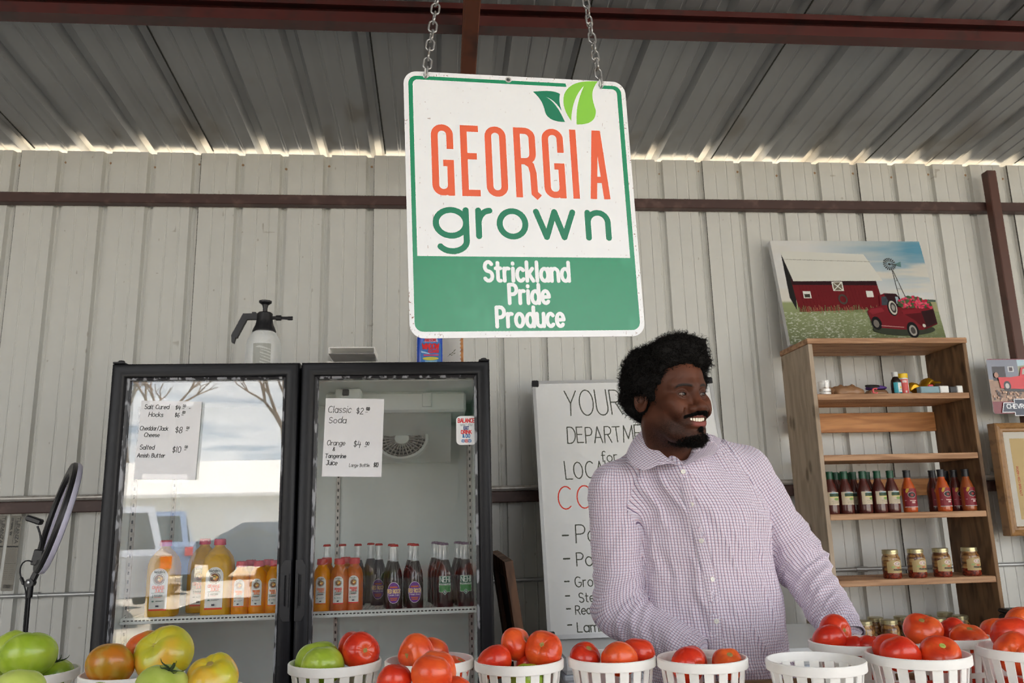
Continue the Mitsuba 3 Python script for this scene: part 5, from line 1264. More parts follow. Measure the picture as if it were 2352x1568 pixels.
leaf1 = sg.Polygon(bez((.0424, .3180), (.075, .322), (.10, .326), (.1175, .3145)) + bez((.1175, .3145), (.111, .295), (.116, .268), (.1285, .2335)) + bez((.1285, .2335), (.09, .231), (.073, .245), (.0715, .268)) + bez((.0715, .268), (.066, .293), (.057, .304), (.0424, .318)))
vein1 = sg.Polygon(bez((.076, .305), (.099, .294), (.113, .268), (.126, .2335)) + [(.1335, .2335)] + bez((.1335, .2335), (.119, .27), (.104, .297), (.076, .305)))
leaf2 = sg.Polygon(bez((.2275, .3585), (.18, .358), (.145, .35), (.1295, .315)) + bez((.1295, .315), (.12, .285), (.13, .258), (.1445, .2365)) + [(.158, .2275)] + bez((.158, .2275), (.192, .228), (.215, .238), (.2155, .272)) + bez((.2155, .272), (.205, .31), (.205, .33), (.2275, .3585)))
vein2 = sg.Polygon([(.1435, .225)] + bez((.1435, .236), (.148, .28), (.16, .315), (.187, .343)) + bez((.187, .343), (.168, .30), (.16, .28), (.1585, .225)))
part(hs_, 'leaf', flat(leaf1.difference(vein1), SM, .0016, .0005), 'mat_sign_darkgreen', label='small dark green leaf')
part(hs_, 'leaf', flat(leaf2.difference(vein2), SM, .0016, .0005), 'mat_sign_lime', label='large lime green leaf')
# the back carries the same print
SB = SM @ mat4(roty(math.pi))
part(hs_, 'green_panel', flat(band, SB, .0016, .0004), 'mat_sign_green', label='green field on the back')
part(hs_, 'lettering', flat(so.unary_union([cond(ch, x0, x1, .0145, .2115) for ch, x0, x1 in (('G', -.2375, -.180), ('E', -.161, -.113), ('O', -.096, -.0395), ('R', -.0185, .040), ('G', .0585, .117), ('I', .136, .1535), ('A', .186, .2355))]), SB, .0016, .0005), 'mat_sign_orange', label='orange lettering on the back')
part(hs_, 'lettering', flat(so.unary_union([mono(ch, x0, x1, -.1015, -.0165) for ch, x0, x1 in (('g', -.240, -.1465), ('r', -.1295, -.0845), ('o', -.0745, .009), ('w', .0235, .1375), ('n', .163, .2335))]), SB, .0016, .0005), 'mat_sign_darkgreen', label='green lettering on the back')
part(hs_, 'lettering', flat(so.unary_union([p_ for _, p_ in cut]), SB, .0021, .0005), 'mat_sign_letter_white', label='white words on the back')
for hx, hz in (holes[1],):
    part(hs_, 'rivet', xf(SM @ mat4(None, (hx, hz, .0)), lathe([(.0052, .0005), (.008, .0005), (.008, .002), (.0052, .002)], 16)), 'mat_galv', label='empty hanging hole')

# chains
def basis_of(s):
    a = np.cross([.3, 1, .1], s); a = a / np.linalg.norm(a)
    return np.stack([a, np.cross(s, a), s], 1)
mat('chain', metal_paint([.42, .42, .42], [.30, .26, .22], 120), .32, metal=.75)
def link(L=.034, Wd=.0105, r=.0030):
    pts = [(Wd * math.cos(a), (L / 2 - Wd + r * .0) * (1 if 0 <= a < math.pi else -1) + Wd * math.sin(a)) for a in np.linspace(0, 2 * math.pi, 29)[:-1]]
    return tube([(x, 0, z) for x, z in pts], r, 8, closed=True)
lk = mikit.ply(link(), 'mat_chain', True)
for hx, hz, ptop, lab in ((holes[0][0], holes[0][1], (1003, 0), 'left steel chain holding the sign'), (holes[2][0], holes[2][1], (1345, 0), 'right steel chain holding the sign')):
    k = thing('chain', lab, 'chain', 'chains holding the hanging sign')
    a = (SM @ np.array([hx, hz - .003, 0, 1]))[:3]
    b = at(*ptop, a[1] + .012)
    d = (b - a) / np.linalg.norm(b - a)
    n = int((3.45 - a[2]) / d[2] / .0285)
    s0 = np.cross(d, [0, 1, 0]); s0 /= np.linalg.norm(s0)
    for i in range(n):
        ang = (math.pi / 2 if i % 2 == 0 else 0) + rng.uniform(-.25, .25) + .3
        q = a + d * (.011 + i * .0285)
        t = np.cross(d, s0)
        ex = s0 * math.cos(ang) + t * math.sin(ang)
        part(k, 'link', lk, None, to=mat4(np.stack([ex, np.cross(d, ex), d], 1), q))
    part(k, 'hook', cat([tube(spline([a + [0, -.004, -.002], a + [0, -.006, .010], a + [0, 0, .020], a + [0, .005, .010], a + [0, .004, -.002]], 14), .0032, 8)]), 'mat_white_plastic', smooth=40, label='white tie through the hole')
    if hx > 0:
        for i in (2, 6, 9):
            q = a + d * (.02 + i * .0285 + .006)
            part(k, 'wire_wrap', cat([xf(mat4(basis_of(d), q), tube([(.0075 * math.cos(t), .0075 * math.sin(t), .002 * j) for t in np.linspace(0, 2 * math.pi, 14)[:-1]], .0013, 6, closed=True)) for j in (-1, 0, 1)]), 'mat_galv', label='grey wire wrapped round the chain')
pm2 = extr(cs, 14.5)
yp2 = 2.05; zp2 = zroof(yp2) - .012
pm2.apply_transform(mat4(np.array([[0, 0, 1], [1, 0, 0], [0, 1, 0]], float), (-6.6, yp2, zp2 - .1)))
single('roof_purlin', pm2, 'mat_red_steel', 'second dark red steel channel under the roof, above the sign', None, kind='structure')
# ---------------------------------------------------------------- the stand: counter, baskets, tomatoes
RZ, BH = 1.13, .135
CZ = RZ - BH
def gingham(p, n, uv):
    s = 1 / .05
    a = dr.select(dr.abs(p.x * s - dr.round(p.x * s)) < .25, 1.0, 0.0)
    b = dr.select(dr.abs(p.z * s - dr.round(p.z * s)) < .25, 1.0, 0.0)
    t = (a + b) * .5
    return mx([.74, .72, .70], rgb(176, 30, 36), t)
mat('gingham', mikit.proc(gingham), .8)
ct = thing('counter', 'long wooden produce counter carrying the white baskets', 'counter')
part(ct, 'top', box(-1.35, 1.75, 1.05, 1.94, CZ - .04, CZ - .001, .004), 'mat_wood_counter')
for x in (-1.25, -.3, .7, 1.65):
    for y in (1.12, 1.86):
        part(ct, 'leg', box(x - .04, x + .04, y - .04, y + .04, 0, CZ - .041, .004), 'mat_wood_counter')
part(ct, 'back_board', box(-1.35, 1.75, 1.942, 1.962, CZ - .12, 1.026, .003), 'mat_wood_counter', label='raised brown board along the back')
part(ct, 'cloth', box(-1.34, 1.74, 1.9645, 1.9675, .35, 1.015, .0006), 'mat_gingham', label='red and white checked cloth hung on the far side')

NS = 18
def basket(px, py, wpx, label, dia=None):
    P = atz(px, py, RZ)
    D = wpx * depth(P) / CAM_F if dia is None else dia
    R1, R0_ = D / 2, D / 2 * .76
    k = thing('basket', label, 'basket', 'white slatted plastic produce baskets')
    M = mat4(rotz(rng.uniform(0, .35)), (P[0], P[1], CZ))
    def rad(z): return R0_ + (R1 - .005 - R0_) * z / BH
    hb = .0185
    rim = lathe([(rad(BH - hb) + .0015, BH - hb), (R1 - .0012, BH - hb), (R1, BH - hb + .002), (R1, BH - .002), (R1 - .0015, BH), (R1 - .0040, BH), (R1 - .0052, BH - .002), (rad(BH - hb) + .0015, BH - hb)], 56)
    part(k, 'rim', rim, 'mat_basket', smooth=35, to=M)
    zb = BH * .42
    part(k, 'band', lathe([(rad(zb) - .001, zb), (rad(zb) + .0022, zb), (rad(zb + .011) + .0022, zb + .011), (rad(zb + .011) - .001, zb + .011), (rad(zb) - .001, zb)], 56), 'mat_basket', smooth=35, to=M)
    part(k, 'base', lathe([(0, .001), (R0_ - .001, .001), (R0_ + .001, .008), (R0_ - .002, .008), (R0_ - .003, .004), (0, .004)], 40), 'mat_basket', smooth=35, to=M)
    w = 2 * math.pi * R1 / NS * .58
    w0 = w * .84
    t = .0020
    def ringp(z, ww, r): return [(r * math.cos(a), r * math.sin(a), z) for a in (-ww / 2 / r, 0, ww / 2 / r)]
    z1 = BH - hb + .003
    sl_ = hullm(ringp(.006, w0, R0_) + ringp(.006, w0, R0_ - t) + ringp(z1, w, rad(z1) + .0006) + ringp(z1, w, rad(z1) - t))
    sp = mikit.ply(sl_, 'mat_basket', 20)
    for i in range(NS):
        part(k, 'slat', sp, None, to=M @ mat4(rotz(i * 2 * math.pi / NS)))
    return np.array([P[0], P[1]]), D
BK = {}
for n_, px, py, w, lab in (
    ('A', 770, 1516, 211, 'white basket holding green and red tomatoes in front of the refrigerator'),
    ('B', 986, 1512, 203, 'white basket of red tomatoes partly hidden behind the lower front basket'),
    ('C', 1192, 1512, 205, 'white basket with three red tomatoes on green ones in front of the leaning frame'),
    ('D', 1405, 1505, 201, 'dusty white basket of three red tomatoes below the whiteboard'),
    ('E', 1612, 1507, 205, 'white basket of two red tomatoes in front of the shirt'),
    ('F', 1872, 1513, 221, 'empty white basket right of the man'),
    ('G', 2106, 1497, 224, 'white basket with three large tomatoes right of the empty basket'),
    ('H', 1955, 1470, 188, 'white basket behind the empty basket under the right sleeve'),
    ('I', 2180, 1458, 174, 'white basket of tomatoes in front of the low crowd of jars'),
    ('J', 2352, 1484, 198, 'white basket cut off by the right edge'),
    ('O', 2356, 1446, 174, 'white basket in the back row at the right edge'),
    ('K', 962, 1572, 236, 'front white basket at the bottom edge with the big red tomato'),
    ('L', 305, 1540, 225, 'white basket with orange and yellow tomatoes at the lower left'),
    ('M', 440, 1584, 240, 'front basket at the bottom edge holding pale green and yellow tomatoes'),
    ('N', 60, 1540, 222, 'white basket of green tomatoes at the lower left corner'),
    ('Q', 150, 1650, 240, 'front basket below the green tomatoes, only its fruit in view')):
    BK[n_] = basket(px, py, w, lab)

PAL = {'red': [(196, 40, 20), (214, 62, 30), (178, 28, 16)], 'redorange': [(214, 70, 28), (226, 98, 42), (196, 46, 22)], 'green': [(140, 170, 40), (170, 192, 66), (104, 140, 30)], 'pale': [(166, 186, 78), (186, 200, 104), (150, 170, 60)],
       'yellow': [(200, 176, 36), (186, 184, 50), (224, 150, 60)], 'orange': [(224, 122, 50), (206, 150, 56), (228, 96, 44)], 'olive': [(190, 112, 28), (150, 120, 24), (214, 96, 36)]}
mat('tomato', VC, .25, spec=.5, coat=.2)
mat('tomato_scar', rgb(150, 128, 70), .8)
mat('tomato_scar_green', rgb(160, 170, 84), .7)
mat('calyx', rgb(40, 58, 26), .7)
def tomato_mesh(R, kind, seed, obl=.84, low=False):
    r = np.random.default_rng(seed)
    nt, nphi = (12, 18) if low else (30, 44)
    t = np.linspace(.02, math.pi - .02, nt); ph = np.arange(nphi) * 2 * np.pi / nphi
    tt, pp = np.meshgrid(t, ph, indexing='ij')
    lob = r.integers(3, 6)
    amp = r.uniform(.015, .05)
    g = np.exp(-((tt - 1.0) / .75) ** 2)
    rad = 1 + amp * np.cos(lob * pp + r.uniform(0, 6)) * g + .035 * np.cos(pp + r.uniform(0, 6)) * np.sin(tt) + .03 * np.cos(2 * pp + r.uniform(0, 6)) * np.sin(tt)
    crease = sum(-.045 * np.exp(-((np.angle(np.exp(1j * (pp - c_)))) / .13) ** 2) * np.exp(-((tt - .55) / .5) ** 2) for c_ in r.uniform(0, 6.28, 3))
    rad = rad + crease
    x, y = rad * np.sin(tt) * np.cos(pp), rad * np.sin(tt) * np.sin(pp)
    z = obl * rad * np.cos(tt) - .20 * np.exp(-(tt / .34) ** 2) - .02 * np.exp(-((math.pi - tt) / .4) ** 2)
    z -= .06 * r.uniform(-1, 1) * x
    V = np.stack([x, y, z], -1).reshape(-1, 3) * R
    V = np.vstack([V, [[0, 0, V[:nphi, 2].mean()]], [[0, 0, V[-nphi:, 2].mean()]]])
    f = grid_faces(nt, nphi)
    j = np.arange(nphi); N = nt * nphi
    f = np.vstack([f, np.stack([(j + 1) % nphi, j, j * 0 + N], 1), np.stack([(nt - 1) * nphi + j, (nt - 1) * nphi + (j + 1) % nphi, j * 0 + N + 1], 1)])[:, ::-1]
    a, b, c = [np.array(rgb(*q)) for q in PAL[kind]]
    q = V / R
    n1 = np.clip((meshkit.fbm(q * 1.1 + seed, 3, seed) - .3) * 2.5, 0, 1)[:, None]
    n2 = np.clip((meshkit.fbm(q * .9 + 9 + seed, 2, seed + 1) - .45) * 4, 0, 1)[:, None]
    col = a * (1 - n1) + b * n1
    col = col * (1 - n2 * .8) + c * n2 * .8
    if kind in ('green', 'pale', 'yellow', 'olive'):      # light stripes from the stem
        st = np.clip(np.cos(np.arctan2(q[:, 1], q[:, 0]) * 7 + meshkit.noise(q * 3, seed) * 5), 0, 1)[:, None] * .16
        col = col * (1 - st) + np.array(rgb(196, 204, 120)) * st
    top = np.exp(-((np.arccos(np.clip(q[:, 2] / np.maximum(np.linalg.norm(q, axis=1), 1e-6), -1, 1))) / .35) ** 2)[:, None] * .45
    col = col * (1 - top) + np.array(rgb(*((214, 120, 50) if 'red' in kind else (176, 170, 70)))) * top
    return trimesh.Trimesh(V, f, process=False), col
def basis(s):
    s = np.asarray(s, float); s = s / np.linalg.norm(s)
    a = np.cross([.3, 1, .1], s); a /= np.linalg.norm(a)
    return np.stack([a, np.cross(s, a), s], 1)
scar = lathe([(0, .0), (.0065, .0), (.0055, .0016), (.003, .0022), (0, .0012)], 12)
def calyx_mesh():
    ms = []
    for i in range(5):
        a = i * 1.257 + .3
        pts = spline([(0, 0, 0), (.008 * math.cos(a), .008 * math.sin(a), .003), (.017 * math.cos(a + .2), .017 * math.sin(a + .2), .004), (.025 * math.cos(a + .3), .025 * math.sin(a + .3), .010)], 8)
        ms.append(tube(pts, np.linspace(.0022, .0004, 8), 5))
    ms.append(tube([(0, 0, 0), (.002, .001, .014)], .002, 6))
    return cat(ms)
TN = [0]
def tomato(bk, px, py, wpx, kind, stem, dy, label, obl=.84, scar_kind=None):
    TN[0] += 1
    b, D = BK[bk]
    P = at(px, py, b[1] + dy)
    R = wpx * depth(P) / CAM_F / 2
    if bk not in 'Q':                                   # keep the fruit inside its rim
        room = max((D / 2 - .004 - R) ** 2 - (P[0] - b[0]) ** 2, 0) ** .5
        P = at(px, py, b[1] + max(-room, min(room, dy)))
        R = wpx * depth(P) / CAM_F / 2
    k = thing('tomato', label, 'tomato', None)
    M = mat4(basis(stem), P)
    m, c = tomato_mesh(R * (1.0 if abs(np.array(stem)[2]) > .6 else 1.06), kind, 100 + TN[0], obl)
    part(k, 'flesh', m, 'mat_tomato', True, to=M, color=c)
    zt_ = R * (obl - .195)
    if scar_kind == 'calyx':
        part(k, 'calyx', xf(M @ mat4(None, (0, 0, zt_)), calyx_mesh()), 'mat_calyx', smooth=40, label='dark green stem leaves')
    else:
        part(k, 'stem_scar', xf(M @ mat4(None, (0, 0, zt_)), scar), 'mat_tomato_scar_green' if scar_kind == 'green' else 'mat_tomato_scar', smooth=40, label='pale stem scar')
UP = (0.1, -.25, 1)
for row in (
    ('A', 741, 1528, 101, 'green', (-.3, .5, .8), -.028, 'green tomato in front at the left of the basket before the refrigerator'),
    ('A', 731, 1521, 96, 'green', (-.4, .8, .4), .045, 'green tomato behind the other green one before the refrigerator'),
    ('A', 828, 1495, 81, 'red', (.46, -.86, .19), -.012, 'red tomato with its stem scar facing right next to the green ones'),
    ('A', 815, 1491, 80, 'red', (.5, .6, .5), .055, 'red tomato behind the one with the scar next to the green ones'),
    ('B', 955, 1497, 82, 'redorange', (-.69, -.7, -.14), -.01, 'orange red tomato with stem scar at its left side, above the front basket'),
    ('B', 994, 1498, 74, 'redorange', (.2, .6, .7), .05, 'red tomato at the back right of the basket behind the front basket'),
    ('B', 1046, 1536, 66, 'redorange', (.5, -.1, .8), -.02, 'red tomato low at the right rim of the basket behind the front basket'),
    ('C', 1138, 1520, 76, 'red', (-.2, .7, .6), -.03, 'red tomato at the left of the basket in front of the leaning frame'),
    ('C', 1186, 1478, 73, 'redorange', (.79, -.43, .43), .03, 'topmost red tomato of the basket in front of the leaning frame'),
    ('C', 1250, 1491, 82, 'redorange', (-.27, -.8, .5), -.02, 'orange red tomato with pale scar on top, right in its basket'),
    ('C', 1214, 1525, 56, 'red', (0, .5, .8), .02, 'small bit of red tomato between the three upper ones by the leaning frame'),
    ('C', 1208, 1560, 84, 'green', (0, .4, .9), -.045, 'green tomato peeping out under the three red ones by the leaning frame'),
    ('D', 1345, 1508, 72, 'red', (.3, -.5, .9), -.02, 'round red tomato at the left of the dusty basket below the whiteboard'),
    ('D', 1423, 1512, 80, 'redorange', (-.1, .7, .6), -.04, 'pointed red tomato in the middle of the dusty basket'),
    ('D', 1465, 1501, 74, 'red', (.3, .7, .6), .04, 'red tomato at the back right of the dusty basket'),
    ('E', 1580, 1525, 79, 'red', (.55, -.75, -.2), -.03, 'red tomato at the left of the basket in front of the shirt'),
    ('E', 1588, 1521, 72, 'red', (.2, .7, .6), .05, 'red tomato hidden behind the left one in front of the shirt'),
    ('E', 1672, 1523, 75, 'redorange', (.05, -.55, .83), -.01, 'red tomato with top scar at the right in front of the shirt'),
    ('G', 2067, 1503, 90, 'red', (.1, .6, .8), -.04, 'large smooth red tomato at the front left of the basket next to the empty one'),
    ('G', 2046, 1489, 80, 'red', (0, .5, .9), .045, 'red tomato behind the large smooth one next to the empty basket'),
    ('G', 2162, 1501, 90, 'redorange', (-.15, -.6, .78), -.02, 'large red tomato with greenish scar on top right of the empty basket', .74, 'green'),
    ('H', 1905, 1467, 73, 'red', (-.2, .6, .7), -.03, 'red tomato in front at the left rim under the right sleeve'),
    ('H', 1919, 1450, 74, 'red', (.35, -.8, .2), .035, 'red tomato behind and above the front one under the right sleeve'),
    ('H', 1963, 1488, 62, 'red', (0, .5, .8), -.005, 'low red tomato in the middle of the basket behind the empty one'),
    ('H', 1997, 1487, 64, 'red', (.2, .4, .8), -.02, 'low red tomato at the right of the basket behind the empty one'),
    ('I', 2118, 1446, 83, 'redorange', (-.2, -.45, .85), -.025, 'round orange red tomato with flat top in front of the low jars', .8),
    ('I', 2184, 1449, 66, 'red', (-.3, .5, .8), .03, 'red tomato in the middle at the back of the basket before the jars'),
    ('I', 2226, 1465, 79, 'redorange', (-.05, -.35, .93), -.03, 'flat red tomato at the right of the basket before the jars', .76),
    ('O', 2290, 1450, 72, 'redorange', (0, .5, .9), -.01, 'red tomato at the left of the back basket at the right edge'),
    ('O', 2357, 1438, 86, 'redorange', (-.2, -.8, .5), .0, 'highest red tomato at the right edge with the pale scar'),
    ('J', 2322, 1457, 88, 'red', (.1, .6, .8), .035, 'big glossy red tomato above the others at the right edge'),
    ('J', 2336, 1502, 88, 'redorange', (-.75, -.62, .1), -.03, 'front red tomato at the right edge with a green scar on its left side', .84, 'green'),
    ('K', 993, 1549, 98, 'redorange', (.1, .6, .7), -.04, 'big red tomato in front at the bottom edge'),
    ('K', 1000, 1540, 92, 'redorange', (.2, .7, .5), .04, 'red tomato right behind the big one at the bottom edge'),
    ('K', 904, 1563, 82, 'red', (-.2, .6, .7), -.02, 'red tomato left of the big one at the bottom edge'),
    ('K', 1050, 1582, 66, 'redorange', (.3, .4, .8), -.02, 'sliver of a red tomato right of the big one at the bottom edge'),
    ('L', 254, 1526, 107, 'olive', (.1, .6, .8), -.03, 'orange and olive striped tomato at the left of the yellow basket'),
    ('L', 336, 1490, 88, 'orange', (0, .7, .7), .05, 'orange tomato standing behind the big yellow one'),
    ('L', 375, 1501, 122, 'yellow', (-.3, -.72, .55), -.01, 'big yellow tomato with a brown scar at the lower left'),
    ('M', 373, 1576, 116, 'pale', (.4, -.1, .9), -.03, 'pale green tomato with a bit of stem in front of the yellow one', .84, 'calyx'),
    ('M', 488, 1556, 118, 'yellow', (-.05, -.5, .85), .01, 'yellow ribbed tomato right of the pale green one at the lower left'),
    ('N', 62, 1505, 118, 'green', (-.2, .5, .8), -.035, 'big bright green tomato at the lower left corner'),
    ('N', 30, 1499, 104, 'green', (-.3, .6, .6), .06, 'green tomato behind the big bright green one'),
    ('N', 130, 1546, 74, 'green', (-.1, -.1, 1), .02, 'small green tomato with dark stem leaves at the right of its basket', .84, 'calyx'),
    ('Q', 42, 1586, 112, 'pale', (0, .4, .9), -.03, 'pale green tomato cut by the lower left corner'),
    ('Q', 236, 1604, 88, 'green', (.2, .3, .9), .0, 'green tomato just rising over the bottom edge under the orange basket')):
    tomato(*row[:8], *(row[8:]))
# the lower layer, seen through the slats
for n_, kinds, lab in (('A', ('green', 'green', 'green'), 'the basket before the refrigerator'), ('B', ('red', 'red', 'red'), 'the basket half behind the front basket'), ('C', ('green', 'red', 'green'), 'the basket by the leaning frame'),
                      ('D', ('red', 'red', 'red'), 'the dusty basket below the whiteboard'), ('E', ('red', 'red', 'red'), 'the basket in front of the shirt'), ('G', ('red', 'red', 'red'), 'the basket right of the empty one'),
                      ('H', ('red', 'red', 'red'), 'the basket behind the empty one'), ('I', ('red', 'red', 'red'), 'the basket before the low jars'), ('J', ('red', 'red', 'red'), 'the front basket at the right edge'),
                      ('K', ('red', 'red', 'red'), 'the lower front basket'), ('L', ('olive', 'orange', 'yellow'), 'the orange and yellow basket'), ('M', ('pale', 'yellow', 'yellow'), 'the front yellow basket'), ('N', ('green', 'green', 'green'), 'the green corner basket'), ('O', ('red', 'red', 'red'), 'the back basket at the right edge'), ('Q', ('pale', 'green', 'pale'), 'the lowest left basket')):
    b, D = BK[n_]
    for i, kd in enumerate(kinds):
        a = -math.pi / 2 + i * 2.094 + rng.uniform(-.3, .3)
        R = .0365
        rr_ = D / 2 * .84 - R - .004
        k = thing('tomato', f"{ {'pale': 'pale green', 'olive': 'orange olive'}.get(kd, kd)} tomato low behind the {('front', 'right hand', 'left hand')[i]} slats of {lab}", 'tomato', 'lower tomatoes in ' + lab)
        TN[0] += 1
        m, c = tomato_mesh(R, kd, 300 + TN[0])
        M = mat4(basis((rng.uniform(-.4, .4), .5, .8)), (b[0] + rr_ * math.cos(a), b[1] + rr_ * math.sin(a), CZ + .012 + R * .9))
        part(k, 'flesh', m, 'mat_tomato', True, to=M, color=c)
        part(k, 'stem_scar', xf(M @ mat4(None, (0, 0, R * .645)), scar), 'mat_tomato_scar', smooth=40)
# ---------------------------------------------------------------- the man: head
YH = 2.06
Hc = at(1540, 918, YH)
HS = 1.0 * depth(Hc) / 2.12
HW = mat4(rotz(math.radians(25)) @ roty(math.radians(-3)) @ rotx(math.radians(1)) * HS, Hc)
NB = at(1553, 1050, 2.15)                       # base of the neck
NKL = (np.linalg.inv(HW) @ np.r_[NB + np.array([-.004, .035, -.075]), 1])[:3]
def head_sdf(x, y, z):
    ax = np.abs(x)
    d = s_ell(x, y, z, (0, .018, .048), (.077, .100, .088))
    d = smin(d, s_ell(x, y, z, (0, -.036, .045), (.064, .056, .062)), .03)
    d = smin(d, s_ell(x, y, z, (0, -.030, -.030), (.061, .062, .080)), .03)
    d = smin(d, s_cap(ax, y, z, (.054, .010, -.048), (.036, -.045, -.088), .017, .019), .03)          # jaw
    d = smin(d, s_cap(ax, y, z, (.034, -.045, -.088), (.008, -.078, -.101), .018, .018), .022)
    d = smin(d, s_ell(x, y, z, (0, -.084, -.103), (.019, .017, .017)), .016)                          # chin
    d = smin(d, s_ell(ax, y, z, (.046, -.062, -.014), (.024, .024, .018)), .02)                       # cheek bone
    d = smin(d, s_ell(ax, y, z, (.040, -.076, -.036), (.021, .019, .021)), .016)                      # smiling cheek
    d = smin(d, s_cap(ax, y, z, (.010, -.088, .026), (.046, -.070, .028), .012, .010), .014)          # brow
    d = smax(d, -s_ell(ax, y, z, (.033, -.100, .006), (.020, .016, .0125)), .012)                     # eye socket
    # nose
    d = smin(d, s_cap(x, y, z, (0, -.088, .016), (0, -.108, -.026), .0085, .0110), .010)
    d = smin(d, s_ell(x, y, z, (0, -.112, -.031), (.0172, .0145, .0138)), .008)
    d = smin(d, s_ell(ax, y, z, (.0198, -.099, -.035), (.0122, .0135, .0108)), .006)
    d = smax(d, -s_ell(ax, y, z, (.0100, -.108, -.0455), (.0054, .0070, .0045)), .003)
    # mouth region, lips, open smile
    d = smin(d, s_ell(x, y, z, (0, -.080, -.062), (.034, .022, .026)), .014)
    curve = -.0600 + ax * ax * 5.5                                   # corners drawn up
    yl = -.1010 + ax * ax * 14.0
    d = smin(d, np.sqrt((y - yl - .002) ** 2 + ((z - curve - .0075) * 1.15) ** 2 + np.maximum(ax - .027, 0) ** 2) - .0056, .005)      # upper lip
    d = smin(d, np.sqrt((y - yl - .003) ** 2 + ((z - curve + .0128) * .95) ** 2 + np.maximum(ax - .021, 0) ** 2) - .0088, .005)      # lower lip
    slot = np.maximum(np.abs(z - curve + .0015 + ax * ax * 1.2) - np.sqrt(np.maximum(.0052 ** 2 * (1 - (ax / .0275) ** 2), 0)), ax - .0265)
    slot = np.maximum(slot, y - (yl + .016))
    d = smax(d, -np.maximum(slot, -.2 - y), .0015)
    d = smax(d, -(np.sqrt((ax - .040 - (z + .045) * .12) ** 2 + (y + .098 - (ax - .03) * .9) ** 2 + (np.maximum(np.abs(z + .050) - .014, 0)) ** 2) - .0028), .012)  # smile fold
    # eyelids
    e = np.sqrt((ax - .0325) ** 2 + (y + .0760) ** 2 + (z - .0055) ** 2)
    lid = e - .0152
    xe = ax - .0325
    zc = .0042 + .10 * xe
    open_ = np.abs(z - zc) - np.maximum(.0033 * (1 - (xe / .0145) ** 2), -.002)
    lid = smax(lid, -np.maximum(open_, np.abs(xe) - .0142), .0012)
    d = smin(d, lid, .004)
    d = smax(d, -(e - .0126), .0008)
    # ears
    ex, ey, ez = ax - .0765 - (y - .02) * .28, (y - .018) * math.cos(.25) + (z - .006) * math.sin(.25), (z - .006) * math.cos(.25) - (y - .018) * math.sin(.25)
    q = np.sqrt((ey / .0160) ** 2 + ((ez) / .0280) ** 2)
    rim = np.sqrt(((q - 1) * .0160) ** 2 + (ex - .007) ** 2) - .0042
    bowl = np.maximum(np.abs(ex - .002) - .0035, (q - 1) * .0160)
    lobe = s_ell(ex, ey, ez, (.004, -.004, -.024), (.005, .008, .008))
    ear = smin(smin(rim, bowl, .005), lobe, .006)
    ear = smax(ear, -s_ell(ex, ey, ez, (.008, -.003, -.003), (.006, .007, .011)), .003)
    d = smin(d, ear, .006)
    # neck
    d = smin(d, s_cap(x, y, z, (0, .030, -.06), NKL, .062, .068), .025)
    d = smin(d, s_cap(ax, y, z, (.050, .028, -.05), (.024, NKL[1] - .045, -.17), .016, .016), .02)
    return d
HM = tets(head_sdf, (-.126, -.132, -.262), (.106, .145, .142), .0021)
trimesh.smoothing.filter_taubin(HM, .5, .53, 6)
hv = HM.vertices.copy()
hx, hy, hz = hv.T
hax = np.abs(hx)
def g2(a, b): return np.exp(-np.clip(a, 0, None) / b)
skin = np.array(rgb(86, 51, 37)); skin_l = np.array(rgb(118, 70, 50)); skin_d = np.array(rgb(58, 35, 27)); lipc = np.array(rgb(136, 76, 70)); blackc = np.array(rgb(22, 17, 16))
n_ = meshkit.fbm(hv * 45, 3, 4)[:, None]
hc = skin * (1 - n_ * .5) + skin_d * n_ * .5
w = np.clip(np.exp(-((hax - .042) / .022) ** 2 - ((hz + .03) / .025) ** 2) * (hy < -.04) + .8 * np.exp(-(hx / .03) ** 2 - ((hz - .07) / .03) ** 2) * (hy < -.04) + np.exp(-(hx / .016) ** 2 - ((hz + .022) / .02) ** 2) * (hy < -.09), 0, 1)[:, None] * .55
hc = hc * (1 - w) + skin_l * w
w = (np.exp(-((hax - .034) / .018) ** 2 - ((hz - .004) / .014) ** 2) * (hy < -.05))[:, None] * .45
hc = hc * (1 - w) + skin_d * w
curve = -.0600 + hax * hax * 5.5
w = (np.exp(-((hz - curve + .0128) / .0062) ** 4) * np.exp(-(hax / .0225) ** 6) * (hy < -.088))[:, None]
hc = hc * (1 - w) + lipc * w
w = (np.exp(-((hz - curve - .0070) / .0045) ** 4) * np.exp(-(hax / .0265) ** 6) * (hy < -.088))[:, None] * .9
hc = hc * (1 - w) + np.array(rgb(112, 62, 54)) * w
mouth = ((np.abs(hz - curve + .002) < .005) & (hax < .026) & (hy > -.0945) & (hy < -.07))[:, None]
hc = np.where(mouth, np.array(rgb(60, 20, 20)), hc)
# beard shadow on jaw and cheeks, brows
def jawline(y): return -.062 - np.clip(y + .03, -.06, .08) * -.55
st = np.clip((meshkit.fbm(hv * 420, 2, 9) - .15) * 1.8, 0, 1)
w = np.clip((-.040 + (hy + .02) * -.30 - hz) / .040, 0, 1) * np.clip((hz + .150) / .03, 0, 1) * np.clip((.052 - hy) / .03, 0, 1) * (1 - np.exp(-(hax / .03) ** 4 - ((hz + .068) / .03) ** 4) * (hy < -.07))
w = (w * (.35 + .4 * st))[:, None]
hc = hc * (1 - w) + blackc * w
arch = .0232 + .0042 * np.sin(np.clip((hax - .012) / .036, 0, 1) * 2.6) - np.clip(hax - .045, 0, 1) * .5
w = np.exp(-((hz - arch) / .0036) ** 4) * np.clip((hax - .010) / .006, 0, 1) * np.clip((.056 - hax) / .008, 0, 1) * (hy < -.045)
w = (w * (.8 + .2 * st))[:, None]
hc = hc * (1 - w) + blackc * w
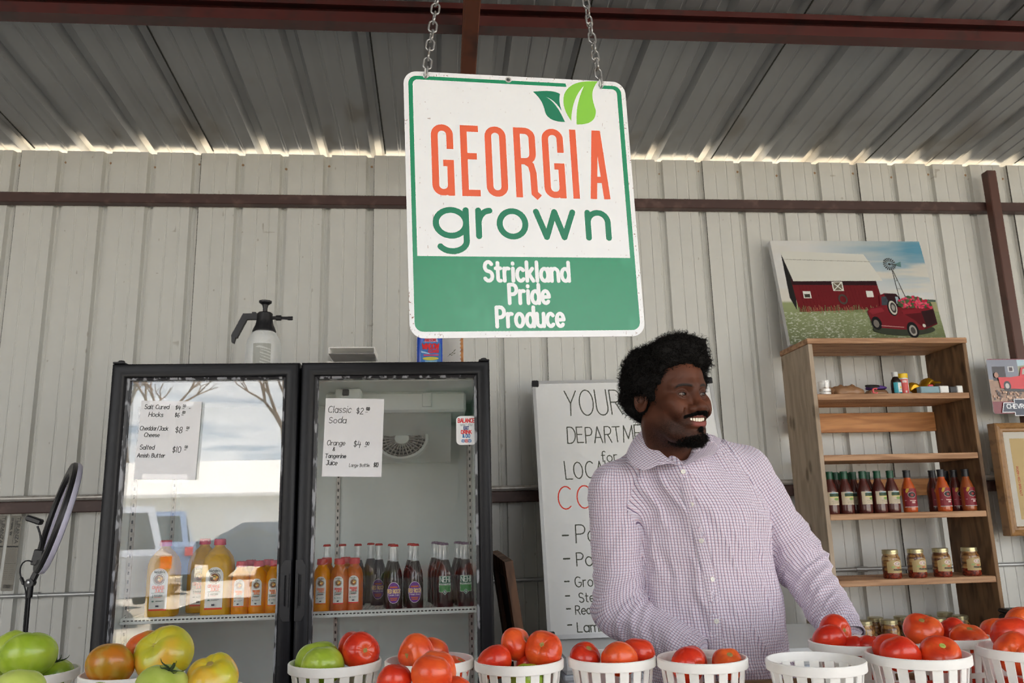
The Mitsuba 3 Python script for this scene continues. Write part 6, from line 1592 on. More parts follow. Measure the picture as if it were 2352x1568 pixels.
lash = np.exp(-((np.sqrt((hax - .0325) ** 2 + (hy + .076) ** 2 + (hz - .0055) ** 2) - .0135) / .0016) ** 2) * np.exp(-((hz - .0042 - .10 * (hax - .0325) - .0048 * np.clip(1 - ((hax - .0325) / .0145) ** 2, 0, 1)) / .0016) ** 2) * (hy < -.078)
hc = hc * (1 - lash[:, None] * .9) + blackc * lash[:, None] * .9

# eyes
def eye_ball():
    s = trimesh.creation.icosphere(4, .0125)
    v = s.vertices
    a = np.degrees(np.arccos(np.clip(-v[:, 1] / .0125, -1, 1)))
    c = np.tile(np.array(rgb(112, 98, 90)), (len(v), 1))
    c = np.where((a < 34)[:, None], np.array(rgb(44, 24, 16)), c)
    c = np.where((a < 15)[:, None], np.array(rgb(4, 4, 5)), c)
    return s, c
# teeth: an arched row of single teeth
def teeth():
    out = []
    for i in range(-3, 4):
        xx = i * .0068
        w_, h_ = (.0065 if abs(i) < 2 else .0062), (.0112 if abs(i) < 2 else .0098)
        yy = -.0968 + xx * xx * 13.0
        zz = -.0600 + xx * xx * 5.5 + .0012
        b = trimesh.creation.icosphere(2, 1.0)
        b.vertices = np.sign(b.vertices) * np.abs(b.vertices) ** .55 * np.array([w_ / 2, .003, h_ / 2])
        out.append(xf(mat4(rotz(xx * 22), (xx, yy, zz - .003)), b))
    return out

def hair_sdf(x, y, z):
    ax = np.abs(x)
    d = s_ell(x, y, z, (.008, .008, .080), (.096, .104, .080))
    d = smin(d, s_ell(x, y, z, (.004, .066, .045), (.092, .062, .084)), .03)
    d = smin(d, s_ell(ax, y, z, (.073, .022, .050), (.034, .056, .064)), .03)
    d = smin(d, s_ell(x, y, z, (.006, -.050, .118), (.084, .048, .044)), .02)
    d = smin(d, s_ell(x, y, z, (0, .088, -.010), (.066, .034, .046)), .03)
    bx = np.maximum(np.maximum(ax - .060, z - .076), y + .030)
    d = smax(d, -bx, .016)
    d = smax(d, -s_ell(ax, y, z, (.100, -.056, -.038), (.056, .056, .062)), .006)
    d = smax(d, -s_ell(ax, y, z, (.098, .010, -.014), (.036, .026, .034)), .006)
    p = np.stack([x, y, z], -1)
    d = d - (meshkit.fbm(p * 34, 3, 11) - .5) * .026
    return d
def curls(anchor, normal, n, L, r, rad, seed, k=9):
    rr = np.random.default_rng(seed)
    Vs, Fs, o = [], [], 0
    idx = rr.integers(0, len(anchor), n)
    for i in idx:
        p0, d = anchor[i], normal[i] + rr.normal(0, .45, 3)
        d /= np.linalg.norm(d)
        a = np.cross(d, rr.normal(size=3)); a /= np.linalg.norm(a)
        b = np.cross(d, a)
        ln_ = L * rr.uniform(.4, 1.25)
        t = np.linspace(0, 1, k)
        tw = rr.uniform(5, 11) * t + rr.uniform(0, 6)
        R_ = rad * rr.uniform(.5, 1.2) * np.sqrt(t)
        pts = p0 + d * (t * ln_)[:, None] + a * (R_ * np.cos(tw))[:, None] + b * (R_ * np.sin(tw))[:, None]
        m = tube(pts, np.linspace(r, r * .6, k), 3, caps=False)
        Vs.append(m.vertices); Fs.append(m.faces + o); o += len(m.vertices)
    return np.vstack(Vs), np.vstack(Fs)
HH = nets(hair_sdf, (-.135, -.115, -.095), (.135, .165, .195), .0034)
hn = HH.vertex_normals
keep = np.ones(len(HH.vertices), bool)
cv_, cf_ = curls(HH.vertices - hn * .004, hn, 9500, .0150, .00062, .0034, 5)
hair_mesh = trimesh.Trimesh(np.vstack([HH.vertices, cv_]), np.vstack([HH.faces, cf_ + len(HH.vertices)]), process=False)

# beard and moustache: short curls rooted in the skin
fn_ = HM.vertex_normals
def pick(mask): return np.flatnonzero(mask)
st_c = -.0600 + hax * hax * 5.5
mous = pick((np.abs(hz - (st_c + .0150 - (hax / .034) ** 2 * .0125)) < .0047 - hax * .05) & (hax < .037) & (hy < -.070))
goat = pick(((hax / .031) ** 2 + ((hz + .112) / .0165) ** 2 < 1) & (hy < -.040) | ((hax / .044) ** 2 + ((hz + .108) / .012) ** 2 < 1) & (hy < -.02) & (np.random.default_rng(5).random(len(hz)) < .25)) 
soul = pick(((hax / .0065) ** 2 + ((hz + .086) / .008) ** 2 < 1) & (hy < -.085))
jawh = pick((hz < -.060 - (hy + .02) * .3) & (hz > -.118) & (hax > .020) & (hy < .03) & (hy > -.07) & (hz < -.07))
mv = curls(hv[mous], fn_[mous] * .5 + np.array([0, -.1, -.6]), 1500, .0048, .00048, .0010, 3, 6)
gv = curls(hv[goat], fn_[goat] * .6 + np.array([0, -.25, -.5]), 1700, .0115, .0005, .0020, 4, 7)
sv = curls(hv[soul], fn_[soul] * .5 + np.array([0, -.1, -.5]), 260, .008, .0005, .0012, 6, 6)
jv = curls(hv[jawh], fn_[jawh] * .7 + np.array([0, 0, -.3]), 900, .0045, .00045, .0012, 8, 5)
def joinv(*ms):
    o, V, F = 0, [], []
    for v, f in ms:
        V.append(v); F.append(f + o); o += len(v)
    return trimesh.Trimesh(np.vstack(V), np.vstack(F), process=False)
mat('skin', VC, .48, spec=.2)
mat('hair', [.006, .0052, .0048], .75, spec=.12)
mat('eye', VC, .3, spec=.35)
mat('teeth', rgb(226, 216, 196), .25, coat=.5)
# ---------------------------------------------------------------- the man: body, shirt, hands
SHR, SHL = at(1414, 1124, 2.18), at(1708, 1086, 2.20)
ELR, ELL = at(1424, 1398, 2.20), at(1838, 1292, 2.20)
WRR, WRL = at(1600, 1505, 2.06), at(1942, 1462, 2.03)
CH, WA, HP = at(1603, 1190, 2.20), at(1628, 1380, 2.20), at(1655, 1560, 2.21)

def shirt_torso(x, y, z):
    def seg(a, b, ra, rb):
        sy = 1.28
        return s_cap(x, (y - a[1]) * sy, z, (a[0], 0, a[2]), (b[0], (b[1] - a[1]) * sy, b[2]), ra, rb) / 1.1
    d = seg(CH, WA, .182, .178)
    d = smin(d, seg(WA, HP, .178, .190), .04)
    up = CH + (NB - CH) * .62
    d = smin(d, seg(up + [0, .01, 0], CH, .135, .182), .05)
    d = smin(d, s_cap(x, y, z, at(1560, 1092, 2.105), CH + [0, -.035, 0], .062, .11), .04)
    d = smin(d, s_cap(x, y, z, SHR + [.04, 0, -.005], SHL + [-.04, 0, -.005], .072, .072), .05)
    d = smin(d, s_cap(x, y, z, NB + [0, .03, .0], SHR + [.03, 0, .012], .072, .060), .04)
    d = smin(d, s_cap(x, y, z, NB + [0, .03, .0], SHL + [-.03, 0, .012], .072, .060), .04)
    return d
def sleeve(x, y, z, s, e, w):
    d = s_cap(x, y, z, s, e, .073, .066)
    d = smin(d, s_cap(x, y, z, e, e + (w - e) * .86, .063, .050), .03)
    return d
def shirt_all(x, y, z):
    d = smin(shirt_torso(x, y, z), smin(sleeve(x, y, z, SHR, ELR, WRR), sleeve(x, y, z, SHL, ELL, WRL), .01), .012)
    d = np.maximum(d, HP[2] - .14 - z)
    dn = np.minimum(s_cap(x, y, z, NB + [0, .022, .02], NB + [0, -.01, .2], .056, .085), s_cap(x, y, z, NB + [.004, -.045, .04], at(1562, 1072, 2.02), .040, .005))           # the neck opening
    return smax(d, -dn, .006)
SHM = nets(shirt_all, (SHR[0] - .14, 1.93, HP[2] - .16), (WRL[0] + .12, 2.42, NB[2] + .12), .0055)
trimesh.smoothing.filter_taubin(SHM, .5, .53, 6)
comp = SHM.split(only_watertight=False)
SHM = max(comp, key=lambda m: len(m.faces))
_bad = np.flatnonzero(np.abs(shirt_all(*SHM.vertices.T)) > .006)
_nb = SHM.vertex_neighbors
for _ in range(30):
    for i in _bad: SHM.vertices[i] = SHM.vertices[_nb[i]].mean(0)
sv_ = np.array(SHM.vertices)
def seg_t(P, a, b):
    d = b - a
    t = np.clip(((P - a) @ d) / (d @ d), -.6, 1.15)
    return t, np.linalg.norm(P - a - t[:, None] * d, axis=1)
def sleeve_uv(P, s, e, w):
    """length along the bent arm and angle about it; the axis turns smoothly in the elbow"""
    l1 = np.linalg.norm(e - s)
    d1, d2 = (e - s) / l1, (w - e) / np.linalg.norm(w - e)
    n = d1 + d2; n /= np.linalg.norm(n)
    q = P - e
    k = np.clip((q @ n + .075) / .15, 0, 1); k = (k * k * (3 - 2 * k))[:, None]
    d = d1 * (1 - k) + d2 * k; d /= np.linalg.norm(d, axis=1, keepdims=True)
    f = np.array([0, -1.0, 0]) - d * -d[:, 1:2]; f /= np.linalg.norm(f, axis=1, keepdims=True)
    g = np.cross(d, f)
    return .066 * np.arctan2((q * g).sum(1), (q * f).sum(1)), -(l1 + (q * d).sum(1)), None
tu = np.zeros((len(sv_), 3, 2))
# torso coordinates follow the leaning trunk
zz = np.array([HP[2] - .3, HP[2], WA[2], CH[2], NB[2], NB[2] + .3]); cxx = np.array([HP[0] + .02, HP[0], WA[0], CH[0], NB[0], NB[0]])
from scipy.interpolate import PchipInterpolator
cx_of = PchipInterpolator(zz, cxx)
th = np.arctan2((sv_[:, 0] - cx_of(sv_[:, 2])) / .18, -(sv_[:, 1] - 2.20) / .14)
tu[:, 0, 0] = .165 * th; tu[:, 0, 1] = sv_[:, 2] * 1.02 + .05 * (sv_[:, 0] - 1.0 * NB[0])
uR, vR, dR = sleeve_uv(sv_, SHR, ELR, WRR); uL, vL, dL = sleeve_uv(sv_, SHL, ELL, WRL)
tu[:, 1] = np.stack([uR, vR], 1); tu[:, 2] = np.stack([uL, vL], 1)
# which piece of cloth: sleeves begin outside the armholes
def armhole(P, s, e, inner):
    n = np.array([inner, 0, .42 if True else 0]); n = n / np.linalg.norm(n)
    return (P - s) @ n
TD = shirt_torso(*sv_.T)
SRD, SLD = sleeve(*sv_.T, SHR, ELR, WRR), sleeve(*sv_.T, SHL, ELL, WRL)
hR_, hL_ = armhole(sv_, SHR + [.022, 0, -.02], ELR, -1.0), armhole(sv_, SHL + [-.022, 0, -.02], ELL, 1.0)
bR, bL = np.clip((SHR[2] - .03 - sv_[:, 2]) / .09, 0, 1), np.clip((SHL[2] - .03 - sv_[:, 2]) / .09, 0, 1)
isR = ((1 - bR) * hR_ * .6 + bR * (TD - SRD) > 0) & (sv_[:, 0] < WRR[0] + .08)
isL = ((1 - bL) * hL_ * .6 + bL * (TD - SLD) > 0) & (sv_[:, 0] > SHL[0] - .12)
# wrinkles
SHN = SHM.vertex_normals
def fold(u, v, fu, fv, seed, sharp=2.0):
    n = meshkit.fbm(np.stack([u * fu, v * fv, u * 0 + seed], 1), 3, seed)
    return (1 - np.abs(2 * n - 1)) ** sharp
u0, v0 = tu[:, 0, 0], tu[:, 0, 1]
dsp = .014 * (fold(u0 + v0 * .25, v0 - u0 * .3, 15, 4, 3, 3) - .5) + .005 * (fold(u0, v0, 22, 13, 4) - .5)
low = np.exp(-((sv_[:, 2] - (HP[2] + .035)) / .05) ** 2)
dsp += .016 * low * (fold(u0 + v0 * .8, v0 - u0 * .5, 7, 22, 8, 2) - .5)
for sel, u_, v_, le in ((isR, uR, vR, np.linalg.norm(ELR - SHR)), (isL, uL, vL, np.linalg.norm(ELL - SHL))):
    el_ = np.exp(-((-v_ - le) / .10) ** 2) + .8 * np.exp(-((-v_ - le - .20) / .07) ** 2) + .35
    w_ = .011 * el_ * (fold(u_ * .6 + v_ * .35, v_ + u_ * .5, 9, 26, 6, 2) - .5) + .006 * (fold(u_ + v_ * .4, v_ - u_ * .2, 16, 8, 7) - .5)
    dsp = np.where(sel, w_, dsp)
dsp -= .0035 * np.exp(-(np.minimum(np.abs(armhole(sv_, SHR + [.022, 0, -.02], ELR, -1.0)) + 9 * (sv_[:, 0] > SHR[0] + .12), np.abs(armhole(sv_, SHL + [-.022, 0, -.02], ELL, 1.0)) + 9 * (sv_[:, 0] < SHL[0] - .12)) / .006) ** 2)
SHM.vertices = sv_ + SHN * dsp[:, None]

def check(p, n, uv):
    s = 1 / .0074
    fu, fv = uv.x * s - dr.floor(uv.x * s), uv.y * s - dr.floor(uv.y * s)
    lu, lv = ss_(.24, .17, dr.abs(fu - .5) + .0) * 1.0, ss_(.22, .16, dr.abs(fv - .5))
    dark_u, dark_v = 1 - ss_(.07, .11, dr.abs(fu - .28)), 1 - ss_(.06, .10, dr.abs(fv - .28))
    pink_u, pink_v = 1 - ss_(.09, .16, dr.abs(fu - .52)), 1 - ss_(.09, .16, dr.abs(fv - .52))
    base = mi.Color3f(.69, .665, .755)
    c = mx(base, [.64, .42, .46], dr.minimum((pink_u + pink_v) * .5, 1) * .75)
    c = mx(c, [.14, .075, .18], dark_v * .62)
    return mx(c, [.10, .055, .14], dark_u * .82)
scene['tex_check'] = mikit.proc(check)
mat('shirt', mikit.proc(check), .85, spec=.2, sheen=.3)
man = thing('person', 'man in a checked lilac shirt leaning on the stand and smiling towards the right', 'person')
fsel = lambda m: m[SHM.faces].sum(1) >= 2
fR, fL = fsel(isR), fsel(isL)
N_all = SHM.vertex_normals
def piece(mask, which):
    f = SHM.faces[mask]
    u, inv = np.unique(f, return_inverse=True)
    m = trimesh.Trimesh(SHM.vertices[u], inv.reshape(-1, 3), process=False)
    path = meshkit.write_ply(m, False, tu[u, which], None, normals=N_all[u])
    # a seam in the coordinates would smear the checks: drop nothing, the seam lies at the back
    return {'type': 'ply', 'filename': path, 'face_normals': False, 'bsdf': {'type': 'ref', 'id': 'mat_shirt'}}
sh_ = part(man, 'shirt', piece(~fR & ~fL, 0), None, label='lilac and white checked shirt')
part(sh_, 'sleeve', piece(fR, 1), None, label='left sleeve in the picture, pushed towards the baskets')
part(sh_, 'sleeve', piece(fL, 2), None, label='right sleeve in the picture')

# things sewn on the shirt are laid on its surface
RAYS = trimesh.ray.ray_triangle.RayMeshIntersector(SHM)
def on_shirt(px, py, lift=.002):
    d = ray(px, py); d = d / np.linalg.norm(d)
    loc, _, tri = RAYS.intersects_location([EYE], [d], multiple_hits=True)
    if len(loc) == 0: return at(px, py, 2.05), np.array([0, -1.0, 0])
    i = np.argmin(np.linalg.norm(loc - EYE, axis=1))
    n = SHM.face_normals[tri[i]]
    if n @ d > 0: n = -n
    return loc[i] + n * lift, n
path = [(1563, 1074), (1574, 1110), (1588, 1157), (1600, 1200), (1611, 1242), (1622, 1286), (1633, 1331), (1640, 1378), (1644, 1424), (1646, 1470), (1648, 1520), (1650, 1552)]
rows_ = []
for px, py in path:
    rows_.append([on_shirt(px - 15 + k * 7, py, .0012 + .0022 * min(1, k / 1.0 if k < 1 else 1))[0] for k in range(5)])
rows_ = np.array(rows_)
from scipy.ndimage import gaussian_filter1d
rows_ = gaussian_filter1d(rows_, 1.0, axis=0, mode='nearest')
from scipy.interpolate import interp1d
tt_ = np.linspace(0, len(path) - 1, 60)
rows_ = interp1d(np.arange(len(path)), rows_, axis=0, kind='cubic')(tt_)
nr_ = rows_.shape[0]
uvp = np.stack(np.meshgrid(np.arange(nr_) / nr_ * 0, np.linspace(0, .034, 5), indexing='ij'), -1).reshape(-1, 2)
vv = rows_[:, 0, 2]
uvp = np.stack([np.tile(np.linspace(0, .034, 5), nr_), np.repeat(vv, 5)], 1)
pm_ = trimesh.Trimesh(rows_.reshape(-1, 3), grid_faces(nr_, 5, False), process=False)
part(sh_, 'placket', pm_, 'mat_shirt', True, uv=uvp)
mat('button', rgb(226, 224, 214), .3, coat=.5)
btn = lathe([(0, 0), (.0058, 0), (.0062, .0008), (.0058, .0020), (.0046, .0022), (.0040, .0015), (.0, .0015)], 18)
for i, (px, py) in enumerate(((1567, 1083), (1588, 1157), (1611, 1240), (1633, 1330), (1644, 1425))):
    p_, n = on_shirt(px + 1, py, .0045)
    M = mat4(basis(n), p_)
    part(sh_, 'button', xf(M, btn), 'mat_button', smooth=30, label='pale button')
    part(sh_ , 'button_thread', xf(M, cat([tube([(a, b, .0015), (a * .2, b * .2, .0019)], .0006, 5) for a in (-.0018, .0018) for b in (-.0018, .0018)])), 'mat_freezer_trim')
# collar: two leaves folded down round the neck
def ruled(top, bot, n=26, m=6, bulge=.008, uvs=1.0):
    A, B = spline(top, n), spline(bot, n)
    s = np.linspace(0, 1, m)
    C_ = (A + B) / 2
    out = C_ - np.array([NB[0], 2.17, 0]); out[:, 2] = 0; out /= np.linalg.norm(out, axis=1, keepdims=True)
    G = A[:, None] * (1 - s)[None, :, None] + B[:, None] * s[None, :, None] + out[:, None] * (np.sin(s * math.pi) * bulge)[None, :, None]
    L = np.r_[0, np.cumsum(np.linalg.norm(np.diff(C_, axis=0), axis=1))]
    W_ = np.linalg.norm(B - A, axis=1)
    uv = np.stack([np.repeat(L, m), (W_[:, None] * s[None]).ravel()], 1)
    # two faces with a little thickness
    th_ = out[:, None] * .0022
    V = np.vstack([(G + th_).reshape(-1, 3), (G - th_ * .3).reshape(-1, 3)])
    f = grid_faces(n, m, False)
    return trimesh.Trimesh(V, np.vstack([f, f[:, ::-1] + n * m]), process=False), np.vstack([uv, uv])
def near(px, py, y): return at(px, py, y)
bk_t, bk_b = NB + np.array([0, .105, .062]), NB + np.array([0, .125, .005])
Lt_ = [bk_t, NB + np.array([-.062, .060, .066]), near(1479, 990, 2.13), near(1502, 1021, 2.085), near(1531, 1049, 2.052), near(1562, 1070, 2.036)]
Lb_ = [bk_b, NB + np.array([-.085, .075, .02]), near(1441, 1038, 2.135), near(1450, 1064, 2.075), near(1475, 1079, 2.042), near(1512, 1056, 2.044)]
m, u = ruled(Lt_, Lb_)
part(sh_, 'collar', m, 'mat_shirt', True, uv=u, label='left collar leaf in the picture')
Rt_ = [bk_t, NB + np.array([.062, .060, .064]), near(1614, 992, 2.15), near(1606, 1021, 2.10), near(1588, 1047, 2.06), near(1563, 1073, 2.034)]
Rb_ = [bk_b, NB + np.array([.085, .075, .02]), near(1652, 1006, 2.16), near(1648, 1030, 2.10), near(1634, 1046, 2.062), near(1606, 1052, 2.054)]
m, u = ruled(Rt_, Rb_)
part(sh_, 'collar', m, 'mat_shirt', True, uv=u, label='right collar leaf in the picture')
# cuffs
def cuff(e, w):
    a = (w - e) / np.linalg.norm(w - e)
    M = mat4(basis(a), e + (w - e) * .84)
    k = np.linalg.norm(w - e) * .18
    m = lathe([(.049, 0), (.0515, .004), (.050, k), (.0475, k + .002), (.046, k - .002)], 36)
    v = m.vertices
    uv = np.stack([np.arctan2(v[:, 1], v[:, 0]) * .05, v[:, 2]], 1)
    return xf(M, m), uv
for e, w in ((ELR, WRR), (ELL, WRL)):
    m, u = cuff(e, w)
    part(sh_, 'cuff', m, 'mat_shirt', True, uv=u)

# one continuous body: head and neck, trunk, arms, hands, legs
def hand_sdf_maker(W, fwd, palm_n, side, s=1.0, curl=.35):
    """W wrist, fwd direction of the fingers, palm_n out of the palm, side: direction of the thumb"""
    f = fwd / np.linalg.norm(fwd); n = palm_n - f * (palm_n @ f); n /= np.linalg.norm(n); b = np.cross(f, n)
    if b @ side < 0: b = -b
    segs = []
    K = W + f * .085 * s
    for i, (off, L, r) in enumerate(((.028, .074, .0092), (.009, .082, .0095), (-.010, .076, .0090), (-.028, .060, .0080))):
        p = K + b * off * s - f * abs(off) * .25
        segs.append((W + f * .02 + b * off * .55, p, .0125, .0112))
        d = f + b * off * 1.2
        th_ = 0
        for q, frac in enumerate((.46, .30, .24)):
            th_ += curl * (.6 + .5 * q)
            dd = (d / np.linalg.norm(d)) * math.cos(th_) + n * math.sin(th_)
            e = p + dd * L * s * frac
            segs.append((p, e, r * (1 - .09 * q), r * (1 - .09 * (q + 1))))
            p = e
    t0 = W + f * .025 * s + b * .026 * s; t1 = t0 + (f * .55 + b * .75 + n * .25) * .046 * s; t2 = t1 + (f * .8 + b * .35 + n * .3) * .034 * s; t3 = t2 + (f * .9 + b * .1 + n * .35) * .028 * s
    segs += [(t0, t1, .0150, .0115), (t1, t2, .0112, .0102), (t2, t3, .0102, .0088)]
    pal = [(W, W + f * .02, .026, .022)]
    def sd(x, y, z):
        d = None
        for a, c, ra, rb in pal + segs:
            q = s_cap(x, y, z, a, c, ra * s, rb * s)
            d = q if d is None else smin(d, q, .005)
        # the palm's slab
        c = W + f * .05 * s
        u, v, w = (x - c[0]) * f[0] + (y - c[1]) * f[1] + (z - c[2]) * f[2], (x - c[0]) * b[0] + (y - c[1]) * b[1] + (z - c[2]) * b[2], (x - c[0]) * n[0] + (y - c[1]) * n[1] + (z - c[2]) * n[2]
        d = smin(d, (np.sqrt((u / (.046 * s)) ** 2 + (v / (.040 * s)) ** 2 + (w / (.0135 * s)) ** 2) - 1) * .0135, .008)
        return d
    return sd
TH = at(1722, 1545, 1.985)                      # where the thumb shows beside the basket
hR = hand_sdf_maker(WRR, np.array([.80, -.1, -.42]), np.array([-.3, -.15, -1.0]), np.array([.25, -.6, .6]), 1.0, .42)
hL = hand_sdf_maker(WRL, np.array([.45, -.1, -.55]), np.array([-.4, -.3, -.8]), np.array([-.6, -.7, 0]), 1.0, .4)
hands = []
for sd, W in ((hR, WRR), (hL, WRL)):
    hands.append(tets(sd, W - .17, W + .23, .0030))
def to_man(m):
    mm = m3.Manifold(m3.Mesh(np.asarray(m.vertices, np.float32), np.asarray(m.faces, np.uint32)))
    return mm
def bone(a, b, ra, rb):
    s = []
    for p, r in ((a, ra), (b, rb)):
        s.append(m3.Manifold.sphere(r, 24).translate([float(v) for v in p]))
    return m3.Manifold.batch_hull(s)
head_w = HM.copy(); head_w.apply_transform(HW)
hip1, hip2 = HP + [-.10, .01, -.10], HP + [.10, .01, -.10]
kn1, kn2 = np.array([hip1[0] - .01, 2.26, .50]), np.array([hip2[0] + .01, 2.28, .50])
an1, an2 = np.array([hip1[0] - .02, 2.34, .09]), np.array([hip2[0] + .03, 2.36, .09])
bones = [bone(CH, WA, .12, .12), bone(WA, HP, .12, .125), bone(NB + [0, .05, -.06], CH, .05, .10), bone(SHR, SHL, .05, .05), bone(NB + [0, .02, .04], NB + [0, .04, -.06], .05, .055), bone(SHR, ELR, .05, .042), bone(ELR, WRR, .042, .027), bone(SHL, ELL, .05, .042), bone(ELL, WRL, .042, .027),
         bone(hip1, kn1, .085, .055), bone(hip2, kn2, .085, .055), bone(kn1, an1, .055, .038), bone(kn2, an2, .055, .038), bone(HP, hip1, .12, .09), bone(HP, hip2, .12, .09)]
body = m3.Manifold.batch_boolean(bones, m3.OpType.Add)
ok = True
allm = [body]
for m in [head_w] + hands:
    q = to_man(m)
    if q.status() != m3.Error.NoError or q.is_empty():
        m2 = trimesh.Trimesh(m.vertices, m.faces[:, ::-1], process=False)
        q = to_man(m2)
    allm.append(q)
MANIFOLD_STATUS = [str(q.status()) for q in allm]
bodym = m3.Manifold.batch_boolean(allm, m3.OpType.Add).to_mesh()
bv, bf = np.array(bodym.vert_properties[:, :3], float), np.array(bodym.tri_verts)
from scipy.spatial import cKDTree
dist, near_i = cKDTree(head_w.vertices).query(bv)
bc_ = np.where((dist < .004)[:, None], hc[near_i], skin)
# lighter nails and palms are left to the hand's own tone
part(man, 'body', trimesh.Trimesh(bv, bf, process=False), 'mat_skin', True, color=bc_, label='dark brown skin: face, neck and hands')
part(man, 'hair', xf(HW, hair_mesh), 'mat_hair', label='short black curly afro hair')
part(man, 'beard', xf(HW, joinv(gv, sv)), 'mat_hair', label='short black chin beard')
part(man, 'moustache', xf(HW, joinv(mv)), 'mat_hair', label='black moustache')
for s in (-1, 1):
    e_, c_ = eye_ball()
    e_.apply_transform(HW @ mat4(rotz(math.radians(11)) @ rotx(math.radians(2)), (s * .0325, -.0762, .0055)))
    part(man, 'eye', e_, 'mat_eye', True, color=c_)
for t_ in teeth():
    part(man, 'tooth', xf(HW, t_), 'mat_teeth', True)
mat('jeans', rgb(40, 44, 58), .85)
tr_ = m3.Manifold.batch_boolean([bone(HP + [0, 0, -.02], HP + [0, 0, -.1], .135, .14), bone(hip1, kn1, .105, .075), bone(hip2, kn2, .105, .075), bone(kn1, an1, .075, .062), bone(kn2, an2, .075, .062), bone(hip1, hip2, .10, .10)], m3.OpType.Add).refine_to_length(.03).to_mesh()
trm = trimesh.Trimesh(tr_.vert_properties[:, :3], tr_.tri_verts, process=False)
trimesh.smoothing.filter_taubin(trm, .5, .53, 10)
part(man, 'trousers', trm, 'mat_jeans', True, label='dark trousers')
for a in (an1, an2):
    b_ = m3.Manifold.batch_hull([m3.Manifold.sphere(.045, 20).translate([a[0], a[1] + .03, .046]), m3.Manifold.sphere(.042, 20).translate([a[0], a[1] - .16, .043]), m3.Manifold.sphere(.055, 20).translate([a[0], a[1] + .01, .10])]).to_mesh()
    part(man, 'shoe', trimesh.Trimesh(b_.vert_properties[:, :3], b_.tri_verts, process=False), 'mat_rubber', True)
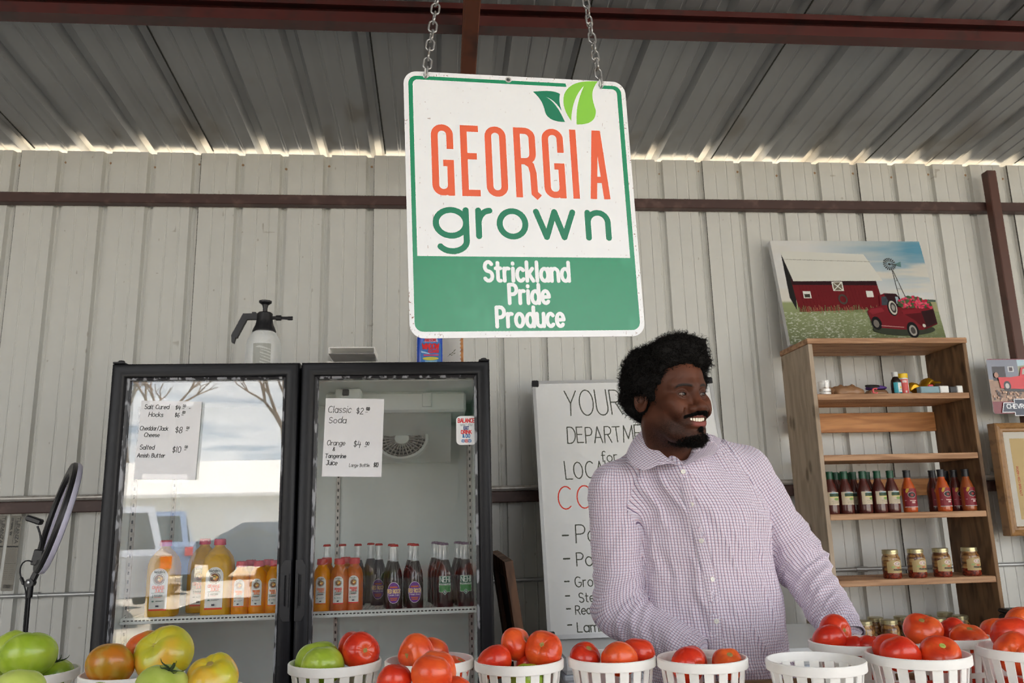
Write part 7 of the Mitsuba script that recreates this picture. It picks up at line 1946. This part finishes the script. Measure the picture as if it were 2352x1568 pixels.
# ---------------------------------------------------------------- outside, seen mirrored in the refrigerator doors
mat('car_silver', rgb(176, 184, 200), .25, coat=1.0, metal=.3)
mat('car_blue', rgb(120, 140, 178), .25, coat=1.0, metal=.3)
mat('car_dark', rgb(60, 70, 88), .25, coat=1.0, metal=.3)
mat('car_glass', rgb(22, 28, 36), .08, coat=1.0)
mat('tail_light', rgb(200, 24, 24), .25, coat=1.0)
mat('tyre', [.02, .02, .02], .8)
mat('siding', rgb(228, 228, 226), .7)
mat('white_roof', rgb(226, 228, 230), .5)
mat('bark', rgb(112, 92, 76), .9)
def car(x, y, rz, paint, tall, label):
    k = thing('car', label, 'car')
    M = mat4(rotz(rz), (x, y, 0))
    H = 1.72 if tall else 1.45
    low = cat([hullm([(sx * w, yy, z) for sx in (-1, 1) for w, yy, z in ((.86, -2.25, .35), (.9, -2.0, .95), (.9, -2.1, .7), (.92, 0, 1.02), (.9, 2.15, .98), (.86, 2.25, .4), (.84, 0, .25))])])
    cab = hullm([(sx * w, yy, z) for sx in (-1, 1) for w, yy, z in ((.84, -1.0, .98), (.66, -.35, H), (.68, 1.5 if tall else .9, H), (.8, 2.1 if tall else 1.7, .98))])
    part(k, 'body', xf(M, cat([low, cab])), paint)
    def pane(pts): return xf(M, hullm(pts))
    part(k, 'window', pane([(sx * w, yy + .012, z) for sx in (-1, 1) for w, yy, z in ((.68, (2.02 if tall else 1.6), 1.08), (.58, (1.58 if tall else 1.0), H - .1), (.58, (1.55 if tall else .97), H - .1), (.68, (1.99 if tall else 1.57), 1.08))]), 'mat_car_glass', label='rear window')
    for s in (-1, 1):
        part(k, 'window', pane([(s * w, yy, z) for w, yy, z in ((.80, -.75, 1.06), (.70, -.25, H - .1), (.71, 1.3 if tall else .7, H - .1), (.82, 1.7 if tall else 1.3, 1.06), (.78, -.75, 1.06), (.66, 1.3 if tall else .7, H - .1))]), 'mat_car_glass', label='side window')
        part(k, 'tail_light', pane([(s * a, yy, z) for a in (.74, .9) for yy in (2.1, 2.24) for z in (.78, .96)]), 'mat_tail_light', label='red tail light')
        for yy in (-1.35, 1.4):
            part(k, 'wheel', xf(M @ mat4(roty(math.pi / 2), (s * .8, yy, .33)), cat([lathe([(.0, -.1), (.2, -.1), (.31, -.1), (.33, -.07), (.33, .07), (.31, .1), (.2, .1), (0, .1)], 24)])), 'mat_tyre')
car(-5.75, -8.6, math.radians(-24), 'mat_car_silver', True, 'silver sport utility car parked outside, mirrored in the left door')
car(-6.7, -14.2, math.radians(-15), 'mat_car_blue', True, 'blue grey car parked behind the silver one outside')
car(-4.6, -18, math.radians(80), 'mat_car_dark', False, 'dark car parked across the lot outside')
b = thing('building', 'long pale building with a white metal roof across the lot', 'building')
part(b, 'wall', box(-40, -4, -38, -28, 0, 2.6, .02), 'mat_siding')
part(b, 'roof', hullm([(x, y, z) for x in (-40.4, -3.6) for y, z in ((-27.4, 2.5), (-27.4, 2.62), (-33, 4.3), (-38.6, 2.5))]), 'mat_white_roof', label='white metal roof')
for i in range(8):
    w = part(b, 'window', box(-38 + i * 4.2, -36.6 + i * 4.2, -28.06, -27.98, 1.0, 2.0, .01), 'mat_white_roof', label='white window frame')
    part(w, 'pane', box(-37.92 + i * 4.2, -36.68 + i * 4.2, -28.08, -28.05, 1.08, 1.92, .005), 'mat_car_glass')
def bare_tree(x, y, h, seed, label):
    r = random.Random(seed)
    out = []
    def grow(p, d, L, rad, n):
        q = p + d * L
        out.append(tube([p, (p + q) / 2 + np.array([r.uniform(-.04, .04) * L, r.uniform(-.04, .04) * L, 0]), q], [rad, rad * .85, rad * .7], 5, caps=False))
        if n == 0: return
        for _ in range(3 if n > 1 else 2):
            e = d + np.array([r.uniform(-.75, .75), r.uniform(-.75, .75), r.uniform(-.1, .4)])
            grow(q, e / np.linalg.norm(e), L * r.uniform(.6, .82), rad * .62, n - 1)
    grow(np.array([x, y, 0.0]), np.array([0, 0, 1.0]), h * .3, h * .022, 5)
    k = thing('tree', label, 'tree', 'bare trees across the lot')
    part(k, 'branches', cat(out), 'mat_bark')
bare_tree(-17, -41, 13, 3, 'bare tree behind the pale building, left of the pair')
bare_tree(-9, -44, 14, 5, 'bare tree behind the pale building, right of the pair')
bare_tree(-26, -43, 12, 8, 'bare tree standing off behind the pale building')
